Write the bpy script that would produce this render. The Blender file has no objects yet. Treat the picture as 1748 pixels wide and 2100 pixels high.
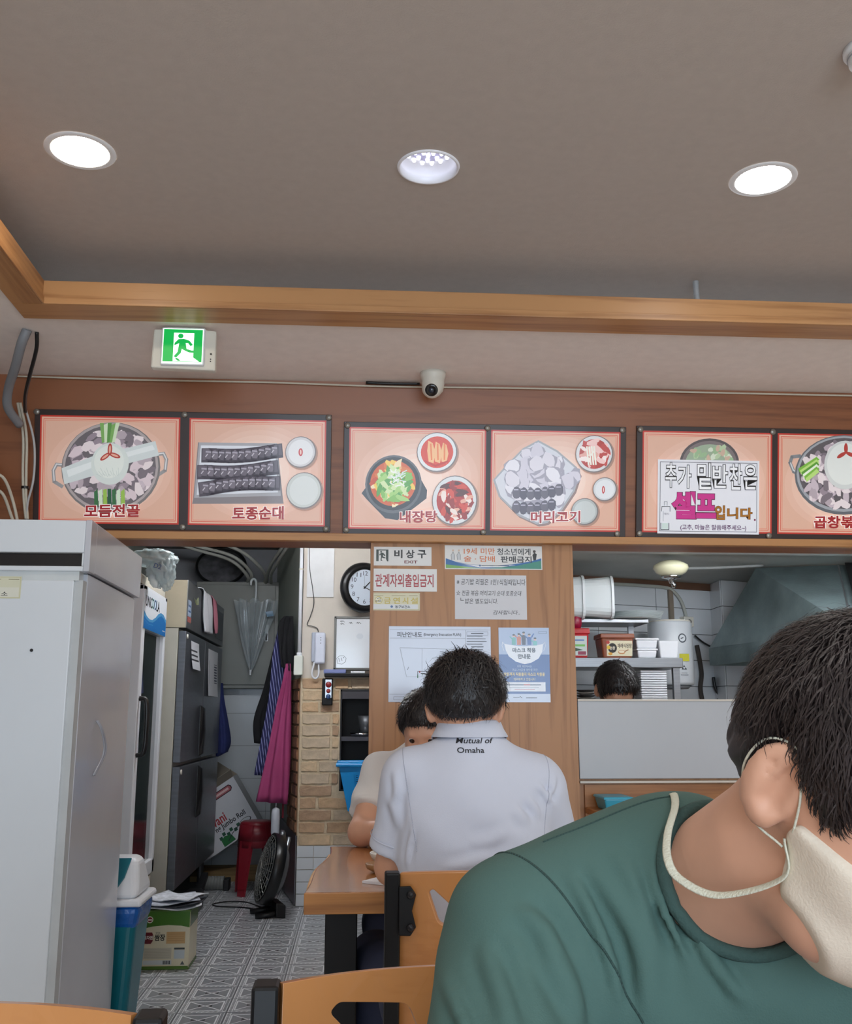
import bpy, bmesh, math, random
import numpy as np
from mathutils import Vector, Matrix

# ------------------------------------------------------------------ camera, world, exposure
scn = bpy.context.scene
COL = scn.collection
cam_d = bpy.data.cameras.new('camera'); cam = bpy.data.objects.new('camera', cam_d); COL.objects.link(cam)
cam_d.sensor_fit = 'HORIZONTAL'; cam_d.sensor_width = 36.0; cam_d.lens = 36.0 * 2050 / 1748
cam_d.clip_start = 0.02
cam.location = (0, 0, 1.15)
cam.rotation_euler = (math.radians(90 + 11.6), 0, math.radians(-3.9))
scn.camera = cam
scn.view_settings.view_transform = 'Standard'
scn.view_settings.look = 'None'
scn.view_settings.gamma = 1.0
scn.view_settings.use_curve_mapping = False
scn.view_settings.exposure = 0.35
LAMP = 37.0        # radiance of the LED downlights
KIT, COR = 60.0, 135.0   # unseen tubes added to light kitchen and corridor
world = bpy.data.worlds.new('world'); scn.world = world; world.use_nodes = True
_nt = world.node_tree; _bg = _nt.nodes['Background']
_bg.inputs['Color'].default_value = (0.72, 0.86, 1.0, 1); _bg.inputs['Strength'].default_value = 6.5
# light portal in the shop window behind the camera (guides sky sampling only)
_pl = bpy.data.lights.new('window_portal', 'AREA'); _pl.shape = 'RECTANGLE'; _pl.size = 3.6; _pl.size_y = 1.9
_pl.cycles.is_portal = True
_po = bpy.data.objects.new('window_portal', _pl); COL.objects.link(_po)
_po.location = (0.8, -3.45, 1.35); _po.rotation_euler = (math.radians(90), 0, 0)

random.seed(7); np.random.seed(7)
PI = math.pi
# ------------------------------------------------------------------ helpers
def s2l(c):
    c = c / 255.0
    return c / 12.92 if c <= 0.04045 else ((c + 0.055) / 1.055) ** 2.4
def C(r, g, b): return (s2l(r), s2l(g), s2l(b), 1.0)

_mats = {}
def M(name, rgb, rough=0.5, metal=0.0, var=0.06, scale=8.0, bump=0.0, bscale=60.0, coat=0.0, emit=None, estr=0.0, alpha=None, trans=0.0, spec=None, sheen=0.0, stretch=None):
    if name in _mats: return _mats[name]
    m = bpy.data.materials.new(name); m.use_nodes = True
    nt = m.node_tree; b = nt.nodes['Principled BSDF']
    col = C(*rgb)
    tc = nt.nodes.new('ShaderNodeTexCoord')
    src = tc.outputs['Object']
    if stretch:
        mp = nt.nodes.new('ShaderNodeMapping'); mp.inputs['Scale'].default_value = stretch
        nt.links.new(src, mp.inputs['Vector']); src = mp.outputs['Vector']
    if var > 0:
        n = nt.nodes.new('ShaderNodeTexNoise'); n.inputs['Scale'].default_value = scale; n.inputs['Detail'].default_value = 4
        nt.links.new(src, n.inputs['Vector'])
        r = nt.nodes.new('ShaderNodeValToRGB')
        r.color_ramp.elements[0].position = 0.3; r.color_ramp.elements[1].position = 0.7
        r.color_ramp.elements[0].color = tuple(c * (1 - var) for c in col[:3]) + (1,)
        r.color_ramp.elements[1].color = tuple(min(1, c * (1 + var)) for c in col[:3]) + (1,)
        nt.links.new(n.outputs['Fac'], r.inputs['Fac']); nt.links.new(r.outputs['Color'], b.inputs['Base Color'])
    else:
        b.inputs['Base Color'].default_value = col
    b.inputs['Roughness'].default_value = rough; b.inputs['Metallic'].default_value = metal
    b.inputs['Coat Weight'].default_value = coat; b.inputs['Coat Roughness'].default_value = 0.08
    if spec is not None: b.inputs['Specular IOR Level'].default_value = spec
    if sheen: b.inputs['Sheen Weight'].default_value = sheen
    if trans: b.inputs['Transmission Weight'].default_value = trans
    if alpha is not None: b.inputs['Alpha'].default_value = alpha
    if emit is not None:
        b.inputs['Emission Color'].default_value = C(*emit); b.inputs['Emission Strength'].default_value = estr
    if bump > 0:
        n2 = nt.nodes.new('ShaderNodeTexNoise'); n2.inputs['Scale'].default_value = bscale; n2.inputs['Detail'].default_value = 3
        nt.links.new(src, n2.inputs['Vector'])
        bp = nt.nodes.new('ShaderNodeBump'); bp.inputs['Strength'].default_value = bump; bp.inputs['Distance'].default_value = 0.004
        nt.links.new(n2.outputs['Fac'], bp.inputs['Height']); nt.links.new(bp.outputs['Normal'], b.inputs['Normal'])
    _mats[name] = m
    return m

def wood(name, light, dark, axis='z', rough=0.45, ring=9.0, coat=0.0):
    if name in _mats: return _mats[name]
    m = bpy.data.materials.new(name); m.use_nodes = True
    nt = m.node_tree; b = nt.nodes['Principled BSDF']
    tc = nt.nodes.new('ShaderNodeTexCoord'); mp = nt.nodes.new('ShaderNodeMapping')
    s = {'x': (0.35, 6, 6), 'y': (6, 0.35, 6), 'z': (6, 6, 0.35)}[axis]
    mp.inputs['Scale'].default_value = s
    nt.links.new(tc.outputs['Object'], mp.inputs['Vector'])
    big = nt.nodes.new('ShaderNodeTexNoise'); big.inputs['Scale'].default_value = 0.9; big.inputs['Detail'].default_value = 2; big.inputs['Distortion'].default_value = 0.6
    nt.links.new(mp.outputs['Vector'], big.inputs['Vector'])
    mul = nt.nodes.new('ShaderNodeMath'); mul.operation = 'MULTIPLY'; mul.inputs[1].default_value = ring * 2
    nt.links.new(big.outputs['Fac'], mul.inputs[0])
    frac = nt.nodes.new('ShaderNodeMath'); frac.operation = 'PINGPONG'; frac.inputs[1].default_value = 1.0
    nt.links.new(mul.outputs[0], frac.inputs[0])
    fine = nt.nodes.new('ShaderNodeTexNoise'); fine.inputs['Scale'].default_value = 14; fine.inputs['Detail'].default_value = 5
    nt.links.new(mp.outputs['Vector'], fine.inputs['Vector'])
    mx = nt.nodes.new('ShaderNodeMath'); mx.operation = 'MULTIPLY_ADD'; mx.inputs[1].default_value = 0.45
    nt.links.new(frac.outputs[0], mx.inputs[0])
    f2 = nt.nodes.new('ShaderNodeMath'); f2.operation = 'MULTIPLY'; f2.inputs[1].default_value = 0.75
    nt.links.new(fine.outputs['Fac'], f2.inputs[0]); nt.links.new(f2.outputs[0], mx.inputs[2])
    r = nt.nodes.new('ShaderNodeValToRGB')
    r.color_ramp.elements[0].position = 0.22; r.color_ramp.elements[1].position = 0.62
    r.color_ramp.elements[0].color = C(*dark); r.color_ramp.elements[1].color = C(*light)
    nt.links.new(mx.outputs[0], r.inputs['Fac']); nt.links.new(r.outputs['Color'], b.inputs['Base Color'])
    b.inputs['Roughness'].default_value = rough; b.inputs['Coat Weight'].default_value = coat; b.inputs['Coat Roughness'].default_value = 0.1
    _mats[name] = m
    return m

def print_mat(name, rough=0.5, coat=0.0, glow=0.0):
    if name in _mats: return _mats[name]
    m = bpy.data.materials.new(name); m.use_nodes = True
    nt = m.node_tree; b = nt.nodes['Principled BSDF']
    a = nt.nodes.new('ShaderNodeVertexColor'); a.layer_name = 'Col'
    nt.links.new(a.outputs['Color'], b.inputs['Base Color'])
    b.inputs['Roughness'].default_value = rough; b.inputs['Coat Weight'].default_value = coat; b.inputs['Coat Roughness'].default_value = 0.06
    if glow:
        nt.links.new(a.outputs['Color'], b.inputs['Emission Color']); b.inputs['Emission Strength'].default_value = glow
    _mats[name] = m
    return m

_root = {}
def tag(o, label=None, cat=None, group=None, kind=None):
    if label: o['label'] = label
    if cat: o['category'] = cat
    if group: o['group'] = group
    if kind: o['kind'] = kind
    return o
def thing(name, label, cat, loc, group=None, rz=0.0):
    o = bpy.data.objects.new(name, None); COL.objects.link(o)
    o.empty_display_size = 0.05
    o.location = loc; o.rotation_euler = (0, 0, rz)
    _root[o.name] = Vector(loc)
    return tag(o, label, cat, group)

class MB:
    def __init__(s): s.v = []; s.f = []; s.mi = []; s.col = []
    def add(s, vs, fs, mi=0, col=None):
        n = len(s.v); s.v += [tuple(p) for p in vs]
        for f in fs: s.f.append(tuple(i + n for i in f)); s.mi.append(mi); s.col.append(col)
        return s
    def poly(s, pts, mi=0, col=None): return s.add(pts, [tuple(range(len(pts)))], mi, col)
    def box(s, x0, x1, y0, y1, z0, z1, mi=0):
        v = [(x, y, z) for x in (x0, x1) for y in (y0, y1) for z in (z0, z1)]
        return s.add(v, [(0, 1, 3, 2), (4, 6, 7, 5), (0, 4, 5, 1), (2, 3, 7, 6), (0, 2, 6, 4), (1, 5, 7, 3)], mi)
    def obox(s, c, ax, ay, az, mi=0):        # oriented box: centre and three half-axis vectors
        c = Vector(c); ax = Vector(ax); ay = Vector(ay); az = Vector(az)
        v = [c + ax * i + ay * j + az * k for i in (-1, 1) for j in (-1, 1) for k in (-1, 1)]
        return s.add(v, [(0, 1, 3, 2), (4, 6, 7, 5), (0, 4, 5, 1), (2, 3, 7, 6), (0, 2, 6, 4), (1, 5, 7, 3)], mi)
    def prism(s, pts, d, mi=0):              # planar outline extruded by vector d
        d = Vector(d); n = len(pts); a = [Vector(p) for p in pts]; b = [p + d for p in a]
        fs = [tuple(range(n - 1, -1, -1)), tuple(range(n, 2 * n))]
        fs += [(i, (i + 1) % n, n + (i + 1) % n, n + i) for i in range(n)]
        return s.add(a + b, fs, mi)
    def cyl(s, p0, p1, r0, r1=None, n=20, mi=0, caps=True):
        r1 = r0 if r1 is None else r1
        p0 = Vector(p0); p1 = Vector(p1); d = (p1 - p0).normalized()
        a = d.orthogonal().normalized(); b = d.cross(a)
        v = []
        for p, r in ((p0, r0), (p1, r1)):
            v += [p + a * math.cos(2 * PI * i / n) * r + b * math.sin(2 * PI * i / n) * r for i in range(n)]
        fs = [(i, (i + 1) % n, n + (i + 1) % n, n + i) for i in range(n)]
        if caps: fs += [tuple(range(n - 1, -1, -1)), tuple(range(n, 2 * n))]
        return s.add(v, fs, mi)
    def tube(s, pts, r, n=8, mi=0, flat=1.0, up=None, closed=False):
        pts = [Vector(p) for p in pts]; m = len(pts); v = []; nrm = None
        for i, p in enumerate(pts):
            if closed: t = (pts[(i + 1) % m] - pts[i - 1]).normalized()
            else: t = (pts[min(i + 1, m - 1)] - pts[max(i - 1, 0)]).normalized()
            if nrm is None: nrm = (Vector(up) - t * t.dot(Vector(up))).normalized() if up else t.orthogonal().normalized()
            else:
                nrm = (nrm - t * nrm.dot(t)); nrm = nrm.normalized() if nrm.length > 1e-6 else t.orthogonal().normalized()
            bn = t.cross(nrm); rr = r(i / max(1, m - 1)) if callable(r) else r
            v += [p + nrm * math.cos(2 * PI * k / n) * rr + bn * math.sin(2 * PI * k / n) * rr * flat for k in range(n)]
        fs = []
        for i in range(m if closed else m - 1):
            j = (i + 1) % m
            fs += [(i * n + k, i * n + (k + 1) % n, j * n + (k + 1) % n, j * n + k) for k in range(n)]
        if not closed: fs += [tuple(range(n - 1, -1, -1)), tuple(range((m - 1) * n, m * n))]
        return s.add(v, fs, mi)
    def lathe(s, prof, c=(0, 0, 0), axis=(0, 0, 1), n=32, mi=0, sx=1.0, caps=True):
        c = Vector(c); ax = Vector(axis).normalized()
        a = ax.orthogonal().normalized()
        if abs(ax.z) > 0.99: a = Vector((1, 0, 0))
        elif abs(ax.z) < 0.01: a = Vector((0, 0, 1)).cross(ax).normalized()
        b = ax.cross(a); v = []
        for r, h in prof: v += [c + ax * h + a * r * math.cos(2 * PI * i / n) * sx + b * r * math.sin(2 * PI * i / n) for i in range(n)]
        m = len(prof); fs = []
        for j in range(m - 1): fs += [(j * n + i, j * n + (i + 1) % n, (j + 1) * n + (i + 1) % n, (j + 1) * n + i) for i in range(n)]
        if caps and prof[0][0] > 1e-6: fs.append(tuple(range(n - 1, -1, -1)))
        if caps and prof[-1][0] > 1e-6: fs.append(tuple(range((m - 1) * n, m * n)))
        return s.add(v, fs, mi)
    def sheet(s, rows, mi=0):                # grid of points -> quads
        h = len(rows); w = len(rows[0]); v = [p for r in rows for p in r]
        return s.add(v, [(j * w + i, j * w + i + 1, (j + 1) * w + i + 1, (j + 1) * w + i) for j in range(h - 1) for i in range(w - 1)], mi)
    def mesh(s, name, off=(0, 0, 0)):
        me = bpy.data.meshes.new(name); o = Vector(off)
        me.from_pydata([tuple(Vector(p) - o) for p in s.v], [], s.f)
        me.polygons.foreach_set('material_index', s.mi)
        if any(c is not None for c in s.col):
            at = me.color_attributes.new('Col', 'FLOAT_COLOR', 'CORNER')
            for p in me.polygons:
                c = s.col[p.index] or (1, 1, 1, 1)
                for li in p.loop_indices: at.data[li].color = c
        me.update(); return me
    def build(s, name, mats, parent=None, bevel=0.0, smooth=False, local=False, seg=2, solid=0.0, subd=0, recalc=True, **tg):
        off = Vector((0, 0, 0))
        if parent is not None and not local:
            p = parent
            while p is not None: off = off + Vector(p.location); p = p.parent
        me = s.mesh(name, off)
        return link(me, name, mats, parent, bevel, smooth, seg, solid, subd, recalc, **tg)

def link(me, name, mats, parent=None, bevel=0.0, smooth=False, seg=2, solid=0.0, subd=0, recalc=True, **tg):
    if recalc:
        bm = bmesh.new(); bm.from_mesh(me); bmesh.ops.recalc_face_normals(bm, faces=bm.faces); bm.to_mesh(me); bm.free()
    for m in (mats if isinstance(mats, (list, tuple)) else [mats]): me.materials.append(m)
    o = bpy.data.objects.new(name, me); COL.objects.link(o)
    if parent is not None: o.parent = parent
    if smooth: me.polygons.foreach_set('use_smooth', [True] * len(me.polygons))
    if solid:
        q = o.modifiers.new('solid', 'SOLIDIFY'); q.thickness = solid; q.offset = 0
    if bevel:
        q = o.modifiers.new('bevel', 'BEVEL'); q.width = bevel; q.segments = seg; q.limit_method = 'ANGLE'; q.angle_limit = math.radians(40)
    if subd:
        q = o.modifiers.new('sub', 'SUBSURF'); q.levels = subd; q.render_levels = subd
    tag(o, **tg) if tg else None
    return o

def one(mb, name, mats, label, cat, group=None, origin=None, **kw):   # a thing that is a single mesh, origin at its base
    vs = mb.v
    if origin is None:
        origin = (sum(p[0] for p in vs) / len(vs), sum(p[1] for p in vs) / len(vs), min(p[2] for p in vs))
    me = mb.mesh(name, origin)
    o = link(me, name, mats, None, **kw); o.location = origin
    return tag(o, label, cat, group)

def struct(mb, name, mats, **kw):
    o = link(mb.mesh(name), name, mats, None, **kw); o['kind'] = 'structure'; return o

def smooth_by_angle(o, deg=40):
    me = o.data; me.polygons.foreach_set('use_smooth', [True] * len(me.polygons))
    me.set_sharp_from_angle(angle=math.radians(deg))
    return o

def spline(pts, n=10):                        # Catmull-Rom through points
    P = [Vector(p) for p in pts]; P = [P[0] * 2 - P[1]] + P + [P[-1] * 2 - P[-2]]; out = []
    for i in range(1, len(P) - 2):
        for k in range(n):
            t = k / n; a, b, c, d = P[i - 1:i + 3]
            out.append(0.5 * ((2 * b) + (c - a) * t + (2 * a - 5 * b + 4 * c - d) * t * t + (3 * b - a - 3 * c + d) * t ** 3))
    return out + [P[-2]]

# ---- lettering -> flat polygons (all strings of one weight are set in one go, a line each)
_tx = {}
LETTERS = {0.05: ['모듬전골', '토종순대', '내장탕', '머리고기', '곱창볶음', '추', '가', '밑', '반', '찬', '은', '입', '니', '다', '셀', '프'], 0.03: ['모듬전골', '토종순대', '내장탕', '머리고기', '곱창볶음', '입', '니', '다', '비', '상', '구', '오차원', '쌈장', '순창', '마스크 착용', '안내문'], 0.02: ['모듬전골', '토종순대', '내장탕', '머리고기', '곱창볶음', '관계자외출입금지', 'EXIT', '금', '연', '시', '설', '동구보건소', '판매금지', '방문객과 직원들의 마스크 착용을', 'UNIC', 'O', 'LA', 'vani', 'ng Jumbo Roll', '재래식된장'], 0.075: ['추', '가', '밑', '반', '찬', '은', '셀', '프', '모듬전골', '토종순대', '내장탕', '머리고기', '곱창볶음'], 0.09: ['셀', '프'], 0.012: ['(고추, 마늘은 말씀해주세요~)', '19세 미만', '술 · 담배', '피난안내도', '의무화하고 있습니다', 'Omaha', '청소년에게', '동구보건소', '(Emergency Evacuation PLAN)', 'D2', 'Mutual of', '추', '가', '밑', '반', '찬', '은'], 0: ['자율코너', '저희 매장에서는', '코로나19감염 예방을 위한', '1', '2', '3', '4', '5', '6', '7', '8', '9', '10', '11', '12', '양념', '※ 공기밥 리필은 1인1식일때입니다', '☆ 전골 볶음 머리고기 순대 토종순대', '밥은 별도입니다.', '감사합니다..']}
def _set(bold, bodies):
    c = bpy.data.curves.new('t', 'FONT'); c.body = '\n'.join(bodies); c.size = 1.0; c.offset = bold; c.resolution_u = 3; c.space_line = 3.0
    o = bpy.data.objects.new('t', c); m = o.to_mesh(); ys = [v.co.y for v in m.vertices]
    for i, t in enumerate(bodies): _tx[(t, bold)] = ([], [])
    pitch = 3.0; mp = {}
    for p in m.polygons:
        i = min(len(bodies) - 1, max(0, int(round(-(sum(ys[k] for k in p.vertices) / len(p.vertices) - .3) / pitch)))); vs, fs = _tx[(bodies[i], bold)]; f = []
        for k in p.vertices:
            if (i, k) not in mp: mp[(i, k)] = len(vs); v = m.vertices[k].co; vs.append((v.x, v.y + pitch * i))
            f.append(mp[(i, k)])
        fs.append(tuple(f))
    o.to_mesh_clear(); bpy.data.objects.remove(o); bpy.data.curves.remove(c)
def glyphs(body, bold=0.0, shear=0.0):
    bold = 0 if bold == 0 else min((.012, .02, .03, .05, .075, .09), key=lambda q: abs(q - bold))
    if (body, bold) not in _tx: _set(bold, LETTERS[bold] if body in LETTERS.get(bold, ()) else [body])
    vs, fs = _tx[(body, bold)]
    return ([(x + shear * y, y) for x, y in vs] if shear else vs), fs

class Print:
    """flat print on a plane: design rectangle (u0,v0)-(u1,v1), v downwards, mapped on O + R*w + U*h"""
    def __init__(s, O, R, U, w, h, du=None, step=0.00006, base=0.0004, shear=0.0):
        s.O = Vector(O); s.R = Vector(R).normalized(); s.U = Vector(U).normalized(); s.N = s.R.cross(s.U)
        s.w = w; s.h = h; s.d = du or (0, 0, w, h); s.k = 0; s.step = step; s.base = base; s.sh = shear; s.mb = MB()
    def p(s, u, v):
        v -= s.sh * (u - s.d[0])
        a = (u - s.d[0]) / (s.d[2] - s.d[0]) * s.w; b = (s.d[3] - v) / (s.d[3] - s.d[1]) * s.h
        return s.O + s.R * a + s.U * b + s.N * (s.base + s.k * s.step)
    def poly(s, pts, col): s.mb.poly([s.p(*q) for q in pts], col=C(*col)); s.k += 1; return s
    def rect(s, a, b, c, d, col): return s.poly([(a, d), (c, d), (c, b), (a, b)], col)
    def ell(s, cu, cv, ru, rv, col, n=32, rot=0.0, a0=0, a1=2 * PI):
        cr, sr = math.cos(rot), math.sin(rot); q = []
        for i in range(n):
            t = a0 + (a1 - a0) * i / (n if a1 - a0 > 6.28 else n - 1); x = ru * math.cos(t); y = rv * math.sin(t)
            q.append((cu + x * cr - y * sr, cv + x * sr + y * cr))
        return s.poly(q, col)
    def line(s, pts, w, col, closed=False):
        P = list(pts) + ([pts[0]] if closed else [])
        for (a, b), (c, d) in zip(P[:-1], P[1:]):
            L = math.hypot(c - a, d - b) or 1; x, y = (c - a) / L, (d - b) / L; h = w / 2
            s.mb.poly([s.p(a - x * h * .6 - y * h, b - y * h * .6 + x * h), s.p(c + x * h * .6 - y * h, d + y * h * .6 + x * h), s.p(c + x * h * .6 + y * h, d + y * h * .6 - x * h), s.p(a - x * h * .6 + y * h, b - y * h * .6 - x * h)], col=C(*col))
        s.k += 1; return s
    def frame(s, a, b, c, d, w, col): return s.line([(a, b), (c, b), (c, d), (a, d)], w, col, True)
    def text(s, body, a, b, c, d, col, bold=0.0, shear=0.0, rot=0.0):
        vs, fs = glyphs(body, bold, shear)
        x0 = min(v[0] for v in vs); x1 = max(v[0] for v in vs); y0 = min(v[1] for v in vs); y1 = max(v[1] for v in vs)
        mu, mv = (a + c) / 2, (b + d) / 2; q = []
        for x, y in vs:
            u = a + (x - x0) / (x1 - x0) * (c - a); v = d - (y - y0) / (y1 - y0) * (d - b)
            if rot:
                du, dv = u - mu, v - mv; u = mu + du * math.cos(rot) - dv * math.sin(rot); v = mv + du * math.sin(rot) + dv * math.cos(rot)
            q.append(s.p(u, v))
        s.mb.add(q, fs, 0, C(*col)); s.k += 1; return s
    def build(s, name, parent, mat):
        return s.mb.build(name, mat, parent, recalc=False)
    def blob(s, cu, cv, r, col, n=9, jag=0.35, sx=1.0, rot=None):
        rot = random.uniform(0, PI) if rot is None else rot; q = []
        for i in range(n):
            t = 2 * PI * i / n; rr = r * (1 + random.uniform(-jag, jag)); x = rr * math.cos(t) * sx; y = rr * math.sin(t)
            q.append((cu + x * math.cos(rot) - y * math.sin(rot), cv + x * math.sin(rot) + y * math.cos(rot)))
        return s.poly(q, col)

def copy_tree(o, parent=None):
    c = o.copy(); COL.objects.link(c); c.parent = parent
    for ch in [k for k in o.children]: copy_tree(ch, c)
    return c
# ------------------------------------------------------------------ materials of the setting
m_ceil = M('ceiling_paper', (188, 177, 169), 0.85, var=0.03, scale=30, bump=0.25, bscale=180)
m_soffit = M('soffit_paper', (246, 237, 231), 0.85, var=0.03, scale=20, bump=0.2, bscale=180)
m_fascia = wood('fascia_wood', (190, 140, 92), (154, 104, 62), 'x', 0.4, 5)
m_fascia_y = wood('fascia_wood_y', (190, 140, 92), (154, 104, 62), 'y', 0.4, 5)
m_header = wood('header_wood', (150, 92, 56), (120, 70, 40), 'x', 0.42, 4)
m_pillar = wood('pillar_wood', (184, 132, 86), (156, 106, 64), 'z', 0.42, 9)
m_beige = M('beige_paint', (205, 196, 184), 0.7, var=0.06, scale=5, bump=0.1)
m_leftwall = M('grey_wallpaper', (176, 166, 158), 0.8, var=0.05, scale=12)
m_greenwall = M('dull_green_paint', (150, 156, 146), 0.65, var=0.08, scale=4)
m_grout = M('floor_grout', (96, 97, 98), 0.9, var=0.1)
m_tile = M('floor_tile', (142, 145, 150), 0.28, var=0.12, scale=3.5, bump=0.05, bscale=30)
m_tile_w = M('floor_tile_white', (236, 238, 240), 0.35, var=0.08, scale=30)
m_tile_d = M('floor_tile_dark', (62, 62, 64), 0.35, var=0.15, scale=30)
m_floor_far = M('floor_plain', (230, 222, 212), 0.35, var=0.15, scale=6)
m_wtile = M('white_wall_tile', (206, 210, 214), 0.18, var=0.04, scale=4, coat=0.3)
m_wgrout = M('dark_grout', (98, 100, 100), 0.9, var=0.1)
m_lgrout = M('pale_grout', (168, 168, 166), 0.9, var=0.1)
m_mortar = M('mortar', (208, 190, 160), 0.9, var=0.12, scale=30, bump=0.4, bscale=90)
m_white = M('white_paint', (226, 226, 226), 0.5, var=0.02)
m_panel = M('white_laminate', (190, 193, 198), 0.35, var=0.02, scale=3)
m_black = M('black_plastic', (18, 18, 20), 0.35, var=0.1)
m_blackm = M('black_steel', (13, 13, 15), 0.45, var=0.1, scale=20, spec=0.3)
m_steel = M('brushed_steel', (150, 153, 158), 0.32, 0.9, var=0.08, scale=6, stretch=(1, 1, 30))
m_chrome = M('chrome', (205, 208, 212), 0.12, 1.0, var=0.02)
m_alu = M('aluminium', (176, 180, 184), 0.3, 0.9, var=0.04)
m_kceil = M('kitchen_ceiling', (170, 172, 168), 0.5, var=0.05)
m_ivory = M('ivory_plastic', (222, 218, 206), 0.4, var=0.03)
m_wplas = M('white_plastic', (232, 234, 238), 0.3, var=0.02)
m_cable = M('ivory_cable', (206, 198, 180), 0.5, var=0.05)
pm = print_mat('printed_paper', 0.55)
pmg = print_mat('printed_gloss', 0.25, 0.4)

# ------------------------------------------------------------------ room shell
b = MB(); b.box(-1.8, 3.5, -3.7, 8.5, -0.1, -0.004); floor = struct(b, 'floor', m_floor_far)
LX, LY = 0.185, 2.609          # open recessed lamp in the middle: the ceiling has a round hole there
b = MB(); b.box(-1.75, LX - .12, -3.6, 4.25, 2.70, 2.78); b.box(LX + .12, 3.4, -3.6, 4.25, 2.70, 2.78); b.box(LX - .12, LX + .12, -3.6, LY - .12, 2.70, 2.78); b.box(LX - .12, LX + .12, LY + .12, 4.25, 2.70, 2.78)
for i in range(32):
    def sq(t):
        c, s = math.cos(t), math.sin(t); k = .12 / max(abs(c), abs(s)); return (LX + c * k, LY + s * k, 2.70)
    t0, t1 = 2 * PI * i / 32, 2 * PI * (i + 1) / 32
    b.poly([(LX + .084 * math.cos(t0), LY + .084 * math.sin(t0), 2.70), (LX + .084 * math.cos(t1), LY + .084 * math.sin(t1), 2.70), sq(t1), sq(t0)])
struct(b, 'ceiling', m_ceil)
b = MB(); b.box(-1.62, 3.35, 3.307, 4.22, 2.50, 2.56); b.box(-1.62, -1.155, -3.5, 3.307, 2.50, 2.56); struct(b, 'ceiling_soffit', m_soffit)
b = MB(); b.box(-1.155, 3.35, 3.18, 3.307, 2.488, 2.573); b.box(-1.056, 3.35, 3.172, 3.18, 2.488, 2.512); struct(b, 'trim_1', m_fascia, bevel=0.002)
b = MB(); b.box(-1.155, -1.056, -3.5, 3.181, 2.488, 2.573); b.box(-1.056, -1.048, -3.5, 3.172, 2.488, 2.512); struct(b, 'trim_2', m_fascia_y, bevel=0.002)
# header leaning forward over the openings
b = MB(); b.prism([(-1.475, 4.05, 1.86), (-1.475, 3.93, 2.50), (-1.475, 4.25, 2.50), (-1.475, 4.25, 1.86)], (4.8, 0, 0)); struct(b, 'wall_header', m_header)
b = MB(); b.box(-1.475, 3.32, 4.022, 4.06, 1.853, 1.884); struct(b, 'trim_3', wood('ledge_wood', (196, 142, 90), (150, 98, 54), 'x', 0.4, 5), bevel=0.002)
b = MB(); b.box(0.05, 0.89, 4.068, 4.2, 0, 1.858); pillar = struct(b, 'wall_pillar', m_pillar)
b = MB(); b.box(0.05, 0.062, 4.062, 4.07, 0, 1.855); struct(b, 'trim_4', m_pillar)
b = MB(); b.box(-1.62, -1.475, -3.6, 4.3, 0, 2.70); struct(b, 'wall_left', m_leftwall)
b = MB(); b.box(-1.477, -1.462, 3.2, 3.95, 2.44, 2.50); struct(b, 'trim_5', m_header)
b = MB(); b.box(3.32, 3.45, -3.6, 7.4, 0, 2.75); struct(b, 'wall_right', m_beige)
b = MB()
b.box(-1.62, -1.1, -3.65, -3.5, 0, 2.7); b.box(2.7, 3.35, -3.65, -3.5, 0, 2.7); b.box(-1.1, 2.7, -3.65, -3.5, 0, 0.35); b.box(-1.1, 2.7, -3.65, -3.5, 2.35, 2.7)
struct(b, 'wall_front', m_beige)
b = MB()
for x in (-1.1, 0.15, 1.4, 2.65): b.box(x, x + 0.05, -3.6, -3.54, 0.35, 2.35)
for z in (0.35, 2.30): b.box(-1.1, 2.7, -3.6, -3.54, z, z + 0.05)
win = struct(b, 'window_1', m_alu)
# corridor beyond the left opening
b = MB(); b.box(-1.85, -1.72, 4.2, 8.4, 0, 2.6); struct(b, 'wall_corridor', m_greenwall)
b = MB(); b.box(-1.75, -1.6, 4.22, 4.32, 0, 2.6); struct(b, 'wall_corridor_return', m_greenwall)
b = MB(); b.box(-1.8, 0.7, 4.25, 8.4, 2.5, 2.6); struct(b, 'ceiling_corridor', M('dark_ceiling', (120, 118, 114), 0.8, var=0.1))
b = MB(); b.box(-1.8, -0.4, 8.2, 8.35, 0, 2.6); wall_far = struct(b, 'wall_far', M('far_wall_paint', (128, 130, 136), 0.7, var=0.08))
# large pale tiles on the far wall
tm = MB(); tm.box(-0.1985, 0.1985, -0.006, 0.004, -0.1235, 0.1235); tmesh = tm.mesh('wall_tile'); tmesh.materials.append(m_wtile)
for xi in range(3):
    for zi in range(-1, 5):
        zc = 0.18 + 0.25 * zi + 0.125
        if zc < 0.1: zc = 0.1
        o = bpy.data.objects.new('wall_tile', tmesh); COL.objects.link(o); o.parent = wall_far
        o.location = (-1.30 + 0.4 * xi, 8.198, zc)
        if zc == 0.1: o.scale = (1, 1, 0.64)
        if xi == 2: o.scale = (0.5, o.scale[1], o.scale[2]); o.location.x = -0.6
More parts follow.
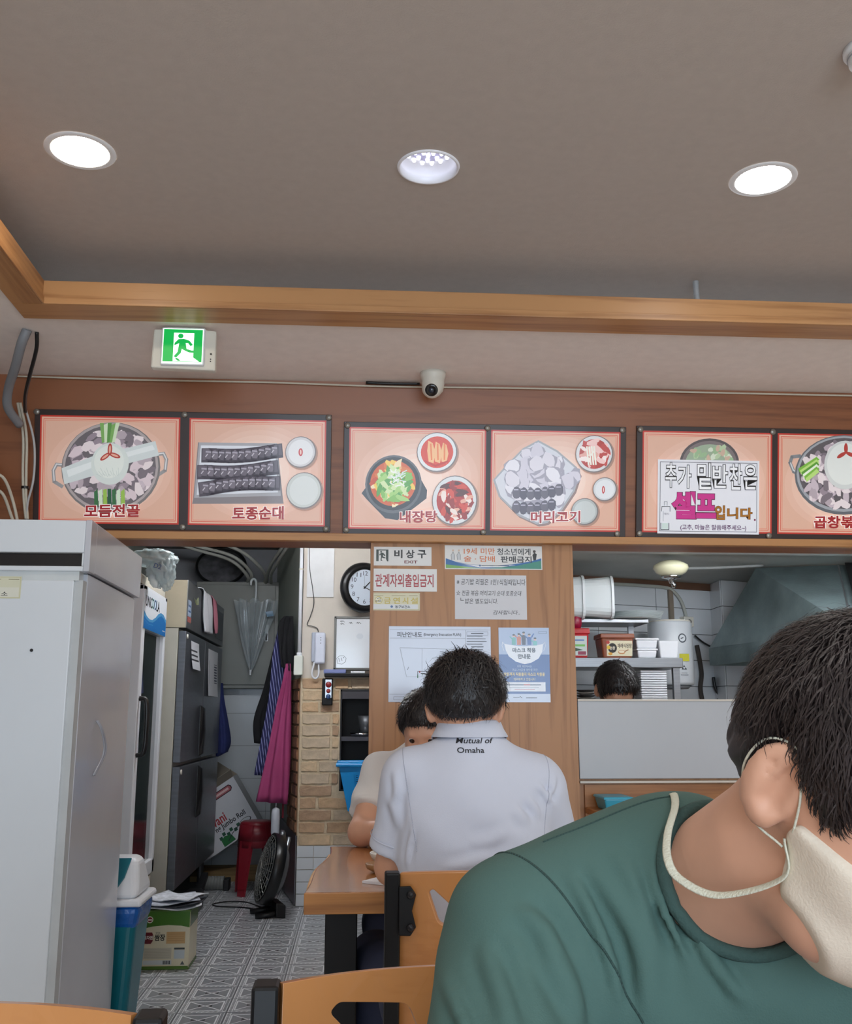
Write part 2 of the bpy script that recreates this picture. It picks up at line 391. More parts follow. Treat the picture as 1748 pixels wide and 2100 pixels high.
# splayed side wall and the brick faced wall
S0 = Vector((-0.362, 6.605, 0)); S1 = Vector((-0.665, 8.2, 0)); sd = (S1 - S0).normalized(); sn = Vector((-sd.y, sd.x, 0))
b = MB(); b.prism([(S0.x, S0.y, 0), (S1.x, S1.y, 0), (-0.50, 8.2, 0), (-0.22, 6.76, 0), (-0.22, 6.61, 0)], (0, 0, 2.52)); wall_side = struct(b, 'wall_side', m_greenwall)
b = MB(); b.box(-0.362, 0.72, 6.605, 6.75, 1.405, 2.52); b.box(-0.362, -0.105, 6.605, 6.75, 0, 1.405); b.box(0.10, 0.72, 6.605, 6.75, 0, 1.405); b.box(-0.105, 0.10, 6.605, 6.75, 0, 0.69); b.box(-0.105, 0.10, 6.605, 6.75, 1.325, 1.405)
wall_brick = struct(b, 'wall_brick', [m_beige])
b = MB(); b.box(0.62, 0.72, 4.2, 6.61, 0, 2.5); struct(b, 'wall_divider', m_beige)
b = MB(); b.box(-0.36, -0.105, 6.598, 6.606, 0.36, 1.40); b.box(0.10, 0.6, 6.598, 6.606, 0.36, 1.40); b.box(-0.105, 0.10, 6.598, 6.606, 0.36, 0.69); b.box(-0.105, 0.10, 6.598, 6.606, 1.33, 1.40)
b.build('mortar_bed', m_mortar, wall_brick, local=True)
bricks = [M('brick_tan_%d' % i, c, 0.85, var=0.18, scale=18, bump=0.5, bscale=70) for i, c in enumerate(((206, 174, 138), (192, 160, 128), (212, 186, 152), (180, 150, 122), (202, 182, 156)))]
def brick_mesh(w, h, seed):
    r = random.Random(seed); bm = bmesh.new()
    n = 5; pts = []
    j = lambda s: r.uniform(-s, s)
    for i in range(n): pts.append((-w / 2 + w * i / n + j(.003), -h / 2 + j(.003)))
    for i in range(2): pts.append((w / 2 + j(.003), -h / 2 + h * i / 2 + j(.002)))
    for i in range(n): pts.append((w / 2 - w * i / n + j(.003), h / 2 + j(.003)))
    for i in range(2): pts.append((-w / 2 + j(.003), h / 2 - h * i / 2 + j(.002)))
    mb = MB(); k = len(pts); a = [(x, 0.004, z) for x, z in pts]; f = [(x * 0.965, -0.008 + j(.002), z * 0.9) for x, z in pts]
    mb.add(a + f, [tuple(range(k, 2 * k))] + [(i, (i + 1) % k, k + (i + 1) % k, k + i) for i in range(k)])
    return mb.mesh('brick')
bm_cache = {}
def put_brick(x0, x1, zc, h, par, place, i):
    w = round((x1 - x0) - 0.012, 3); key = (round(w / 0.02), i % 3)
    if key not in bm_cache:
        bm_cache[key] = brick_mesh(round(w / 0.02) * 0.02, h, i); me = bm_cache[key]; me.materials.append(bricks[0])
    o = bpy.data.objects.new('brick', bm_cache[key]); COL.objects.link(o); o.parent = par
    o.material_slots[0].link = 'OBJECT'; o.material_slots[0].material = bricks[random.randrange(5)]
    place(o, (x0 + x1) / 2, zc)
pitch = 0.0745; i = 0
rows = 14
for rI in range(rows):
    z = 1.40 - pitch * (rI + 0.5); x = -0.362 + (0.0 if rI % 2 else -0.0)
    x += 0.004; first = True
    while x < 0.14:
        L = random.choice((0.2, 0.21, 0.2, 0.1, 0.15)) if not first else random.choice((0.2, 0.12, 0.21, 0.17))
        x1 = min(x + L, 0.16); segs = [(x, x1)]
        if 0.69 < z < 1.33:
            segs = [(a, bb) for a, bb in ((x, min(x1, -0.108)), (max(x, 0.102), x1)) if bb - a > 0.045]
        for a, bb in segs:
            def pl(o, xc, zc): o.location = (xc, 6.599, zc)
            put_brick(a, bb, z, 0.063, wall_brick, pl, i); i += 1
        x = x1; first = False
# bricks along the splayed side (same courses), starting above the steel plate
side_mortar = MB(); a = S0 + sn * 0.006; c = S0 + sd * 0.45 + sn * 0.006
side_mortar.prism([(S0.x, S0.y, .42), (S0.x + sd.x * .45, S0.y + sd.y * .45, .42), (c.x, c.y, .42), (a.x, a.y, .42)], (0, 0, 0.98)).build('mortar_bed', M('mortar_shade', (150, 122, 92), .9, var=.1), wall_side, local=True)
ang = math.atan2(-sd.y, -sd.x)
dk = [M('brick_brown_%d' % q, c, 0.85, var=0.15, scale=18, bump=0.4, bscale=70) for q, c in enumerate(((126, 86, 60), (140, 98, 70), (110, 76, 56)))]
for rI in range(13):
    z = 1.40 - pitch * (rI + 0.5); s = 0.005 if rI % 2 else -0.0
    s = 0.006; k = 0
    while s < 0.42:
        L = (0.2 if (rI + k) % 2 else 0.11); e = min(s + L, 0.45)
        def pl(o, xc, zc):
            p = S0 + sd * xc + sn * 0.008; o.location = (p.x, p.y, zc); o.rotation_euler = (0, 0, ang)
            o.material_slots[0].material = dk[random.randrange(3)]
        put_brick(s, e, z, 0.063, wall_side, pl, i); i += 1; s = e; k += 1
# steel kick plate low on the splayed wall, white tiles under the bricks
b = MB(); p0 = S0 + sn * 0.004; p1 = S0 + sd * 1.2 + sn * 0.004
b.prism([(p0.x, p0.y, 0.01), (p1.x, p1.y, 0.01), (p1.x, p1.y, 0.47), (p0.x, p0.y, 0.42)], sn * 0.006); b.build('kick_plate', M('dull_steel', (128, 126, 132), .35, .7, var=.15, scale=5), wall_side, local=True)
q = 0
for zi in range(5):
    for xi in range(6):
        b = MB(); x0 = -0.36 + xi * 0.105; b.box(x0, x0 + 0.102, 6.594, 6.606, 0.004 + zi * 0.072, 0.072 + zi * 0.072)
        b.build('wall_tile', m_wtile, wall_brick, local=True)
# whitewashed patch where the brick facing ends
# ------------------------------------------------------------------ floor tiles, each its own piece
T = 0.195
b = MB(); g = 0.0012
b.box(g, T - g, g, T - g, -0.006, 0)
def fl(p, mi, h=0.0003): b.poly([(x * T, y * T, h) for x, y in p], mi)
def seg(x0, y0, x1, y1, w, mi=1, h=0.0003):
    L = math.hypot(x1 - x0, y1 - y0); dx, dy = (x1 - x0) / L * w / 2, (y1 - y0) / L * w / 2
    fl([(x0 - dy, y0 + dx), (x0 + dy, y0 - dx), (x1 + dy, y1 - dx), (x1 - dy, y1 + dx)], mi, h)
# pattern: framed rectangle with a diamond cross, chain borders
X0, X1, Y0, Y1 = 0.14, 0.86, 0.16, 0.84; w = 0.032
for s_ in ((X0, Y0, X1, Y0), (X1, Y0, X1, Y1), (X1, Y1, X0, Y1), (X0, Y1, X0, Y0)): seg(*s_, w)
cx0, cx1, cy0, cy1 = 0.36, 0.64, 0.38, 0.62
for s_ in ((X0, Y0, cx0, cy0), (X1, Y0, cx1, cy0), (X1, Y1, cx1, cy1), (X0, Y1, cx0, cy1)): seg(*s_, w)
for s_ in ((cx0, cy0, cx1, cy1), (cx0, cy1, cx1, cy0)): seg(*s_, w, h=0.0006)
fl([(cx0, cy0), (0.5, 0.5), (cx0, cy1)], 2, 0.0004); fl([(cx1, cy0), (cx1, cy1), (0.5, 0.5)], 2, 0.0004)
for e in (0.03, 0.105): seg(e, 0.02, e, 0.98, 0.018); seg(0.12, e, 0.98, e, 0.018)
for k in range(9):
    t = 0.07 + k * 0.105
    seg(0.035, t, 0.10, t + 0.05, 0.02, h=0.0005); fl([(0.045, t + .01), (0.095, t + .01), (0.07, t + .06)], 2, 0.0004)
    if t > 0.12: seg(t, 0.035, t + 0.05, 0.10, 0.02, h=0.0005)
for s_ in ((0.9, 0.12, 0.9, 0.98), (0.97, 0.12, 0.97, 0.98)): seg(*s_, 0.01)
tile_me = b.mesh('floor_tile')
for m in (m_tile, m_tile_w, m_tile_d): tile_me.materials.append(m)
for xi in range(-4, 4):
    for yi in range(0, 24):
        x = -0.305 + xi * T; y = 3.75 + yi * T
        if y > 8.1 or (x > -0.36 and y > 6.55) or (x > -0.5 and y > 7.3): continue
        o = bpy.data.objects.new('floor_tile', tile_me); COL.objects.link(o); o.parent = floor; o.location = (x, y, random.uniform(-0.0004, 0.0002))
bm = MB(); bm.box(-1.3, 0.75, 3.7, 8.2, -0.0045, -0.003).build('grout_bed', m_grout, floor, local=True)

# ------------------------------------------------------------------ kitchen shell
K0 = Vector((1.343, 6.014, 0)); K1 = Vector((2.296, 6.365, 0)); kd = (K1 - K0).normalized(); kn = Vector((kd.y, -kd.x, 0))
KA = K0 - kd * 0.85; KJ = Vector((2.285, 6.14, 0)); KE = KJ + kd * 1.2
b = MB(); b.prism([(KA.x, KA.y, 0), (K1.x, K1.y, 0), (KJ.x, KJ.y, 0), (KE.x, KE.y, 0), (KE.x, 7.3, 0), (KA.x, 7.3, 0)], (0, 0, 2.1)); wall_kit = struct(b, 'wall_kitchen', m_wgrout)
Lk = 0.44; kz = [2.0 - 0.165 * q for q in range(10)]
def ktile(P, D, N, s0, s1, z0, z1):
    mb = MB(); g = 0.002; a = P + D * (s0 + g); c = P + D * (s1 - g)
    mb.obox(((a.x + c.x) / 2 + N.x * .002, (a.y + c.y) / 2 + N.y * .002, (z0 + z1) / 2), D * ((s1 - s0) / 2 - g), N * 0.004, (0, 0, (z1 - z0) / 2 - g))
    return mb.build('wall_tile', m_wtile, wall_kit, local=True, bevel=0.001, seg=1)
for zi in range(7):
    for si in range(4):
        e = 1.0156 - Lk * si; ktile(K0, kd, kn, e - Lk, e, kz[zi + 1], kz[zi])
    jd = (KJ - K1).normalized(); ktile(K1, jd, Vector((jd.y, -jd.x, 0)), 0, (KJ - K1).length, kz[zi + 1], kz[zi])
    for si in range(3): ktile(KJ, kd, kn, si * Lk, si * Lk + Lk, kz[zi + 1], kz[zi])
b = MB(); b.box(0.62, 3.4, 4.25, 7.3, 2.0, 2.08); b.box(0.89, 3.32, 4.25, 5.0, 1.975, 2.0); struct(b, 'ceiling_kitchen', m_kceil)
b = MB(); q0 = KA + kn * 0.012; q1 = K1 + kn * 0.012
b.prism([(q0.x, q0.y, 1.955), (q1.x, q1.y, 1.955), (q1.x, q1.y, 2.0), (q0.x, q0.y, 2.0)], kn * 0.012); struct(b, 'trim_6', M('dark_wood_strip', (96, 66, 48), .6, var=.2))
# pass-through half wall: white panel above, wood below
b = MB(); b.box(0.892, 3.32, 4.10, 4.2, 0, 1.212); struct(b, 'wall_counter', m_pillar)
b = MB(); b.box(0.894, 3.32, 4.075, 4.1, 0.908, 1.215); struct(b, 'wall_counter_panel', m_panel, bevel=0.003)
b = MB(); b.box(0.894, 3.32, 4.07, 4.21, 1.214, 1.222); b.box(0.894, 3.32, 4.068, 4.10, 0.892, 0.900); struct(b, 'trim_7', M('cream_edge', (216, 208, 196), .4, var=.03))
b = MB(); b.box(0.915, 3.32, 4.084, 4.1, 0.02, 0.885); struct(b, 'wall_counter_wood', wood('counter_wood', (176, 118, 66), (140, 88, 44), 'x', .4, 5))
# ------------------------------------------------------------------ ceiling lamps
m_lampring = M('lamp_ring', (236, 236, 238), 0.4, var=0.01)
def emis(name, rgb, s):
    m = bpy.data.materials.new(name); m.use_nodes = True; nt = m.node_tree
    for n in list(nt.nodes):
        if n.type == 'BSDF_PRINCIPLED': nt.nodes.remove(n)
    e = nt.nodes.new('ShaderNodeEmission'); e.inputs['Color'].default_value = C(*rgb); e.inputs['Strength'].default_value = s
    nt.links.new(e.outputs[0], nt.nodes['Material Output'].inputs['Surface']); return m
m_led = emis('led_panel', (255, 250, 244), LAMP); m_ledw = emis('led_panel_warm', (255, 238, 214), LAMP)
m_ledc = emis('led_chip', (236, 240, 255), 2.2)
def panel_lamp(x, y, label, mat=m_led, group=None):
    t = thing('downlight', label, 'lamp', (x, y, 2.70), group)
    b = MB(); b.lathe([(0.078, 2.6975), (0.082, 2.6962), (0.094, 2.6975), (0.097, 2.6998)], (x, y, 0), n=48, caps=False); b.build('trim_ring', m_lampring, t, smooth=True)
    b = MB(); b.lathe([(0.0, 2.6972), (0.079, 2.6972)], (x, y, 0), n=48, caps=False); b.build('light_panel', mat, t, recalc=False)
    return t
panel_lamp(-0.792, 2.594, 'round warm white flat panel downlight nearest the left wooden beam corner', m_ledw)
panel_lamp(1.172, 2.611, 'round cool white flat panel downlight near the smoke detector')
t = thing('recessed_downlight', 'open recessed round downlight showing a ring of bare white LED bulbs', 'lamp', (LX, LY, 2.70))
b = MB(); b.lathe([(0.090, 2.6995), (0.088, 2.694), (0.082, 2.695), (0.081, 2.72), (0.078, 2.752), (0.0, 2.7525)], (LX, LY, 0), n=48, caps=False); b.build('reflector_can', M('lamp_can', (244, 244, 250), 0.25, var=0.0), t, smooth=True)
b = MB(); b.lathe([(0.0, 2.747), (0.05, 2.747), (0.052, 2.749), (0.05, 2.7524)], (LX, LY, 0), n=40); led = b.build('led_board', M('led_board', (206, 202, 236), .5, var=0), t)
for ring, n in ((0.062, 14), (0.038, 8), (0.014, 4)):
    for k in range(n):
        a = 2 * PI * k / n; z = 2.7524 if ring > .055 else 2.747
        b = MB(); b.lathe([(0.0, z - .012), (0.005, z - .009), (0.0065, z - .003), (0.0065, z)], (LX + ring * math.cos(a), LY + ring * math.sin(a), 0), n=8); b.build('led_bulb', m_ledc, t, smooth=True)
# the rest of the lamp grid, behind and above the viewer
for yy in (1.1, -0.6, -2.2):
    for xx in (-0.8, 0.19, 1.18, 2.2): panel_lamp(xx, yy, 'flat round panel downlight in the rows behind the visible three', m_led, 'ceiling downlights over the tables')
panel_lamp(2.2, 2.61, 'flat round panel downlight in the front row by the right wall')
# smoke detector at the right edge, flexible conduit
t = thing('smoke_detector', 'white round smoke detector on the ceiling beside the right downlight', 'detector', (1.185, 2.02, 2.70))
b = MB(); b.lathe([(0.055, 2.70), (0.055, 2.688), (0.05, 2.684)], (1.185, 2.02, 0), n=40); b.build('base', m_white, t, smooth=True)
b = MB(); b.lathe([(0.047, 2.686), (0.044, 2.662), (0.03, 2.652), (0.0, 2.650)], (1.185, 2.02, 0), n=40); h = b.build('head', m_white, t, smooth=True)
b = MB(); b.lathe([(0.046, 2.678), (0.0475, 2.676), (0.046, 2.674)], (1.185, 2.02, 0), n=40, caps=False); b.build('vent_slot', M('detector_grey', (150, 152, 158), .5), t)
b = MB(); P = [(1.207, 3.312, 2.70), (1.208, 3.314, 2.66), (1.214, 3.325, 2.62), (1.222, 3.34, 2.56)]
Q = spline(P, 14); b.tube(Q, lambda t: 0.0105 + 0.0014 * math.sin(t * 42 * 2.6), n=10)
one(b, 'flexible_conduit', M('grey_conduit', (170, 172, 174), .5), 'grey corrugated conduit dropping from the ceiling behind the front beam', 'conduit', smooth=True)

# ------------------------------------------------------------------ exit sign under the soffit
ex, ey = -0.622, 3.37
t = thing('exit_sign', 'lit green emergency exit sign with running figure under the wooden beam', 'exit sign', (ex, ey, 2.34))
b = MB(); b.prism([(-0.734, ey, 2.345), (-0.510, ey, 2.338), (-0.512, ey, 2.486), (-0.545, ey, 2.488), (-0.56, ey, 2.498), (-0.69, ey, 2.498), (-0.70, ey, 2.488), (-0.730, ey, 2.487)], (0, 0.035, 0)); b.build('housing', m_ivory, t, bevel=0.006)
b = MB(); b.box(-0.699, -0.549, ey - 0.012, ey + 0.01, 2.352, 2.49); fr = b.build('light_box', m_wplas, t, bevel=0.004)
P = Print((-0.694, ey - 0.0125, 2.357), (1, 0, 0), (0, 0, 1), 0.140, 0.128, (0, 0, 100, 100))
GR = (0, 150, 62); WH = (228, 255, 232)
P.rect(0, 0, 100, 100, WH); P.rect(2, 2, 98, 95, GR); P.poly([(27, 94), (27, 12), (77, 12), (77, 82), (92, 94)], WH)
P.ell(44, 21, 6.5, 7, GR)
P.poly([(30, 41), (39, 30), (52, 29), (66, 34), (75, 46), (69, 50), (63, 41), (57, 41), (60, 58), (72, 62), (82, 63), (80, 69), (66, 68), (54, 62), (48, 58), (46, 70), (35, 84), (29, 80), (38, 67), (41, 42), (34, 46), (29, 48)], GR)
P.poly([(32, 86), (37, 84), (47, 92), (40, 93)], GR)
m_exit = print_mat('exit_sign_face', 0.4, 0, 0.8)
P.build('pictogram', fr, m_exit)
b = MB()
for dx, dz, r in ((-0.527, 2.398, .0035), (-0.5275, 2.379, .002), (-0.5275, 2.371, .002)): b.cyl((dx, ey - 0.001, dz), (dx, ey - 0.003, dz), r, n=10)
b.build('test_buttons', m_black, t)

# ------------------------------------------------------------------ dome security camera and surface wires
cx, cy = 0.287, 3.80
t = thing('security_camera', 'white dome security camera where ceiling meets the wooden header', 'camera', (cx, cy, 2.40))
b = MB(); b.lathe([(0.052, 2.50), (0.051, 2.485), (0.044, 2.465), (0.046, 2.455), (0.040, 2.425), (0.026, 2.408), (0.0, 2.403)], (cx, cy, 0), n=36); b.build('housing', m_ivory, t, smooth=True)
d = Vector((-0.12, -0.86, -0.5)).normalized(); c0 = Vector((cx - .004, cy, 2.437))
b = MB(); b.lathe([(0.040, -0.01), (0.040, 0.01), (0.036, 0.024), (0.027, 0.036), (0.0255, 0.037)], c0, d, n=32); eb = b.build('eyeball', m_ivory, t, smooth=True)
b = MB(); b.lathe([(0.026, 0.0365), (0.023, 0.040), (0.018, 0.041), (0.0, 0.041)], c0, d, n=28, caps=False); b.build('lens_window', M('lens_black', (14, 16, 20), .15, coat=.5), t, smooth=True)
b = MB(); b.lathe([(0.011, 0.0412), (0.009, 0.044), (0.0, 0.045)], c0, d, n=20); b.build('lens', M('lens_glass', (40, 50, 66), .05, coat=1), t, smooth=True)
def wire(pts, r, name, mat, label, cat='cable', group=None, n=8, k=8):
    b = MB(); b.tube(spline(pts, k) if len(pts) > 2 else pts, r, n=n)
    return one(b, name, mat, label, cat, group, smooth=True)
wire([(-1.40, 3.915, 2.488), (-0.9, 3.917, 2.484), (-0.4, 3.918, 2.486), (0.1, 3.918, 2.480), (0.7, 3.918, 2.485), (1.6, 3.918, 2.484), (3.0, 3.918, 2.485)], 0.004, 'cable', m_cable, 'thin ivory cable running the whole joint between ceiling and header')
wire([(0.02, 3.91, 2.492), (0.12, 3.908, 2.489), (0.24, 3.90, 2.488)], 0.006, 'cable', m_black, 'short black cable along the ceiling joint beside the dome camera')
# pipe and cables in the left corner
wire([(-1.187, 3.44, 2.50), (-1.21, 3.46, 2.455), (-1.26, 3.56, 2.40), (-1.32, 3.68, 2.36), (-1.345, 3.76, 2.31), (-1.33, 3.86, 2.27)], 0.017, 'drain_pipe', M('grey_pipe', (134, 136, 140), .5), 'grey bent plastic pipe coming out of the soffit in the corner', 'pipe', n=14)
wire([(-1.16, 3.46, 2.50), (-1.17, 3.5, 2.45), (-1.22, 3.6, 2.38), (-1.27, 3.72, 2.345), (-1.31, 3.85, 2.32)], 0.007, 'cable', m_black, 'black cable sagging from the soffit beside the grey pipe', n=10)
g3 = 'ivory cables hanging at the left end of the header'
wire([(-1.345, 3.86, 2.36), (-1.338, 3.93, 2.25), (-1.330, 3.94, 2.10), (-1.325, 3.96, 2.0), (-1.31, 3.97, 1.9), (-1.285, 3.94, 1.84), (-1.27, 3.92, 1.77)], 0.0055, 'cable', m_cable, 'ivory cable bundled with black ties hanging in the left corner', 'cable', g3)
wire([(-1.335, 3.86, 2.36), (-1.325, 3.93, 2.25), (-1.317, 3.94, 2.10), (-1.316, 3.96, 2.0), (-1.305, 3.97, 1.9), (-1.30, 3.94, 1.84), (-1.295, 3.92, 1.77)], 0.0055, 'cable', m_cable, 'ivory cable bundled with black ties hanging in the left corner', 'cable', g3)
wire([(-1.32, 3.87, 2.35), (-1.295, 3.92, 2.24), (-1.285, 3.93, 2.15), (-1.288, 3.94, 2.06), (-1.308, 3.96, 1.98), (-1.313, 3.97, 1.9), (-1.325, 3.94, 1.80)], 0.0045, 'cable', M('grey_cable', (190, 190, 190), .5), 'pale grey cable bowing away from the ivory bundle')
b = MB(); b.lathe([(0.016, 2.035), (0.016, 2.045)], (-1.322, 3.958, 0), n=12); one(b, 'cable_tie', m_black, 'upper black tie around the hanging ivory cables', 'cable tie')
b = MB(); b.lathe([(0.014, 1.905), (0.014, 1.915)], (-1.309, 3.972, 0), n=12); one(b, 'cable_tie', m_black, 'lower black tie around the hanging ivory cables', 'cable tie')
t = thing('wall_socket', 'ivory double socket box with two plugs on the left wall', 'socket', (-1.44, 3.78, 1.95))
b = MB(); b.box(-1.476, -1.41, 3.72, 3.84, 1.97, 2.12); b.build('box', m_ivory, t, bevel=.006)
for z in (2.07, 2.01):
    b = MB(); b.cyl((-1.41, 3.78, z), (-1.378, 3.79, z - .012), 0.019, .016, n=16); pl = b.build('plug', m_cable, t, smooth=True)
    b = MB(); b.tube(spline([(-1.385, 3.79, z - .01), (-1.355, 3.82, z - .03), (-1.335, 3.88, z - .11), (-1.30, 3.92, 1.80), (-1.28, 3.93, 1.77)], 8), 0.006, n=8); b.build('cord', m_cable, pl, smooth=True)

# ------------------------------------------------------------------ menu light boards on the sloping header
UP = Vector((0, -0.12, 0.64)).normalized()
def onhead(x, z, off=0.0):
    y = 4.05 - 0.1875 * (z - 1.86); n = Vector((0, -UP.z, UP.y)); return Vector((x, y, z)) + n * off
m_frame = M('dark_acrylic', (52, 35, 30), 0.4, var=0.1, coat=0.08)
m_menu = print_mat('menu_film', 0.35, 0.2, 0.24)
m_bolt = M('standoff_bolt', (150, 146, 138), .35, .6)
RD = (186, 52, 38); TXT = (158, 30, 36)
def menu_board(x0, x1, z0, z1, d, sh, label, split):
    t = thing('menu_board', label, 'menu board', onhead((x0 + x1) / 2, z0))
    hgt = (z1 - z0) / UP.z
    a, c = onhead(x0, z0, .001), onhead(x1, z0, .001); n = Vector((0, -UP.z, UP.y))
    b = MB(); b.prism([a, c, c + UP * hgt, a + UP * hgt], n * 0.012); b.build('backing_panel', m_frame, t, bevel=.0015)
    P = []
    W = x1 - x0
    for (u0, u1) in split:
        xa = x0 + (u0 - d[0]) / (d[2] - d[0]) * W; xb = x0 + (u1 - d[0]) / (d[2] - d[0]) * W
        p = Print(onhead(x0, z0, .014), (1, 0, 0), UP, W, hgt, d, shear=sh, base=0.0002)
        p.box_ = (u0, u1); P.append(p)
    return t, P, hgt
def bolts(t, pts, d, x0, x1, z0, z1):
    for u, f in pts:
        x = x0 + u * (x1 - x0); z = z0 + f * (z1 - z0); n = Vector((0, -UP.z, UP.y)); o = onhead(x, z, .012)
        b = MB(); b.lathe([(0.0125, 0), (0.0125, 0.008), (0.010, 0.011), (0.0, 0.0115)], o, n, n=18); b.build('standoff_bolt', m_bolt, t, smooth=True)
def poster_bg(p, top, bot, base=(218, 174, 152)):
    u0, u1 = p.box_; sh = p.sh
    def q(u, v): return (u, v + sh * (u - p.d[0]))
    def R(a, b, c, e, col): p.poly([q(a, e), q(c, e), q(c, b), q(a, b)], col)
    def F(a, b, c, e, w, col): p.line([q(a, b), q(c, b), q(c, e), q(a, e)], w, col, True)
    R(u0, top, u1, bot, base)
    n = 7                                    # print of the poster: paler towards its middle
    for k in range(1, n):
        f = k / n; col = tuple(int(base[i] + ((248, 222, 208)[i] - base[i]) * f) for i in range(3)); iu = (u1 - u0) * .5 * f * .8; iv = (bot - top) * .5 * f * .8
        p.ell((u0 + u1) / 2, (top + bot) / 2 + sh * ((u0 + u1) / 2 - p.d[0]), (u1 - u0) * .5 * (1 - f * .75), (bot - top) * .5 * (1 - f * .7), col, n=40)
    F(u0 + 1.5, top + 1.5, u1 - 1.5, bot - 1.5, 3.2, RD); F(u0 + 7, top + 7, u1 - 7, bot - 7, 1.2, (206, 84, 62)); F(u0 + 10, top + 10, u1 - 10, bot - 10, 0.8, (214, 120, 96))
def title(p, s, a, b, c, e):
    p.text(s, a, b, c, e, (250, 240, 236), bold=0.075); p.text(s, a + 1, b + 1, c - 1, e - 1, TXT, bold=0.03)
def meat(p, cu, cv, ru, rv, n, cols, r, inside=None, sx=1.8):
    for k in range(n):
        while True:
            a = random.uniform(-1, 1); c = random.uniform(-1, 1)
            if a * a + c * c < 1 and (inside is None or inside(cu + a * ru, cv + c * rv)): break
        p.blob(cu + a * ru, cv + c * rv, r * random.uniform(.7, 1.2), random.choice(cols), 8, .25, sx)
def bowl(p, u, v, r, rim, inner, shade=(120, 112, 112), sq=1.0):
    p.ell(u + 2.5, v + 2.5, r + 2, (r + 2) * sq, (168, 132, 116)); p.ell(u, v, r + 1, (r + 1) * sq, shade); p.ell(u - .5, v - .5, r - 1, (r - 1) * sq, rim); p.ell(u, v, r * .82, r * .82 * sq, inner)
PK = [(214, 198, 204), (196, 182, 190), (178, 164, 172), (226, 214, 216), (150, 136, 146), (120, 110, 118)]
# board 1
d1 = (72, 838, 679, 1077)
t1, (pa, pb), _ = menu_board(-1.305, -0.118, 1.893, 2.364, d1, 0.026, 'menu board with a stew pot and a sliced sausage plate, partly behind the white fridge', ((84, 367), (386, 668)))
poster_bg(pa, 850, 1066)
p = pa
for uu, vv, sgn in ((122, 972, -1), (330, 952, 1)):
    p.line([(uu - sgn * 14, vv - 20), (uu + sgn * 4, vv - 22), (uu + sgn * 10, vv - 10), (uu + sgn * 8, vv + 12), (uu - sgn * 8, vv + 22)], 7, (150, 148, 150)); p.line([(uu - sgn * 14, vv - 21), (uu + sgn * 4, vv - 23), (uu + sgn * 10, vv - 11), (uu + sgn * 8, vv + 10)], 2.5, (214, 214, 216))
p.ell(228, 958, 100, 92, (120, 116, 116)); p.ell(227, 956, 97, 89, (170, 160, 160)); p.ell(227, 956, 92, 84, (104, 98, 102))
meat(p, 227, 956, 84, 76, 150, PK, 8)
for k in range(5): p.poly([(205 + k * 8, 868 + (k % 2) * 4), (213 + k * 8, 868), (216 + k * 5, 906), (210 + k * 5, 908)], ((120, 170, 90), (206, 224, 190), (90, 146, 70))[k % 3])
for k in range(7): p.poly([(196 + k * 9, 1000 + abs(k - 3) * 2), (203 + k * 9, 1000), (205 + k * 9, 1034), (197 + k * 9, 1034)], ((54, 110, 66), (206, 226, 200), (150, 190, 80), (36, 90, 60))[k % 4])
p.poly([(130, 958), (190, 935), (318, 905), (326, 934), (262, 950), (190, 975), (136, 990)], (206, 214, 214)); p.poly([(140, 962), (200, 942), (312, 913), (318, 922), (210, 950), (144, 976)], (224, 230, 230))
p.ell(227, 950, 38, 42, (210, 218, 214)); p.ell(225, 946, 30, 33, (222, 228, 222))
for k in range(12): p.line([(200 + k * 4, 970 - (k % 3) * 6), (210 + k * 3.2, 976 - k % 4)], .8, (190, 200, 196))
for a in (0.35, 2.5, 4.75): p.ell(226 + 11 * math.cos(a), 930 + 9 * math.sin(a), 12, 4.6, (176, 60, 52), rot=a); p.ell(226 + 11 * math.cos(a), 930 + 9 * math.sin(a), 8, 2.2, (226, 170, 150), rot=a)
title(p, '모듬전골', 176, 1030, 290, 1058); p.build('poster', t1, m_menu)
poster_bg(pb, 850, 1066); p = pb
p.poly([(404, 908), (567, 912), (580, 1022), (582, 1034), (394, 1032), (396, 1022)], (128, 122, 126)); p.poly([(406, 908), (566, 911), (576, 1018), (398, 1020)], (164, 164, 170)); p.poly([(410, 914), (562, 917), (570, 1011), (403, 1014)], (218, 222, 230))
for rI, (v0, du) in enumerate(((934, 8), (968, 0), (1002, 4))):
    band = [(412 + du + k * 13.6, v0 - 5 * math.sin(min(1, max(0, (k - .5) / 10)) * PI) * (1 if rI == 2 else -1) + (k - .5) * (-.7 if rI < 2 else -.9)) for k in range(12)]
    p.line(band, 29, (70, 62, 74)); p.line([(u_, v_ - 2) for u_, v_ in band], 22, (98, 90, 102))
    for k in range(11):
        u = 418 + du + k * 13.6; v = v0 - 5 * math.sin(k / 10 * PI) * (1 if rI == 2 else -1) + k * (-.7 if rI < 2 else -.9)
        p.blob(u, v - 1, 10, ((104, 96, 108), (116, 108, 120), (92, 84, 96))[k % 3], 12, .15, .7, 0); p.line([(u - 5, v - 7), (u + 4, v - 6)], 3, (166, 160, 174)); p.line([(u - 6, v + 3), (u - 2, v - 2)], 2, (196, 190, 200)); p.line([(u + 6.5, v - 11), (u + 7, v + 11)], 1.4, (50, 44, 54)); p.line([(u - 5, v + 9), (u + 4, v + 10)], 3, (60, 52, 64))
bowl(p, 616, 930, 31, (206, 204, 206), (226, 226, 228)); p.ell(616, 930, 4.5, 8, (190, 40, 50)); p.ell(616, 930, 1.8, 5, (240, 200, 190))
bowl(p, 624, 1008, 36, (196, 200, 196), (210, 214, 212))
title(p, '토종순대', 476, 1038, 584, 1067); p.build('poster', t1, m_menu)
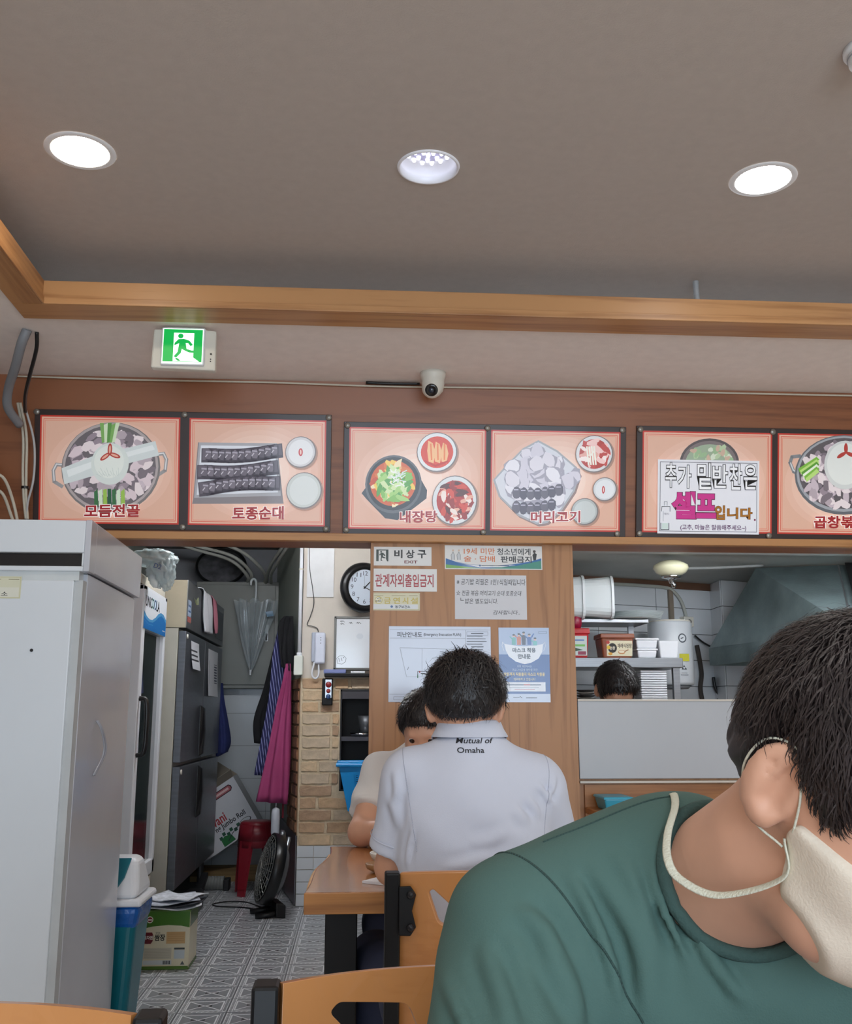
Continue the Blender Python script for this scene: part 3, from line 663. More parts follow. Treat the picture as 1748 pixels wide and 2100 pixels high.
bolts(t1, ((.008, .975), (.5, .975), (.99, .975), (.01, .03), (.5, .025), (.985, .025), ), d1, -1.305, -.118, 1.893, 2.364)
# board 2
d2 = (705, 862, 1282, 1093)
t2, (pa, pb), _ = menu_board(-0.067, 1.107, 1.886, 2.338, d2, 0.0255, 'menu board with a red soup and a boiled pork plate above the pillar', ((716, 993), (1003, 1270)))
poster_bg(pa, 873, 1082); p = pa
p.poly([(742, 1010), (752, 1022), (790, 1062), (815, 1066), (850, 1040), (873, 1022), (874, 1005), (860, 980), (760, 985)], (62, 66, 74)); p.ell(806, 992, 57, 60, (96, 98, 104)); p.ell(806, 991, 53, 55, (50, 52, 58)); p.ell(805, 990, 46, 47, (206, 96, 48))
meat(p, 805, 990, 40, 42, 40, [(214, 120, 60), (226, 180, 130), (196, 80, 44), (238, 220, 180), (240, 200, 90)], 6)
meat(p, 806, 995, 32, 34, 60, [(130, 186, 90), (164, 206, 120), (90, 160, 74), (206, 224, 170)], 5, sx=2.6)
for k in range(34): a = random.uniform(0, 2 * PI); r = random.uniform(0, 20); p.line([(812 + r * math.cos(a), 978 + r * math.sin(a)), (812 + r * math.cos(a) + random.uniform(-12, 12), 978 + r * math.sin(a) + random.uniform(-8, 8))], 2.2, random.choice([(232, 236, 232), (214, 222, 220), (240, 242, 236)]))
bowl(p, 893, 927, 40, (222, 226, 228), (212, 62, 34))
for k in range(3): p.poly([(875 + k * 15, 903 + k * 2), (884 + k * 14, 908 + k * 2), (890 + k * 13, 930), (886 + k * 13, 950), (876 + k * 13, 946), (873 + k * 14, 924)], (240, 186, 130)); p.line([(880 + k * 14, 910), (882 + k * 13, 942)], 3, (226, 120, 60))
p.line([(868, 945), (890, 955), (915, 946)], 4, (190, 40, 24))
bowl(p, 930, 1027, 45, (214, 218, 220), (176, 44, 34), sq=1.12)
meat(p, 930, 1027, 34, 40, 60, [(236, 220, 212), (204, 70, 50), (150, 40, 34), (226, 170, 150), (90, 40, 36)], 5, sx=2.2)
title(p, '내장탕', 818, 1046, 896, 1073); p.build('poster', t2, m_menu)
poster_bg(pb, 873, 1082); p = pb
D = [(1008, 985), (1030, 960), (1068, 920), (1100, 903), (1140, 925), (1180, 960), (1187, 975), (1176, 1010), (1150, 1050), (1120, 1076), (1100, 1079), (1060, 1060), (1020, 1020)]
p.poly([(u + 3, v + 4) for u, v in D], (140, 116, 112)); p.poly(D, (160, 162, 168)); p.poly([(1097 + (u - 1097) * .95, 988 + (v - 988) * .95) for u, v in D], (206, 208, 216))
def ind(u, v): return abs(u - 1097) / 86 + abs(v - 985) / 80 < 1 and v < 1030
for k in range(60):
    a = random.uniform(1020, 1176); c = random.uniform(912, 1024)
    if ind(a, c): p.blob(a, c, 15, (158, 154, 168), 9, .2, 1.3); p.blob(a - 1, c - 1.5, 13.2, random.choice([(214, 210, 220), (222, 220, 228), (204, 200, 212)]), 9, .2, 1.3)
for rI, (v0, n, u0) in enumerate(((1012, 7, 1056), (1042, 6, 1056))):
    for k in range(n):
        u = u0 + k * 14.5; v = v0 + 5 * math.sin(k / (n - 1) * PI) - k * .8; p.blob(u, v, 13, ((96, 90, 104), (82, 76, 92))[k % 2], 12, .08, .65, 0); p.line([(u - 5, v - 6), (u + 3, v - 6)], 2.2, (186, 182, 200)); p.line([(u + 7, v - 8), (u + 7, v + 8)], 1, (50, 46, 58))
bowl(p, 1215, 933, 38, (214, 214, 216), (176, 60, 52)); meat(p, 1217, 932, 28, 26, 34, [(226, 170, 160), (240, 226, 222), (190, 70, 64), (240, 200, 196)], 5, sx=2.4)
for k in range(4): p.line([(1199 + k * 5, 918), (1203 + k * 5, 955)], 3.4, (238, 238, 226))
bowl(p, 1237, 1007, 24, (206, 210, 214), (222, 226, 230)); p.ell(1234, 1008, 3, 8, (186, 40, 50)); p.ell(1234, 1008, 1, 5, (240, 220, 216)); bowl(p, 1196, 1053, 27, (176, 182, 182), (196, 202, 202))
title(p, '머리고기', 1084, 1050, 1188, 1077); p.build('poster', t2, m_menu)
bolts(t2, ((.012, .965), (.503, .965), (.985, .97), (.012, .035), (.492, .03), (.97, .03)), d2, -.067, 1.107, 1.886, 2.338)
# board 3
d3 = (1304, 874, 1885, 1101)
t3, (pa, pb), _ = menu_board(1.152, 2.345, 1.886, 2.345, d3, 0.018, 'menu board carrying a handwritten paper, at the right end of the header', ((1316, 1586), (1598, 1873)))
poster_bg(pa, 884, 1090); p = pa
p.ell(1455, 950, 62, 50, (84, 76, 78)); p.ell(1455, 950, 57, 45, (120, 110, 110)); p.ell(1455, 950, 50, 38, (150, 168, 144)); meat(p, 1455, 945, 44, 30, 40, [(176, 196, 160), (206, 216, 196), (150, 180, 140), (196, 170, 150)], 5)
p.build('poster', t3, m_menu)
poster_bg(pb, 884, 1090); p = pb
p.line([(1650, 980), (1632, 968), (1624, 950), (1628, 938), (1644, 936), (1654, 948)], 7, (130, 134, 138)); p.line([(1648, 976), (1631, 965), (1625, 950)], 2.4, (206, 210, 212))
p.ell(1738, 975, 104, 82, (96, 100, 106)); p.ell(1738, 973, 100, 78, (156, 160, 166)); p.ell(1738, 972, 95, 73, (92, 86, 90)); meat(p, 1738, 974, 88, 66, 150, PK, 7)
for k in range(6): p.poly([(1640 + k * 3, 962 + k * 4), (1678, 938 + k * 5), (1684, 944 + k * 5), (1642 + k * 3, 970 + k * 4)], ((120, 180, 60), (180, 216, 120), (86, 150, 50), (226, 236, 214))[k % 4])
p.ell(1738, 955, 44, 50, (206, 210, 208)); p.ell(1738, 953, 38, 43, (222, 226, 222))
for a in (0.4, 2.6, 4.7): p.ell(1740 + 11 * math.cos(a), 930 + 9 * math.sin(a), 11, 4, (176, 60, 52), rot=a)
title(p, '곱창볶음', 1672, 1058, 1786, 1086); p.build('poster', t3, m_menu)
bolts(t3, ((.012, .965), (.487, .965), (.985, .97), (.012, .035), (.475, .03), (.97, .03)), d3, 1.152, 2.345, 1.886, 2.345)
# handwritten sheet taped over the third board
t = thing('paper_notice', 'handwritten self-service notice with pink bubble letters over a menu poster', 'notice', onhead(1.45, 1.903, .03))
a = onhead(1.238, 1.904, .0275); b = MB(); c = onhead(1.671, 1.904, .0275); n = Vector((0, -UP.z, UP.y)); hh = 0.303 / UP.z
b.prism([a, c, c + UP * hh, a + UP * hh], n * .0006); b.build('sheet', M('added_glow_paper', (230, 232, 238), .7, var=.01, emit=(226, 226, 236), estr=.2), t)  # emission stands in for light of the menu box coming through the sheet
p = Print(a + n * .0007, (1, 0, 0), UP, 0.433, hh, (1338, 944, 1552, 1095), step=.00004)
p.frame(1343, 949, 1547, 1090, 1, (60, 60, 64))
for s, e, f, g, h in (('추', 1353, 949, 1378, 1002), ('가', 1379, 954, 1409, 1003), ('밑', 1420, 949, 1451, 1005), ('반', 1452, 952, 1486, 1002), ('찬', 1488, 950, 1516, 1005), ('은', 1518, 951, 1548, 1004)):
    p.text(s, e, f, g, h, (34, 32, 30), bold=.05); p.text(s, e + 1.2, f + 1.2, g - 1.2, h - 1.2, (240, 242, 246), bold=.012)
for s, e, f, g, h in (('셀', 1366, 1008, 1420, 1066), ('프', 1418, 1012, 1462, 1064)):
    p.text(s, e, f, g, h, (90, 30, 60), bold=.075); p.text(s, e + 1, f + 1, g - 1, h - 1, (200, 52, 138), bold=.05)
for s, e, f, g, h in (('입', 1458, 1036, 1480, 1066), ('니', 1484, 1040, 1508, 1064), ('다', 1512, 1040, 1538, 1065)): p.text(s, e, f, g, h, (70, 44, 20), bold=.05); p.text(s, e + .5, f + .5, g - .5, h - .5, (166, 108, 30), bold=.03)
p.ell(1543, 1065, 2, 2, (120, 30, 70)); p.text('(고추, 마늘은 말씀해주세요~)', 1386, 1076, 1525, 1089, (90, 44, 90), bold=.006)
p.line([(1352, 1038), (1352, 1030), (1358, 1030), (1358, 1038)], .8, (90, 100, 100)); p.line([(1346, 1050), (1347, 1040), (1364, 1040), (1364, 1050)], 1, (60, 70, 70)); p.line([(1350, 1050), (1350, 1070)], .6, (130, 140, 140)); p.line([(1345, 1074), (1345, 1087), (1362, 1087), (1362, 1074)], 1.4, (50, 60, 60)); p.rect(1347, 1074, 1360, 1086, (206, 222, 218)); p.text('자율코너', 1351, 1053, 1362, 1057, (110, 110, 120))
p.build('lettering', t, print_mat('added_glow_print', .6, 0, .2))  # ink gets the same added glow as the sheet

# ------------------------------------------------------------------ notices on the wooden pillar
def plate(name, label, x0, x1, z0, z1, d, mat, cat='sign', th=.0018, y=4.068, bev=0.0, pmat=None):
    t = thing(name, label, cat, ((x0 + x1) / 2, y, z0))
    b = MB(); b.box(x0, x1, y - th - .0003, y - .0003, z0, z1); b.build('board', mat, t, bevel=bev)
    p = Print((x0, y - th - .0003, z0), (1, 0, 0), (0, 0, 1), x1 - x0, z1 - z0, d, step=.00005, base=.0003)
    return t, p
mp = M('sign_white', (238, 238, 236), .35, var=.01); BK = (26, 28, 30)
t, p = plate('exit_plate', 'white exit plate with dark green running man at the pillar top', .052, .300, 1.760, 1.838, (762, 1120, 886, 1160), mp)
p.rect(772, 1126, 797, 1151, (20, 48, 40)); p.poly([(777, 1151), (777, 1128), (792, 1128), (792, 1146), (794, 1151)], (238, 238, 236)); p.ell(782, 1131, 1.8, 1.9, (20, 48, 40))
p.poly([(778, 1137), (782, 1133), (786, 1133), (789, 1136), (791, 1139), (789, 1140), (786, 1137), (786, 1141), (791, 1143), (791, 1145), (786, 1144.5), (784, 1143), (783, 1147), (785, 1150), (781, 1150), (781, 1146), (782, 1142), (781, 1137), (779, 1139)], (20, 48, 40))
for s, a, c in (('비', 809, 826), ('상', 833, 851), ('구', 857, 875)): p.text(s, a, 1126, c, 1144, BK, bold=.03)
p.text('EXIT', 830, 1149, 857, 1155, (120, 40, 50), bold=.02); p.build('lettering', t, pmg)
t, p = plate('warning_plate', 'white staff-only plate with red lettering under the exit plate', .053, .322, 1.654, 1.747, (762, 1165, 897, 1213), mp)
p.text('관계자외출입금지', 770, 1176, 890, 1204, (172, 30, 40), bold=.022); p.build('lettering', t, pmg)
t, p = plate('no_smoking_plate', 'ivory and gold no-smoking plate below the red warning plate', .050, .252, 1.576, 1.648, (760, 1213, 862, 1251), M('sign_ivory', (226, 220, 190), .35))
p.rect(764, 1217, 858, 1238, (222, 216, 178)); p.rect(764, 1238, 858, 1248, (224, 226, 226)); p.frame(761.5, 1214.5, 860.5, 1249.5, .8, (190, 180, 120))
p.ell(777, 1229, 8, 8, (196, 180, 70)); p.ell(777, 1229, 6.8, 6.8, (232, 228, 200)); p.line([(771, 1231), (782, 1231)], 1.8, (60, 54, 30)); p.line([(774, 1226), (780, 1224), (782, 1229)], .9, (70, 66, 40)); p.line([(771.5, 1234), (782.5, 1224)], 1, (196, 180, 70))
for s, a, c in (('금', 788, 802), ('연', 807, 821), ('시', 826, 838), ('설', 843, 858)): p.text(s, a, 1223, c, 1237, (200, 178, 60), bold=.02)
p.ell(804, 1243, 2.6, 2.6, (50, 90, 150)); p.text('동구보건소', 811, 1240, 842, 1246.5, (50, 54, 60), bold=.02)
for a, c in ((768, 786), (804, 832), (840, 857)): p.line([(a, 1219), (c, 1219)], .8, (150, 140, 90))
p.build('lettering', t, pmg)
t, p = plate('alcohol_banner', 'white and blue banner against selling alcohol and tobacco to minors', .355, .761, 1.748, 1.847, (913, 1117, 1114, 1168), mp)
p.poly([(915, 1145), (935, 1152), (965, 1158), (1010, 1160), (1050, 1157), (1090, 1150), (1112, 1143), (1112, 1166), (915, 1166)], (34, 108, 176)); p.poly([(915, 1158), (950, 1162), (990, 1166), (915, 1166)], (120, 180, 90)); p.poly([(1000, 1166), (1060, 1160), (1112, 1148), (1112, 1166)], (60, 150, 130)); p.poly([(930, 1152), (965, 1159), (1010, 1161), (1060, 1158), (1030, 1163), (985, 1164)], (236, 240, 244))
p.text('19세 미만', 952, 1122, 1016, 1136, (222, 122, 60), bold=.012); p.text('청소년에게', 1021, 1122, 1090, 1137, (44, 48, 54), bold=.015); p.text('술 · 담배', 952, 1139, 1016, 1152, (222, 122, 60), bold=.012); p.text('판매금지', 1028, 1139, 1092, 1153, (44, 48, 54), bold=.02)
for u in (930, 942): p.poly([(u - 3, 1148), (u - 4, 1138), (u, 1130), (u + 3, 1138), (u + 3, 1148)], (214, 218, 222)); p.ell(u, 1128, 2, 2.2, (226, 200, 180)); p.line([(u - 3, 1148), (u - 4, 1138), (u, 1131), (u + 3, 1138), (u + 3, 1148)], .7, (90, 96, 100))
p.poly([(1096, 1148), (1094, 1136), (1098, 1131), (1103, 1134), (1101, 1147)], BK); p.ell(1098, 1128.5, 3, 3, (60, 50, 46)); p.ell(985, 1160, 2, 2, (40, 80, 140)); p.line([(989, 1160), (1045, 1160)], 1.4, (60, 70, 80)); p.build('lettering', t, pmg)
t, p = plate('handwritten_note', 'white sheet with handwritten black lines about rice refills on the pillar', .396, .693, 1.542, 1.724, (934, 1178, 1083, 1270), M('white_paper', (230, 232, 238), .7, var=.01), 'notice', .0008)
IN = (52, 52, 58)
p.text('※ 공기밥 리필은 1인1식일때입니다', 938, 1186, 1081, 1199, IN, shear=.1); p.text('☆ 전골 볶음 머리고기 순대 토종순대', 937, 1210, 1072, 1221, IN, shear=.12); p.text('밥은 별도입니다.', 955, 1227, 1023, 1238, IN, shear=.12); p.line([(946, 1226), (946, 1231), (952, 1231)], 1, IN); p.text('감사합니다..', 1013, 1251, 1068, 1260, IN, shear=.15); p.build('handwriting', t, pm)
t, p = plate('evacuation_plan', 'white laminated emergency evacuation plan sheet behind the seated man', .126, .542, 1.209, 1.512, (798, 1283, 1010, 1440), M('laminated_white', (196, 202, 220), .2, var=.01, coat=.4), 'notice', .002, bev=.004)
g = (120, 124, 132)
p.text('피난안내도', 815, 1295, 867, 1306, (60, 62, 68), bold=.012); p.text('(Emergency Evacuation PLAN)', 870, 1297, 948, 1305, (70, 72, 78), bold=.01)
for a in ((800, 1290, 1008, 1290), (800, 1308, 957, 1308), (957, 1290, 957, 1420), (800, 1424, 1008, 1424)): p.line([a[:2], a[2:]], .5, g)
p.line([(821, 1328), (835, 1388), (905, 1388)], .6, (150, 154, 160)); p.line([(821, 1328), (940, 1331), (940, 1380)], .6, (150, 154, 160)); p.line([(867, 1330), (867, 1388)], .5, (160, 164, 170))
p.line([(858, 1390), (858, 1377), (892, 1377)], 1, (50, 30, 34)); p.ell(862, 1378, 1.5, 1.7, (170, 30, 40)); p.ell(868, 1384, 1, 1, (60, 140, 90)); p.line([(858, 1384), (858, 1390)], 1.6, (40, 110, 60)); p.line([(839, 1368), (837, 1374)], .8, (70, 70, 76))
for k in range(5): p.line([(906 + k * 3, 1334), (906 + k * 3, 1341)], .5, (150, 154, 160))
p.frame(809, 1429, 870, 1435, .5, g)
p.frame(960, 1294, 1004, 1301, .5, g)
for k in range(15):
    if k in (0, 5, 12): p.line([(969, 1297.5 + k * 5.6), (994, 1297.5 + k * 5.6)], 1.6, (80, 84, 92))
    else: p.line([(960, 1297.5 + k * 5.6), (random.uniform(985, 1004), 1297.5 + k * 5.6)], 1.2, (110, 114, 122))
p.build('plan_print', t, pm)
t, p = plate('mask_poster', 'blue and white mask-wearing poster with cartoon people on the pillar', .574, .782, 1.209, 1.509, (1024, 1286, 1131, 1440), M('poster_paper', (214, 222, 240), .35, var=.01, coat=.2), 'poster', .001)
p.rect(1024, 1286, 1131, 1342, (168, 186, 220)); p.rect(1024, 1342, 1131, 1423, (8, 80, 158)); p.rect(1024, 1423, 1131, 1440, (206, 218, 240))
p.poly([(1036, 1320), (1060, 1324), (1078, 1325), (1100, 1323), (1118, 1320), (1116, 1336), (1108, 1350), (1092, 1359), (1078, 1362), (1060, 1357), (1045, 1346), (1039, 1334)], (238, 242, 250))
for sgn, u in ((-1, 1037), (1, 1117)): p.line([(u, 1322), (u + sgn * 5, 1316), (u + sgn * 6, 1324), (u + sgn * 2, 1334)], .8, (236, 240, 248))
for u, c, hcol in ((1056, (96, 176, 170), (40, 40, 50)), (1067, (206, 110, 70), (30, 30, 36)), (1077, (40, 44, 70), (30, 30, 36)), (1089, (40, 90, 170), (90, 90, 96)), (1101, (110, 190, 190), (40, 40, 48))):
    h = 1322 if u != 1101 else 1323; top = {1056: 1304, 1067: 1302, 1077: 1299, 1089: 1303, 1101: 1311}[u]
    p.poly([(u - 4, h), (u - 4.5, top + 4), (u, top + 2), (u + 4.5, top + 4), (u + 4, h)], c); p.ell(u, top - 1, 2.6, 3, (236, 196, 170)); p.ell(u, top - 2.6, 2.8, 2, hcol); p.line([(u - 4, top + 5), (u - 8, top + 1)], 2, c)
p.line([(1094, 1306), (1098, 1299)], 2.4, (40, 90, 170))
p.text('마스크 착용', 1053, 1328, 1102, 1338, (24, 28, 50), bold=.035); p.text('안내문', 1064, 1341, 1091, 1351, (24, 28, 50), bold=.035)
p.text('저희 매장에서는', 1062, 1364, 1093, 1369, (206, 226, 246)); p.text('코로나19감염 예방을 위한', 1051, 1371, 1105, 1376.5, (206, 226, 246)); p.text('방문객과 직원들의 마스크 착용을', 1034, 1379, 1120, 1386.5, (250, 226, 150), bold=.02); p.text('의무화하고 있습니다', 1054, 1390, 1100, 1396, (236, 232, 200), bold=.012)
p.rect(1034, 1399, 1121, 1418, (236, 240, 248)); p.line([(1041, 1404.5), (1111, 1404.5)], 2, (70, 80, 110)); p.line([(1076, 1404.5), (1088, 1404.5)], 2, (190, 60, 60)); p.line([(1045, 1410), (1107, 1410)], .8, (140, 150, 170)); p.line([(1056, 1413.5), (1098, 1413.5)], .8, (190, 100, 100)); p.line([(1053, 1430), (1066, 1430)], 1, BK); p.line([(1067, 1428), (1071, 1431)], 1.2, BK); p.line([(1080, 1431), (1102, 1431)], 1.4, (60, 64, 74)); p.frame(1109, 1294, 1126, 1298, .6, (120, 130, 150)); p.build('poster_print', t, pmg)
# ------------------------------------------------------------------ white upright freezer in front of the header
m_enamel = M('white_enamel', (214, 220, 226), 0.28, var=0.02, scale=2, coat=0.25)
m_enamel2 = M('grey_enamel', (190, 192, 200), 0.22, var=0.03, scale=3, coat=0.35)
t = thing('upright_freezer', 'tall white enamel freezer with dark vent slot near the left wall', 'freezer', (-1.16, 3.58, 0))
b = MB(); b.box(-1.462, -0.866, 3.25, 3.94, 0.04, 1.60); b.build('body', m_enamel2, t, bevel=.003)
b = MB(); b.box(-1.462, -0.893, 3.195, 3.247, 0.06, 1.572); dr = b.build('door', m_enamel, t, bevel=.004)
b = MB(); b.box(-0.893, -0.868, 3.205, 3.25, 0.05, 1.574); b.build('corner_strip', M('pale_grey_strip', (186, 190, 192), .35), t)
b = MB()
b.box(-1.462, -0.868, 3.192, 3.26, 1.660, 1.765); b.box(-1.462, -0.868, 3.192, 3.26, 1.601, 1.617); b.box(-0.874, -0.868, 3.192, 3.26, 1.617, 1.66)
cp = b.build('cap_front', m_enamel, t, bevel=.003)
b = MB(); b.box(-1.462, -0.849, 3.262, 3.95, 1.604, 1.765); b.box(-0.868, -0.849, 3.192, 3.262, 1.601, 1.766); b.build('cap_side', m_enamel2, t, bevel=.002)
b = MB(); b.box(-1.462, -0.874, 3.215, 3.262, 1.615, 1.662)
b.build('vent_slot', M('slot_black', (16, 17, 22), .12, coat=.6), t)
b = MB(); b.box(-1.462, -0.88, 3.2, 3.25, 1.572, 1.601); b.build('door_rail', M('pale_grey_rail', (200, 206, 208), .3), t)
b = MB(); b.cyl((-1.007, 3.196, 1.353), (-1.007, 3.192, 1.353), .005, n=10); b.build('screw_hole', m_black, dr)
p = Print((-1.30, 3.1945, 1.513), (1, 0, 0), (0, 0, 1), 0.246, 0.070, (-110, 1183, 45, 1227), step=.00005); p.rect(-110, 1183, 45, 1227, (214, 214, 190)); p.rect(-106, 1205, 41, 1224, (220, 220, 206)); p.text('동구보건소', -48, 1213, 20, 1222, (60, 62, 62), bold=.015); p.line([(20, 1189), (40, 1189)], 1, (120, 120, 90)); p.line([(-40, 1189), (5, 1189)], 1, (120, 120, 90)); p.frame(-108, 1185, 43, 1225, .8, (190, 186, 140)); p.build('sticker', dr, pmg)
for k, yo in ((0, 0), (1, .018)):
    b = MB(); b.tube(spline([(-0.862, 3.46 + yo, 1.139), (-0.848, 3.47 + yo, 1.11), (-0.842, 3.50 + yo * 1.5, 1.06), (-0.845, 3.50 + yo * 1.4, 1.02), (-0.862, 3.462 + yo, 0.962)], 8), .003, n=8); b.build('side_hook', M('clear_hook', (158, 160, 168), .15, coat=.6), t, smooth=True)
for x in (-1.40, -0.92):
    for y in (3.3, 3.88): b = MB(); b.cyl((x, y, 0), (x, y, .045), .02, n=12); b.build('foot', m_black, t)

# ------------------------------------------------------------------ glass door drinks cooler
t = thing('drinks_cooler', 'white glass-door drinks cooler with blue wave header behind the freezer', 'cooler', (-1.35, 5.28, 0))
b = MB(); b.box(-1.70, -1.105, 4.97, 4.99, .10, 1.79); b.box(-1.70, -1.105, 5.56, 5.58, .10, 1.79); b.box(-1.70, -1.68, 4.97, 5.58, .10, 1.79); b.box(-1.70, -1.105, 4.97, 5.58, .10, .40); b.box(-1.70, -1.105, 4.97, 5.58, 1.60, 1.79); b.build('body', M('cooler_white', (224, 226, 228), .35, var=.02), t)
b = MB(); b.box(-1.70, -1.065, 4.96, 5.59, 1.795, 1.846); b.build('top_cap', M('cooler_beige', (206, 198, 182), .45), t, bevel=.004)
b = MB(); b.box(-1.10, -1.062, 4.97, 5.58, .02, .345); b.build('base_panel', M('cooler_beige', (206, 198, 182), .45), t, bevel=.003)
b = MB(); y0, y1 = 4.968, 5.584
b.box(-1.10, -1.05, y0, y0 + .075, .36, 1.79); b.box(-1.10, -1.05, y1 - .045, y1, .36, 1.79); b.box(-1.10, -1.05, y0, y1, .36, .43); b.box(-1.10, -1.05, y0, y1, 1.765, 1.79)
dr = b.build('door', M('door_white', (232, 234, 238), .3, var=.01), t, bevel=.004)
b = MB(); b.box(-1.085, -1.070, y0 + .07, y1 - .04, .425, 1.585); b.build('glass_pane', M('dark_glass', (46, 56, 58), .06, var=.25, scale=3, coat=.8, alpha=.88), dr)
for z in (0.62, 0.86, 1.10, 1.34):
    b = MB(); b.box(-1.62, -1.13, 5.0, 5.55, z, z + .012); b.build('wire_shelf', m_alu, t)
b = MB(); b.box(-1.095, -1.046, y0 + .012, y1 - .03, 1.578, 1.77); sg = b.build('header_panel', M('header_white', (228, 232, 238), .3, var=.01), dr)
p = Print((-1.046, y0 + .012, 1.578), (0, 1, 0), (0, 0, 1), y1 - y0 - .042, .192, (0, 0, 100, 60))
p.poly([(0, 60), (0, 33), (12, 40), (24, 43), (36, 42), (50, 36), (62, 28), (74, 24), (86, 25), (100, 32), (100, 60)], (86, 170, 226)); p.poly([(0, 60), (0, 40), (12, 45), (24, 47), (38, 46), (52, 40), (64, 33), (76, 29), (88, 31), (100, 38), (100, 60)], (24, 124, 204)); p.line([(0, 46), (20, 51), (40, 50)], 1, (60, 150, 220))
for s, a, c, col in (('UNIC', 5, 33, (40, 46, 54)), ('O', 33, 41, (30, 150, 140)), ('O', 42, 50, (24, 110, 180)), ('LA', 51, 66, (40, 46, 54))): p.text(s, a, 8, c, 25, col, bold=.02)
p.line([(84, 52), (96, 52)], 1.6, (214, 230, 244)); p.build('header_print', sg, pmg)
b = MB(); b.tube(spline([(-1.05, 5.0, 1.24), (-1.015, 5.0, 1.225), (-1.008, 5.0, 1.10), (-1.015, 5.0, .985), (-1.05, 5.0, .97)], 6), .013, n=10, flat=.8); b.build('handle', m_black, dr, smooth=True)
b = MB(); b.prism([(-1.066, 5.05, 1.52), (-1.066, 5.02, 1.25), (-1.066, 5.16, 1.27)], (.002, 0, 0)); b.build('sticker', M('dark_blue_film', (24, 44, 78), .3), dr)

# ------------------------------------------------------------------ stainless kitchen refrigerator
m_sdoor = M('steel_door', (120, 124, 132), 0.34, 0.75, var=0.1, scale=3, stretch=(1, 3, 20))
m_sside = M('steel_side', (188, 184, 172), 0.45, 0.3, var=0.05)
t = thing('steel_refrigerator', 'grey stainless four-door kitchen refrigerator with towels and paper notes', 'refrigerator', (-1.33, 6.75, 0))
b = MB(); b.box(-1.70, -1.045, 5.94, 7.56, .18, 1.66); b.build('body', m_sside, t, bevel=.002)
b = MB(); b.box(-1.70, -1.0, 5.945, 7.56, 1.662, 1.945); cap = b.build('machine_cover', M('cover_grey', (118, 120, 122), .4, .6, var=.08), t, bevel=.004)
b = MB(); b.box(-1.70, -1.004, 5.938, 5.946, 1.664, 1.943); b.build('cover_side', M('cover_beige', (176, 166, 144), .4, .2), t)
for z0, z1 in ((.895, 1.645), (.205, .872)):
    for ya, yb in ((5.95, 6.712), (6.722, 7.55)):
        b = MB(); b.box(-1.043, -1.0, ya, yb, z0, z1); dr = b.build('door', m_sdoor, t, bevel=.004)
        if ya < 6:
            b = MB(); hz0, hz1 = (z0 + .01, z0 + .33) if z0 > .5 else (z1 - .34, z1 - .02)
            b.prism([(-1.0, 6.60, hz0), (-.974, 6.615, hz0 + .02), (-.968, 6.63, (hz0 + hz1) / 2), (-.974, 6.615, hz1 - .02), (-1.0, 6.60, hz1)], (0, .05, 0)); b.build('handle', m_black, dr, bevel=.004)
            b = MB(); b.cyl((-1.0, 5.99, z1 - .03), (-.994, 5.99, z1 - .03), .014, n=14); b.build('door_cap', m_ivory, dr)
for y in (6.02, 7.48):
    for x in (-1.62, -1.08): b = MB(); b.cyl((x, y, 0), (x, y, .18), .022, n=12); b.build('leg', m_steel, t)
b = MB(); b.box(-1.0, -.995, 7.15, 7.5, 1.70, 1.90); b.build('control_panel', m_black, cap, bevel=.002)
p = Print((-.9995, 5.96, 1.70), (0, 1, 0), (0, 0, 1), .13, .13, (0, 0, 10, 12)); p.rect(0, 0, 10, 9, (190, 206, 230)); p.rect(0, 9, 10, 12, (196, 96, 86)); p.line([(2, 3), (8, 3)], 1, (90, 120, 170)); p.line([(2, 6), (8, 6)], 1, (90, 120, 170)); p.build('rating_sticker', cap, pmg)
p = Print((-.9995, 6.16, 1.83), (0, 1, 0), (0, 0, 1), .2, .06, (0, 0, 10, 10)); p.poly([(0, 4), (4, 6), (7, 2), (9, 0), (10, 8), (5, 10)], (150, 160, 50)); p.poly([(2, 5), (5, 8), (8, 6)], (70, 84, 60)); p.build('leaf_sticker', cap, pmg)
def sheet_on_door(name, label, ya, yb, z0, z1, fn, dz=.0):
    tt = thing(name, label, 'paper', (-.999, (ya + yb) / 2, z0))
    b = MB(); n = 6; rows = []
    for i in range(n + 1):
        f = i / n; z = z1 + (z0 - z1) * f; off = .002 + .012 * f * f
        rows.append([(-.9985 + off, ya + (yb - ya) * g + dz * f, z) for g in (0, .5, 1)])
    b.sheet(rows); b.build('sheet', M('white_paper', (230, 232, 238), .7, var=.01), tt, solid=.0006)
    p = Print((-.9935, ya, z0), Vector((0, 1, 0)), Vector((-.011, -dz, z1 - z0)), yb - ya, z1 - z0, (0, 0, 10, 20), base=.006); fn(p); p.build('writing', tt, pm); return tt
def fn1(p):
    for k in range(5):
        u = 1.2
        while u < 8.4:
            L = random.uniform(.8, 1.8); p.line([(u, 3 + k * 3.4), (u + L, 3 + k * 3.4)], 1.3, (70, 72, 80)); u += L + .6
def fn2(p):
    p.rect(1, 1, 6, 3, (196, 90, 50)); p.rect(.6, 3.4, 6.4, 4, (210, 120, 80))
    for k in range(12): p.line([(6.4, 4.6 + k * 1.2), (8.8, 4.6 + k * 1.2)], .7, (90, 100, 120))
    p.line([(1, 5), (1, 19)], .2, (160, 160, 160))
sheet_on_door('paper_note', 'small curled white handwritten note on the steel refrigerator door', 6.12, 6.42, 1.435, 1.60, fn1, .03)
sheet_on_door('paper_list', 'long white printed list with orange heading on the steel refrigerator', 6.84, 7.30, 1.29, 1.60, fn2)
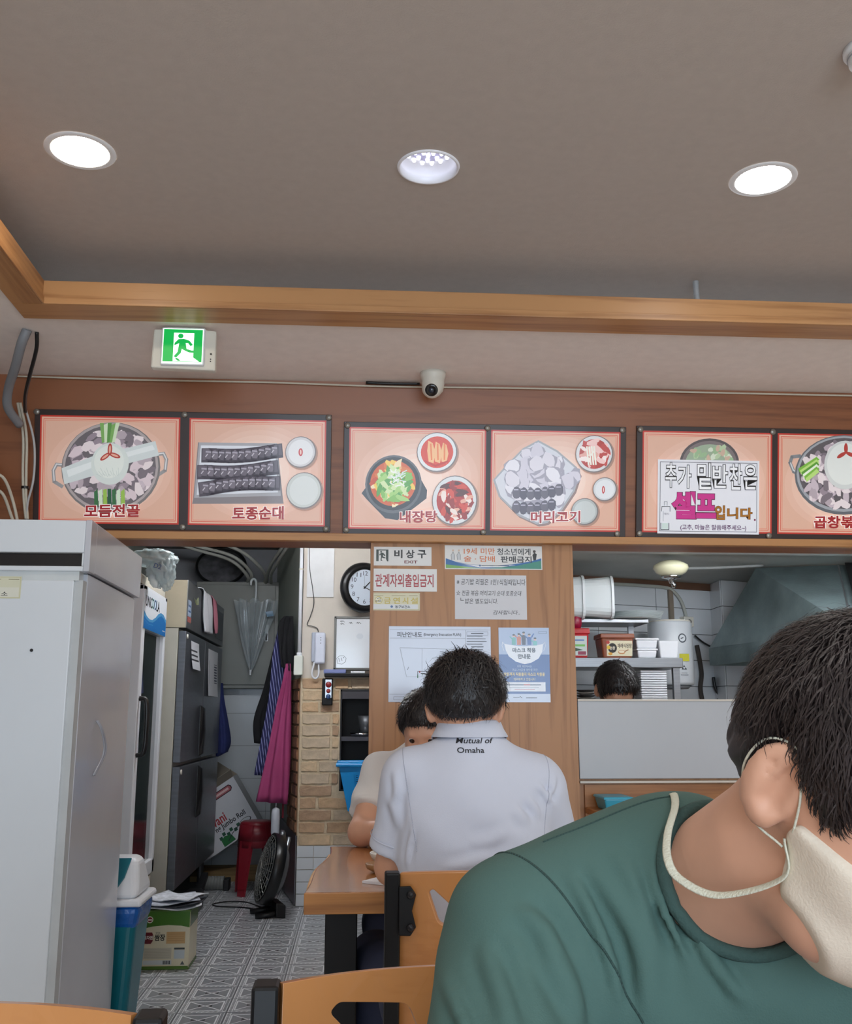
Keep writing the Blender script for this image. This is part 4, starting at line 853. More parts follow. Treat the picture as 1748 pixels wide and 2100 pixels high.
def drape(name, label, cat, L, R, mat, amp=.012, folds=3.0, nrm=(1, 0, 0), n=18, w=14, solid=.003, group=None, extra=None):
    sh_ = Vector((-.03, -.05, 0)) if cat in ('apron', 'jacket') else Vector((0, 0, 0))
    Ls = [q + sh_ for q in spline(L, 6)]; Rs = [q + sh_ for q in spline(R, 6)]; m = min(len(Ls), len(Rs)); rows = []; N = Vector(nrm)
    for i in range(m):
        f = i / (m - 1); row = []
        for j in range(w + 1):
            g = j / w; q = Ls[i].lerp(Rs[i], g); q = q + N * (amp * (0.35 + f) * math.sin(g * folds * 2 * PI + 1.3 * math.sin(f * 3) + .6) + amp * .5 * math.sin(f * 7 + g * 5)); row.append(q)
        rows.append(row)
    b = MB(); b.sheet(rows); o = one(b, name, mat, label, cat, group, smooth=True, solid=solid)
    return o
m_cloth = M('white_terry', (222, 222, 226), .9, var=.05, bump=.3, bscale=300)
drape('towel', 'white towel hanging over the top edge of the steel refrigerator', 'towel', [(-1.10, 6.42, 1.955), (-1.0, 6.42, 1.955), (-.985, 6.43, 1.88), (-.985, 6.45, 1.76), (-.985, 6.47, 1.685)], [(-1.10, 6.80, 1.955), (-1.0, 6.80, 1.955), (-.983, 6.82, 1.88), (-.98, 6.86, 1.77), (-.98, 6.90, 1.70)], m_cloth, .01, 2.5)
drape('towel', 'pink towel hanging next to the white towel on the refrigerator', 'towel', [(-1.10, 6.83, 1.955), (-1.0, 6.83, 1.955), (-.982, 6.86, 1.88), (-.98, 6.92, 1.76), (-.98, 6.95, 1.71)], [(-1.10, 7.05, 1.955), (-1.0, 7.05, 1.955), (-.982, 7.07, 1.89), (-.98, 7.10, 1.78), (-.98, 7.12, 1.73)], M('pink_terry', (206, 130, 146), .9, bump=.3, bscale=300), .008, 1.6)
drape('cloth', 'dark blue cloth hanging beyond the far end of the steel refrigerator', 'cloth', [(-1.05, 7.60, 1.40), (-1.04, 7.60, 1.30), (-1.02, 7.60, 1.05), (-1.02, 7.60, .86)], [(-1.0, 7.66, 1.40), (-.985, 7.66, 1.28), (-.93, 7.68, 1.0), (-.945, 7.66, .90)], M('navy_cloth', (34, 44, 96), .85, var=.15), .012, 1.5, (0, -1, 0))

# ------------------------------------------------------------------ far wall: electrical cabinet, umbrella, conduits, tray
t = thing('electrical_cabinet', 'grey steel electrical cabinet mounted on the far corridor wall', 'cabinet', (-.95, 8.12, 1.37))
m_cab = M('cabinet_grey', (122, 124, 120), .45, .1, var=.05, scale=4)
b = MB(); b.box(-1.29, -.632, 8.06, 8.19, 1.372, 2.215); b.build('box', m_cab, t, bevel=.004)
b = MB(); b.box(-1.262, -.662, 8.045, 8.06, 1.40, 2.188); dr = b.build('door', m_cab, t, bevel=.003)
b = MB(); b.box(-.735, -.708, 8.036, 8.046, 1.74, 1.87); hd = b.build('latch', m_alu, dr, bevel=.002)
b = MB(); b.box(-.73, -.713, 8.03, 8.04, 1.745, 1.80); b.build('latch_lever', m_black, hd)
t = thing('umbrella', 'clear plastic umbrella hanging folded on the grey cabinet', 'umbrella', (-.82, 7.93, 1.48))
ux, uy = -.805, 7.93
b = MB(); R = []
for j in range(13):
    f = j / 12; z = 2.03 - .52 * f; rad = .165 * (1 - f) ** .9 + .012; row = []
    for i in range(49):
        a = 2 * PI * i / 48; rr = rad * (.62 + .38 * abs(math.cos(a * 4))) * (1 + .05 * math.sin(7 * f + 3 * a)); zz = z + (.03 * abs(math.cos(a * 4)) if j == 0 else 0)
        row.append((ux - .02 * f + rr * math.cos(a), uy + .5 * rr * math.sin(a), zz))
    R.append(row)
b.sheet(R); b.build('canopy', M('clear_vinyl', (206, 216, 220), .12, var=.1, alpha=.34, coat=.8), t, smooth=True)
b = MB(); b.cyl((ux, uy, 2.10), (ux - .022, uy, 1.47), .006, n=8); b.build('shaft', m_alu, t)
b = MB(); b.tube(spline([(ux, uy, 2.03), (ux, uy, 2.16), (ux - .004, uy, 2.205), (ux - .022, uy, 2.222), (ux - .04, uy, 2.205), (ux - .042, uy, 2.17)], 6), .009, n=10); b.build('handle', M('frosted_white', (206, 212, 214), .3), t, smooth=True)
for k in range(8):
    a = 2 * PI * k / 8; b = MB(); b.cyl((ux + .1 * math.cos(a), uy + .05 * math.sin(a), 2.06), (ux - .02, uy, 1.52), .0022, n=5); b.build('rib', m_steel, t)
b = MB(); b.prism([(ux + .085, uy - .07, 1.955), (ux + .14, uy - .06, 1.965), (ux + .15, uy - .06, 1.925), (ux + .10, uy - .07, 1.915)], (0, -.002, 0)); b.build('blue_tag', M('blue_film', (40, 110, 150), .3), t)
b = MB(); b.cyl((ux - .022, uy, 1.51), (ux - .023, uy, 1.47), .010, .007, n=10); b.build('ferrule', m_wplas, t)
t = thing('round_tray', 'round foil-grey tray with black rim leaning above the grey cabinet', 'tray', (-1.08, 8.0, 2.22))
n_ = Vector((.1, -.5, -.62)).normalized(); c_ = Vector((-1.09, 7.97, 2.325))
b = MB(); b.lathe([(0, 0), (.185, 0), (.19, .01)], c_, n_, n=48, caps=False); b.build('plate', M('foil_grey', (120, 120, 126), .3, .6, var=.4, scale=14, bump=.6, bscale=25), t, smooth=True)
b = MB(); a_ = n_.orthogonal().normalized(); bb_ = n_.cross(a_); b.tube([c_ + a_ * .19 * math.cos(q) + bb_ * .19 * math.sin(q) for q in [2 * PI * k / 48 for k in range(48)]], .012, n=8, closed=True); b.build('rim', m_black, t, smooth=True)
g = 'pale conduits looping above the grey cabinet'; lb = 'pale round cable conduit looping into the top of the grey cabinet'; m_cond = M('pale_conduit', (176, 178, 170), .5)
for k, pts in enumerate(([(-1.42, 7.6, 2.50), (-1.25, 7.68, 2.44), (-.98, 7.75, 2.375), (-.85, 7.9, 2.27), (-.87, 8.1, 2.21)], [(-1.45, 7.66, 2.47), (-1.25, 7.72, 2.415), (-1.0, 7.8, 2.35), (-.88, 7.95, 2.25), (-.90, 8.12, 2.21)], [(-1.1, 7.62, 2.47), (-.9, 7.7, 2.40), (-.78, 7.82, 2.31), (-.74, 8.0, 2.25), (-.76, 8.12, 2.21)], [(-.47, 6.9, 2.42), (-.52, 7.05, 2.36), (-.63, 7.4, 2.29), (-.70, 7.75, 2.25), (-.745, 8.08, 2.21)], [(-.45, 6.86, 2.37), (-.50, 7.0, 2.33), (-.60, 7.35, 2.26), (-.67, 7.7, 2.23), (-.70, 8.05, 2.21)])):
    wire(pts, .013, 'conduit', m_cond, lb, 'conduit', g, n=10)
# crumpled clear bags hanging over the cooler
def crumple(c, rx, ry, rz, seed, amp=.35, n=22):
    r = random.Random(seed); ph = [(r.uniform(0, 6), r.uniform(-7, 7), r.uniform(-7, 7), r.uniform(-7, 7)) for _ in range(6)]; b = MB(); rows = []
    for j in range(n + 1):
        th = PI * j / n; row = []
        for i in range(2 * n + 1):
            f = 2 * PI * (i % (2 * n)) / (2 * n); d_ = Vector((math.sin(th) * math.cos(f), math.sin(th) * math.sin(f), math.cos(th)))
            k = 1 + amp * sum(abs(math.sin(p + a * d_.x + bb * d_.y + q * d_.z)) - .6 for p, a, bb, q in ph) / 3
            row.append((c[0] + rx * d_.x * k, c[1] + ry * d_.y * k, c[2] + rz * d_.z * k))
        rows.append(row)
    b.sheet(rows); return b
m_bag = M('clear_bag', (206, 222, 224), .15, var=.08, alpha=.5, coat=.5)
t = thing('plastic_bag', 'crumpled clear plastic bag with blue marks hanging over the cooler', 'bag', (-1.0, 5.02, 1.80))
b = crumple((-1.02, 5.04, 1.93), .105, .08, .05, 3, .34, 24); b.add(*(lambda q: (q.v, q.f))(crumple((-.995, 5.02, 1.865), .055, .055, .08, 4, .4, 24)));  b.add(*(lambda q: (q.v, q.f))(crumple((-.955, 5.02, 1.86), .042, .04, .09, 5, .4, 24))); b.build('film', m_bag, t, smooth=True)
p = Print((-1.02, 4.935, 1.87), (1, 0, -.3), (.3, 0, 1), .075, .04, (0, 0, 20, 10)); p.text('D2', 4, 3, 14, 9, (90, 110, 150), bold=.01); p.build('blue_print', t, pmg)

# ------------------------------------------------------------------ things on and by the brick wall
t = thing('wall_clock', 'round black-rimmed wall clock with white dial half behind the pillar', 'clock', (.03, 6.55, 1.83))
n_ = Vector((.42, -.9, -.06)).normalized(); c_ = Vector((.035, 6.53, 1.982)); rt = Vector((.9, .42, 0)).normalized(); up = rt.cross(n_) * -1
up = n_.cross(rt); up = up if up.z > 0 else -up
b = MB(); b.lathe([(.155, -.03), (.165, -.01), (.163, .015), (.145, .032), (.122, .030), (.117, .018)], c_, n_, n=56, caps=True); b.build('case', m_black, t, smooth=True)
b = MB(); b.lathe([(0, .019), (.119, .019)], c_, n_, n=56, caps=False); dial = b.build('dial', M('dial_white', (214, 224, 236), .35, var=.01), t)
p = Print(c_ + n_ * .0195 - rt * .12 - up * .12, rt, up, .24, .24, (-120, -120, 120, 120), base=.0004)
for h in range(1, 13):
    a = h * PI / 6; u = 92 * math.sin(a); v = -92 * math.cos(a); w = 16 if h > 9 else 9; p.text(str(h), u - w, v - 14, u + w, v + 14, (60, 66, 78))
for ang, L, w in ((math.radians(44), 58, 7), (math.radians(112), 92, 5), (math.radians(-6), 80, 1.5)): p.line([(-10 * math.sin(ang), 10 * math.cos(ang)), (L * math.sin(ang), -L * math.cos(ang))], w, (24, 26, 30))
p.ell(0, 0, 7, 7, (24, 26, 30)); p.build('hands_and_numerals', dial, pm)
t = thing('whiteboard', 'small framed whiteboard with black marker notes under the clock', 'whiteboard', (0, 6.58, 1.44))
b = MB(); b.box(-.14, .24, 6.580, 6.590, 1.462, 1.785); wbp = b.build('board', M('whiteboard_face', (224, 228, 232), .15, var=.01, coat=.4), t)
b = MB(); b.box(-.152, -.138, 6.572, 6.60, 1.45, 1.797); b.box(-.152, .25, 6.572, 6.60, 1.783, 1.797); b.box(-.152, .25, 6.572, 6.60, 1.45, 1.464); b.box(.238, .25, 6.572, 6.60, 1.45, 1.797); b.build('frame', M('frame_grey', (110, 110, 106), .4, .4), t, bevel=.002)
b = MB(); b.box(-.21, .25, 6.52, 6.60, 1.405, 1.425); b.build('tray', m_blackm, t, bevel=.003)
p = Print((-.14, 6.580, 1.462), (1, 0, 0), (0, 0, 1), .38, .323, (690, 1268, 808, 1370)); K = (60, 62, 66)
for k, (a, c, v) in enumerate(((698, 707, 1275), (698, 706, 1280), (716, 722, 1278), (731, 740, 1278))): p.line([(a, v), (a + 2, v - 2), (a + 3, v + 1), (a + 5, v - 2), (c, v + 1)], .9, K)
p.line([(692, 1350), (698, 1345), (706, 1345), (711, 1350), (710, 1357), (703, 1362), (694, 1361)], .7, K, True); p.line([(696, 1350), (698, 1357)], .9, K); p.line([(701, 1349), (703, 1355)], .9, K); p.ell(706, 1349, 1, 1, K); p.ell(738, 1305, 7, 6, (206, 212, 218)); p.build('marker_writing', wbp, pm)
b = MB(); b.box(-.215, -.07, 6.53, 6.59, 1.4255, 1.452); one(b, 'board_eraser', M('eraser_blue', (130, 140, 190), .7), 'pale blue eraser with red end on the whiteboard tray', 'eraser', bevel=.006)
b = MB(); b.cyl((-.04, 6.555, 1.434), (.05, 6.555, 1.434), .008, n=14); one(b, 'marker_pen', m_wplas, 'white marker pen lying on the whiteboard tray', 'pen')
t = thing('switch_box', 'small black control box with red and blue push buttons', 'switch', (-.19, 6.57, 1.227))
b = MB(); b.box(-.223, -.155, 6.55, 6.598, 1.225, 1.395); b.build('case', m_blackm, t, bevel=.006)
b = MB(); b.box(-.205, -.160, 6.546, 6.552, 1.27, 1.39); b.build('face_plate', m_alu, t, bevel=.003)
for z, m, r in ((1.355, M('button_red', (150, 40, 44), .35), .019), (1.315, M('button_red2', (170, 70, 66), .35), .014), (1.28, M('button_blue', (60, 90, 140), .35), .015)):
    b = MB(); b.lathe([(r, 0), (r, .012), (r * .8, .016), (0, .017)], (-.182, 6.548, z), (0, -1, 0), n=18); b.build('push_button', m, t, smooth=True)
t = thing('intercom_phone', 'white wall intercom handset with looped cord beside the whiteboard', 'intercom', (-.25, 6.57, 1.49))
b = MB(); b.box(-.298, -.245, 6.565, 6.60, 1.50, 1.692); b.build('cradle', M('intercom_grey', (176, 182, 196), .35), t, bevel=.008)
b = MB(); b.box(-.277, -.207, 6.545, 6.572, 1.488, 1.690); b.build('handset', M('intercom_white', (216, 220, 234), .3), t, bevel=.016, seg=4)
for z in (1.655, 1.64, 1.62): b = MB(); b.cyl((-.237, 6.546, z), (-.237, 6.543, z), .003, n=8); b.build('key', m_black, t)
b = MB(); b.tube(spline([(-.275, 6.57, 1.50), (-.29, 6.565, 1.44), (-.285, 6.56, 1.405), (-.265, 6.56, 1.395), (-.248, 6.56, 1.415), (-.248, 6.565, 1.46), (-.25, 6.57, 1.495)], 8), .006, n=8); b.build('cord', m_wplas, t, smooth=True)
wire([(-.33, 6.595, 2.5), (-.325, 6.595, 2.15), (-.30, 6.593, 1.98), (-.29, 6.593, 1.88), (-.31, 6.593, 1.80), (-.33, 6.593, 1.745), (-.30, 6.593, 1.735), (-.265, 6.593, 1.72), (-.255, 6.585, 1.69)], .0028, 'cable', M('dark_cable', (70, 70, 68), .6), 'thin dark wire wandering down the beige wall to the intercom')
b = MB(); b.box(-.338, -.162, 6.594, 6.604, 1.925, 2.45); one(b, 'wall_cover_plate', M('plate_white', (206, 206, 206), .4), 'plain white cover plate screwed to the beige wall beside the clock', 'panel')
t = thing('surface_conduit', 'white surface conduit ending in a white junction box on the corner', 'conduit', (-.375, 6.58, 1.41))
b = MB(); b.cyl((-.378, 6.58, 2.5), (-.376, 6.58, 1.53), .012, n=12); b.build('pipe', m_wplas, t, smooth=True)
b = MB(); b.cyl((-.376, 6.58, 1.56), (-.376, 6.58, 1.525), .017, n=12); b.build('coupling', m_wplas, t, smooth=True)
b = MB(); b.box(-.408, -.35, 6.545, 6.603, 1.415, 1.54); b.build('junction_box', M('junction_white', (222, 224, 214), .35), t, bevel=.005)
for z in (2.1,): b = MB(); b.lathe([(.015, z), (.015, z + .012)], (-.377, 6.58, 0), n=12); b.build('clip', m_ivory, t)
# recess with shelves
t = thing('wall_cupboard', 'black open recess with shelves built into the brick wall', 'cupboard', (0, 6.75, .69))
m_dk = M('recess_black', (22, 22, 26), .5, var=.2)
b = MB(); b.box(-.105, -.095, 6.60, 6.98, .69, 1.325); b.box(.09, .10, 6.60, 6.98, .69, 1.325); b.box(-.105, .10, 6.97, 6.98, .69, 1.325); b.box(-.105, .10, 6.60, 6.98, .69, .70); b.box(-.105, .10, 6.60, 6.98, 1.315, 1.325); b.build('lining', m_dk, t)
b = MB(); b.box(-.095, .09, 6.605, 6.96, 1.00, 1.028); b.build('shelf', M('recess_shelf', (70, 70, 78), .5), t)
b = MB(); b.box(-.095, .09, 6.602, 6.62, 1.265, 1.315); b.build('top_rail', M('recess_rail', (64, 62, 68), .5), t, bevel=.003)
b = MB(); b.lathe([(.05, 1.029), (.075, 1.033), (.082, 1.05), (.078, 1.05)], (.04, 6.70, 0), n=28); one(b, 'steel_tray', m_chrome, 'shiny round steel dish on the recess shelf', 'dish', smooth=True)
b = MB(); b.lathe([(.04, 1.053), (.052, 1.16), (.049, 1.16), (.038, 1.056)], (.062, 6.70, 0), n=24); one(b, 'steel_cup', M('dull_tin', (110, 112, 116), .4, .6), 'dull grey tin cup standing on the steel dish', 'cup', smooth=True)
# blue basket
t = thing('plastic_basket', 'bright blue perforated plastic basket fixed below the wall recess', 'basket', (.05, 6.48, .58))
m_blue = M('basket_blue', (16, 150, 226), .35, var=.04)
def ring(z, x0, x1, y0, y1, n=7): return [(x0, y0, z), (x1, y0, z), (x1, y1, z), (x0, y1, z)]
b = MB(); xo0, xo1, yo0, yo1 = -.10, .30, 6.36, 6.585
bt = ring(.585, -.045, .25, 6.40, 6.57); tp = ring(.85, xo0, xo1, yo0, yo1)
b.poly(list(reversed(bt)))
def lerp(a, c, f): return tuple(a[i] + (c[i] - a[i]) * f for i in range(3))
for s in range(4):                             # perforated walls: solid margins plus a lattice
    a, c, e, f = bt[s], bt[(s + 1) % 4], tp[(s + 1) % 4], tp[s]
    def Q(u, v): return lerp(lerp(a, c, u), lerp(f, e, u), v)
    nu, nv = (9, 8)
    us = [.06 if s in (1, 3) else .22] ; u0 = us[0]; U = [u0 + (1 - 2 * u0) * i / nu for i in range(nu + 1)]; V = [.12 + .70 * j / nv for j in range(nv + 1)]
    for (ua, ub, va, vb) in ((0, U[0], 0, 1), (U[-1], 1, 0, 1), (U[0], U[-1], 0, V[0]), (U[0], U[-1], V[-1], 1)): b.poly([Q(ua, va), Q(ub, va), Q(ub, vb), Q(ua, vb)])
    for i in range(nu + 1): w = .012; b.poly([Q(U[i] - w, V[0]), Q(U[i] + w, V[0]), Q(U[i] + w, V[-1]), Q(U[i] - w, V[-1])])
    for j in range(nv + 1): w = .015; b.poly([Q(U[0], V[j] - w), Q(U[-1], V[j] - w), Q(U[-1], V[j] + w), Q(U[0], V[j] + w)])
b.build('tub', m_blue, t, solid=.003)
b = MB(); b.tube([(-.115, 6.35, .865), (.31, 6.35, .865), (.31, 6.592, .865), (-.115, 6.592, .865)], .016, n=8, closed=True, flat=.8); b.build('rim', m_blue, t, smooth=False)

# ------------------------------------------------------------------ aprons on the splayed wall
def stripes(name):
    m = M(name, (36, 38, 84), .85, var=.1); nt = m.node_tree; bs = nt.nodes['Principled BSDF']; tc = nt.nodes.new('ShaderNodeTexCoord')
    w = nt.nodes.new('ShaderNodeTexWave'); w.bands_direction = 'X'; w.inputs['Scale'].default_value = 17; w.inputs['Distortion'].default_value = .4
    mp_ = nt.nodes.new('ShaderNodeMapping'); mp_.inputs['Rotation'].default_value = (0, .17, 0); nt.links.new(tc.outputs['Object'], mp_.inputs['Vector']); nt.links.new(mp_.outputs['Vector'], w.inputs['Vector'])
    r = nt.nodes.new('ShaderNodeValToRGB'); r.color_ramp.elements[0].position = .80; r.color_ramp.elements[1].position = .88; r.color_ramp.elements[0].color = C(34, 36, 82); r.color_ramp.elements[1].color = C(140, 144, 190)
    nt.links.new(w.outputs['Fac'], r.inputs['Fac']); nt.links.new(r.outputs['Color'], bs.inputs['Base Color']); return m
drape('apron', 'black apron hanging behind the striped one on the side wall', 'apron', [(-.50, 7.14, 1.83), (-.54, 7.1, 1.6), (-.60, 7.1, 1.36), (-.66, 7.1, 1.15), (-.645, 7.1, .98)], [(-.44, 7.04, 1.82), (-.46, 7.02, 1.6), (-.50, 7.02, 1.36), (-.53, 7.02, 1.15), (-.53, 7.02, .95)], M('black_cloth', (16, 16, 20), .9, var=.1), .015, 2, (-.9, -.4, 0))
drape('apron', 'navy striped apron hanging on the side wall beside the magenta one', 'apron', [(-.50, 7.0, 1.80), (-.535, 6.97, 1.58), (-.555, 6.95, 1.3), (-.60, 6.95, 1.0), (-.63, 6.95, .775)], [(-.425, 6.90, 1.81), (-.43, 6.90, 1.6), (-.445, 6.90, 1.3), (-.49, 6.90, 1.0), (-.53, 6.90, .765)], stripes('navy_stripe'), .014, 2.2, (-.5, -.85, 0), solid=.004)
drape('apron', 'magenta apron hanging lowest on the side wall', 'apron', [(-.445, 6.85, 1.50), (-.455, 6.84, 1.40), (-.50, 6.84, 1.2), (-.55, 6.84, .9), (-.605, 6.84, .615)], [(-.415, 6.82, 1.50), (-.405, 6.81, 1.40), (-.40, 6.80, 1.2), (-.40, 6.79, .9), (-.405, 6.79, .60)], M('magenta_cloth', (164, 62, 112), .75, var=.06), .014, 2.3, (-.4, -.9, 0), solid=.004)
drape('jacket', 'black jacket bunched on a hook above the aprons', 'jacket', [(-.47, 6.98, 1.83), (-.50, 6.93, 1.75), (-.49, 6.90, 1.6), (-.46, 6.88, 1.48)], [(-.415, 6.86, 1.82), (-.405, 6.84, 1.72), (-.405, 6.84, 1.6), (-.41, 6.83, 1.45)], M('black_cloth', (16, 16, 20), .9, var=.1), .02, 2.5, (-.5, -.85, 0), solid=.01)
b = MB(); b.lathe([(.012, .0), (.012, .02), (.020, .05), (.028, .09), (.028, .2), (.024, .235), (.0, .25)], (-.515, 6.80, .33), (0, 0, 1), n=20, sx=1.0)
b.cyl((-.515, 6.80, .58), (-.512, 6.81, .70), .004, n=8); one(b, 'rice_paddle', M('paddle_white', (206, 210, 220), .3), 'long white plastic scoop hanging under the magenta apron', 'scoop', smooth=True)
b = MB(); b.box(-.475, -.463, 6.80, 6.805, .51, .63); one(b, 'strap', M('strap_red', (120, 20, 40), .8), 'short dark red strap dangling below the magenta apron', 'strap')

# ------------------------------------------------------------------ floor clutter
m_card = M('white_cardboard', (214, 216, 222), .75, var=.03)
t = thing('cardboard_box', 'white toilet-roll carton with green checks tilted behind the refrigerator', 'box', (-.95, 7.8, .17))
e1 = Vector((.83, 0, .557)).normalized(); e3 = Vector((-.527, 0, .85)).normalized(); br = Vector((-.690, 7.67, .385)); W_, H_, D_ = .50, .40, .28
o0 = br - e1 * W_
b = MB(); c = o0 + e1 * W_ / 2 + e3 * H_ / 2 + Vector((0, D_ / 2, 0)); b.obox(c, e1 * W_ / 2, Vector((0, D_ / 2, 0)), e3 * H_ / 2); b.build('carton', m_card, t)
p = Print(o0, e1, e3, W_, H_, (0, 0, 500, 400), base=.0006)
p.poly([(300, 30), (440, 30), (455, 45), (455, 62), (440, 78), (300, 78), (285, 62), (285, 45)], (50, 24, 34)); p.poly([(302, 36), (438, 36), (448, 48), (448, 60), (438, 72), (302, 72), (292, 60), (292, 48)], (176, 96, 104)); p.rect(310, 46, 430, 62, (226, 190, 190))
for k, (a, c_) in enumerate(((190, 110), (215, 135), (165, 135), (250, 110))): p.rect(a, c_, a + 26, c_ + 26, (34, 104, 62))
p.text('vani', 205, 175, 315, 240, (176, 50, 60), bold=.02); p.text('ng Jumbo Roll', 205, 240, 450, 290, (46, 44, 52), bold=.02)
for a, c_ in ((200, 318), (232, 300), (262, 318), (292, 300), (322, 318), (352, 300), (230, 335)): p.rect(a, c_, a + 24, c_ + 24, (34, 84, 62))
p.poly([(205, 375), (205, 345), (240, 325), (290, 345), (300, 390), (205, 392)], (30, 112, 56)); p.poly([(345, 395), (345, 355), (372, 335), (398, 360), (398, 395)], (30, 100, 56)); p.ell(420, 318, 48, 22, (40, 40, 46)); p.ell(420, 316, 42, 17, (206, 208, 214)); p.line([(250, 372), (300, 340), (372, 318)], 5, (40, 44, 50)); p.rect(410, 352, 480, 380, (60, 62, 72)); p.build('carton_print', t, pm)
b = MB(); tl = o0 + e3 * H_
b.poly([tl + e1 * .2, tl + e1 * W_, tl + e1 * (W_ + .02) + e3 * .05 + Vector((0, -.06, 0)), tl + e1 * .22 + e3 * .05 + Vector((0, -.06, 0))]); b.build('flap', M('card_inside', (150, 140, 126), .8), t, solid=.004)
b = MB(); y_ = Vector((0, D_, 0)); b.poly([tl + y_ + e1 * .2, tl + y_ + e1 * W_, tl + y_ + e1 * (W_ - .12) + e3 * .24, tl + y_ + e1 * .2 + e3 * .24]); b.build('flap', M('card_inside', (150, 140, 126), .8), t, solid=.004)
m_red = M('red_plastic', (128, 30, 42), .35, var=.06)
def stool(x, y, rz, z, label):
    t = thing('plastic_stool', label, 'stool', (x, y, z), None, rz)
    b = MB(); b.lathe([(.0, .42), (.10, .42), (.115, .412), (.12, .39), (.112, .39), (.0, .405)], n=28); b.build('seat', m_red, t, smooth=True, local=True)
    for k in range(4):
        a = PI / 4 + k * PI / 2; d0 = Vector((math.cos(a), math.sin(a), 0)); q = Vector((-d0.y, d0.x, 0)); b = MB()
        b.add([d0 * .098 + q * .06 + Vector((0, 0, .40)), d0 * .098 - q * .06 + Vector((0, 0, .40)), d0 * .145 - q * .03, d0 * .145 + q * .03, d0 * .11 + q * .055 + Vector((0, 0, .40)), d0 * .11 - q * .055 + Vector((0, 0, .40)), d0 * .158 - q * .027, d0 * .158 + q * .027], [(0, 1, 2, 3), (7, 6, 5, 4), (0, 4, 5, 1), (1, 5, 6, 2), (2, 6, 7, 3), (3, 7, 4, 0)]); b.build('leg', m_red, t, local=True)
    b = MB(); b.lathe([(.13, .30), (.119, .40)], n=28, caps=False); b.build('apron_ring', m_red, t, smooth=True, solid=.003, local=True)
    return t
stool(-.655, 7.10, .2, 0, 'lower red plastic stool of the nested pair behind the fan')
stool(-.655, 7.10, .2, .045, 'upper red plastic stool nested on another behind the fan')
# floor fan seen edge-on
t = thing('floor_fan', 'black floor fan with grey wire grille standing at the brick corner', 'fan', (-.50, 6.32, 0))
n_ = Vector((-.93, -.27, .25)).normalized(); c_ = Vector((-.50, 6.33, .262)); a_ = Vector((.27, -.93, 0)).normalized(); u_ = n_.cross(a_); u_ = u_ if u_.z > 0 else -u_
def disc(r, h, k=48): return [c_ + n_ * h + a_ * r * math.cos(2 * PI * q / k) + u_ * r * math.sin(2 * PI * q / k) for q in range(k)]
b = MB(); b.lathe([(.195, -.035), (.205, -.03), (.205, .03), (.195, .035), (.188, .03), (.188, -.03)], c_, n_, n=48, caps=False); b.build('ring_frame', m_black, t, smooth=True)
gr = M('grille_grey', (128, 128, 124), .4, .4)
for k, r in enumerate((.035, .06, .085, .11, .135, .16, .185)):
    b = MB(); b.tube(disc(r, .03 + .035 * (1 - (r / .2) ** 2), 40), .0022, n=5, closed=True); b.build('grille_ring', gr, t)
for k in range(24):
    a = 2 * PI * k / 24; dv = a_ * math.cos(a) + u_ * math.sin(a); b = MB(); b.tube([c_ + dv * r + n_ * (.03 + .035 * (1 - (r / .2) ** 2)) for r in (.03, .09, .15, .195)], .0025, n=5); b.build('grille_spoke', gr, t)
b = MB(); b.lathe([(0, .072), (.034, .07), (.036, .06)], c_, n_, n=24); b.build('grille_badge', gr, t)
for k in range(4):
    a = k * PI / 2 + .4; dv = a_ * math.cos(a) + u_ * math.sin(a); dw = -a_ * math.sin(a) + u_ * math.cos(a); b = MB()
    b.sheet([[c_ + dv * r + dw * w + n_ * (.02 * (1 if w > 0 else -1)) for w in (-.02 - r * .25, .02 + r * .25)] for r in (.03, .08, .13, .17)]); b.build('blade', M('blade_smoke', (90, 96, 104), .3), t, solid=.003, smooth=True)
b = MB(); b.lathe([(.19, -.03), (.12, -.075), (.05, -.085), (0, -.087)], c_, n_, n=40, caps=False); b.build('back_housing', m_black, t, smooth=True)
b = MB(); b.tube([c_ - n_ * .06 + u_ * .20, c_ - n_ * .07, c_ - n_ * .05 - u_ * .2], .012, n=8); b.build('strut', m_alu, t, smooth=True)
for s in (-1, 1):
    q = Vector((-.465, 6.33, .03)) + a_ * .08 * s; b = MB(); b.tube([q, Vector((q.x - .06, q.y - .02, .02)), Vector((q.x - .13, q.y - .03, .014))], lambda f: .022 - .008 * f, n=10); b.build('foot', m_black, t, smooth=True)
b = MB(); b.obox((-.455, 6.33, .04), a_ * .11, n_ * .03, (0, 0, .04)); b.build('base', m_black, t, bevel=.008)
b = MB(); b.lathe([(.02, -.03), (.03, -.02), (.03, .0)], c_ + u_ * .2, n_, n=16); b.build('knob', m_steel, t, smooth=True)
wire([(-.56, 6.55, .004), (-.68, 6.75, .004), (-.80, 6.78, .004), (-.88, 6.7, .004), (-.84, 6.62, .004), (-.70, 6.58, .004), (-.60, 6.50, .004), (-.54, 6.36, .006)], .004, 'power_cord', m_black, 'black power cord curling on the floor from the fan', 'cord')
b = MB(); b.cyl((-1.04, 7.25, .045), (-.885, 7.25, .045), .045, n=20)
for k in range(8): b.lathe([(.045, 0), (.048, .004), (.045, .008)], (-1.03 + k * .02, 7.25, .045), (1, 0, 0), n=20, caps=False)
one(b, 'hose_roll', M('grey_hose', (112, 114, 112), .5, bump=.4, bscale=120), 'grey ribbed roll lying on the floor beside the red stools', 'roll', smooth=False)
b = MB(); b.box(-.884, -.845, 7.2, 7.31, 0, .075); one(b, 'doorstop_block', m_black, 'small black block at the end of the grey ribbed roll', 'block', bevel=.006)
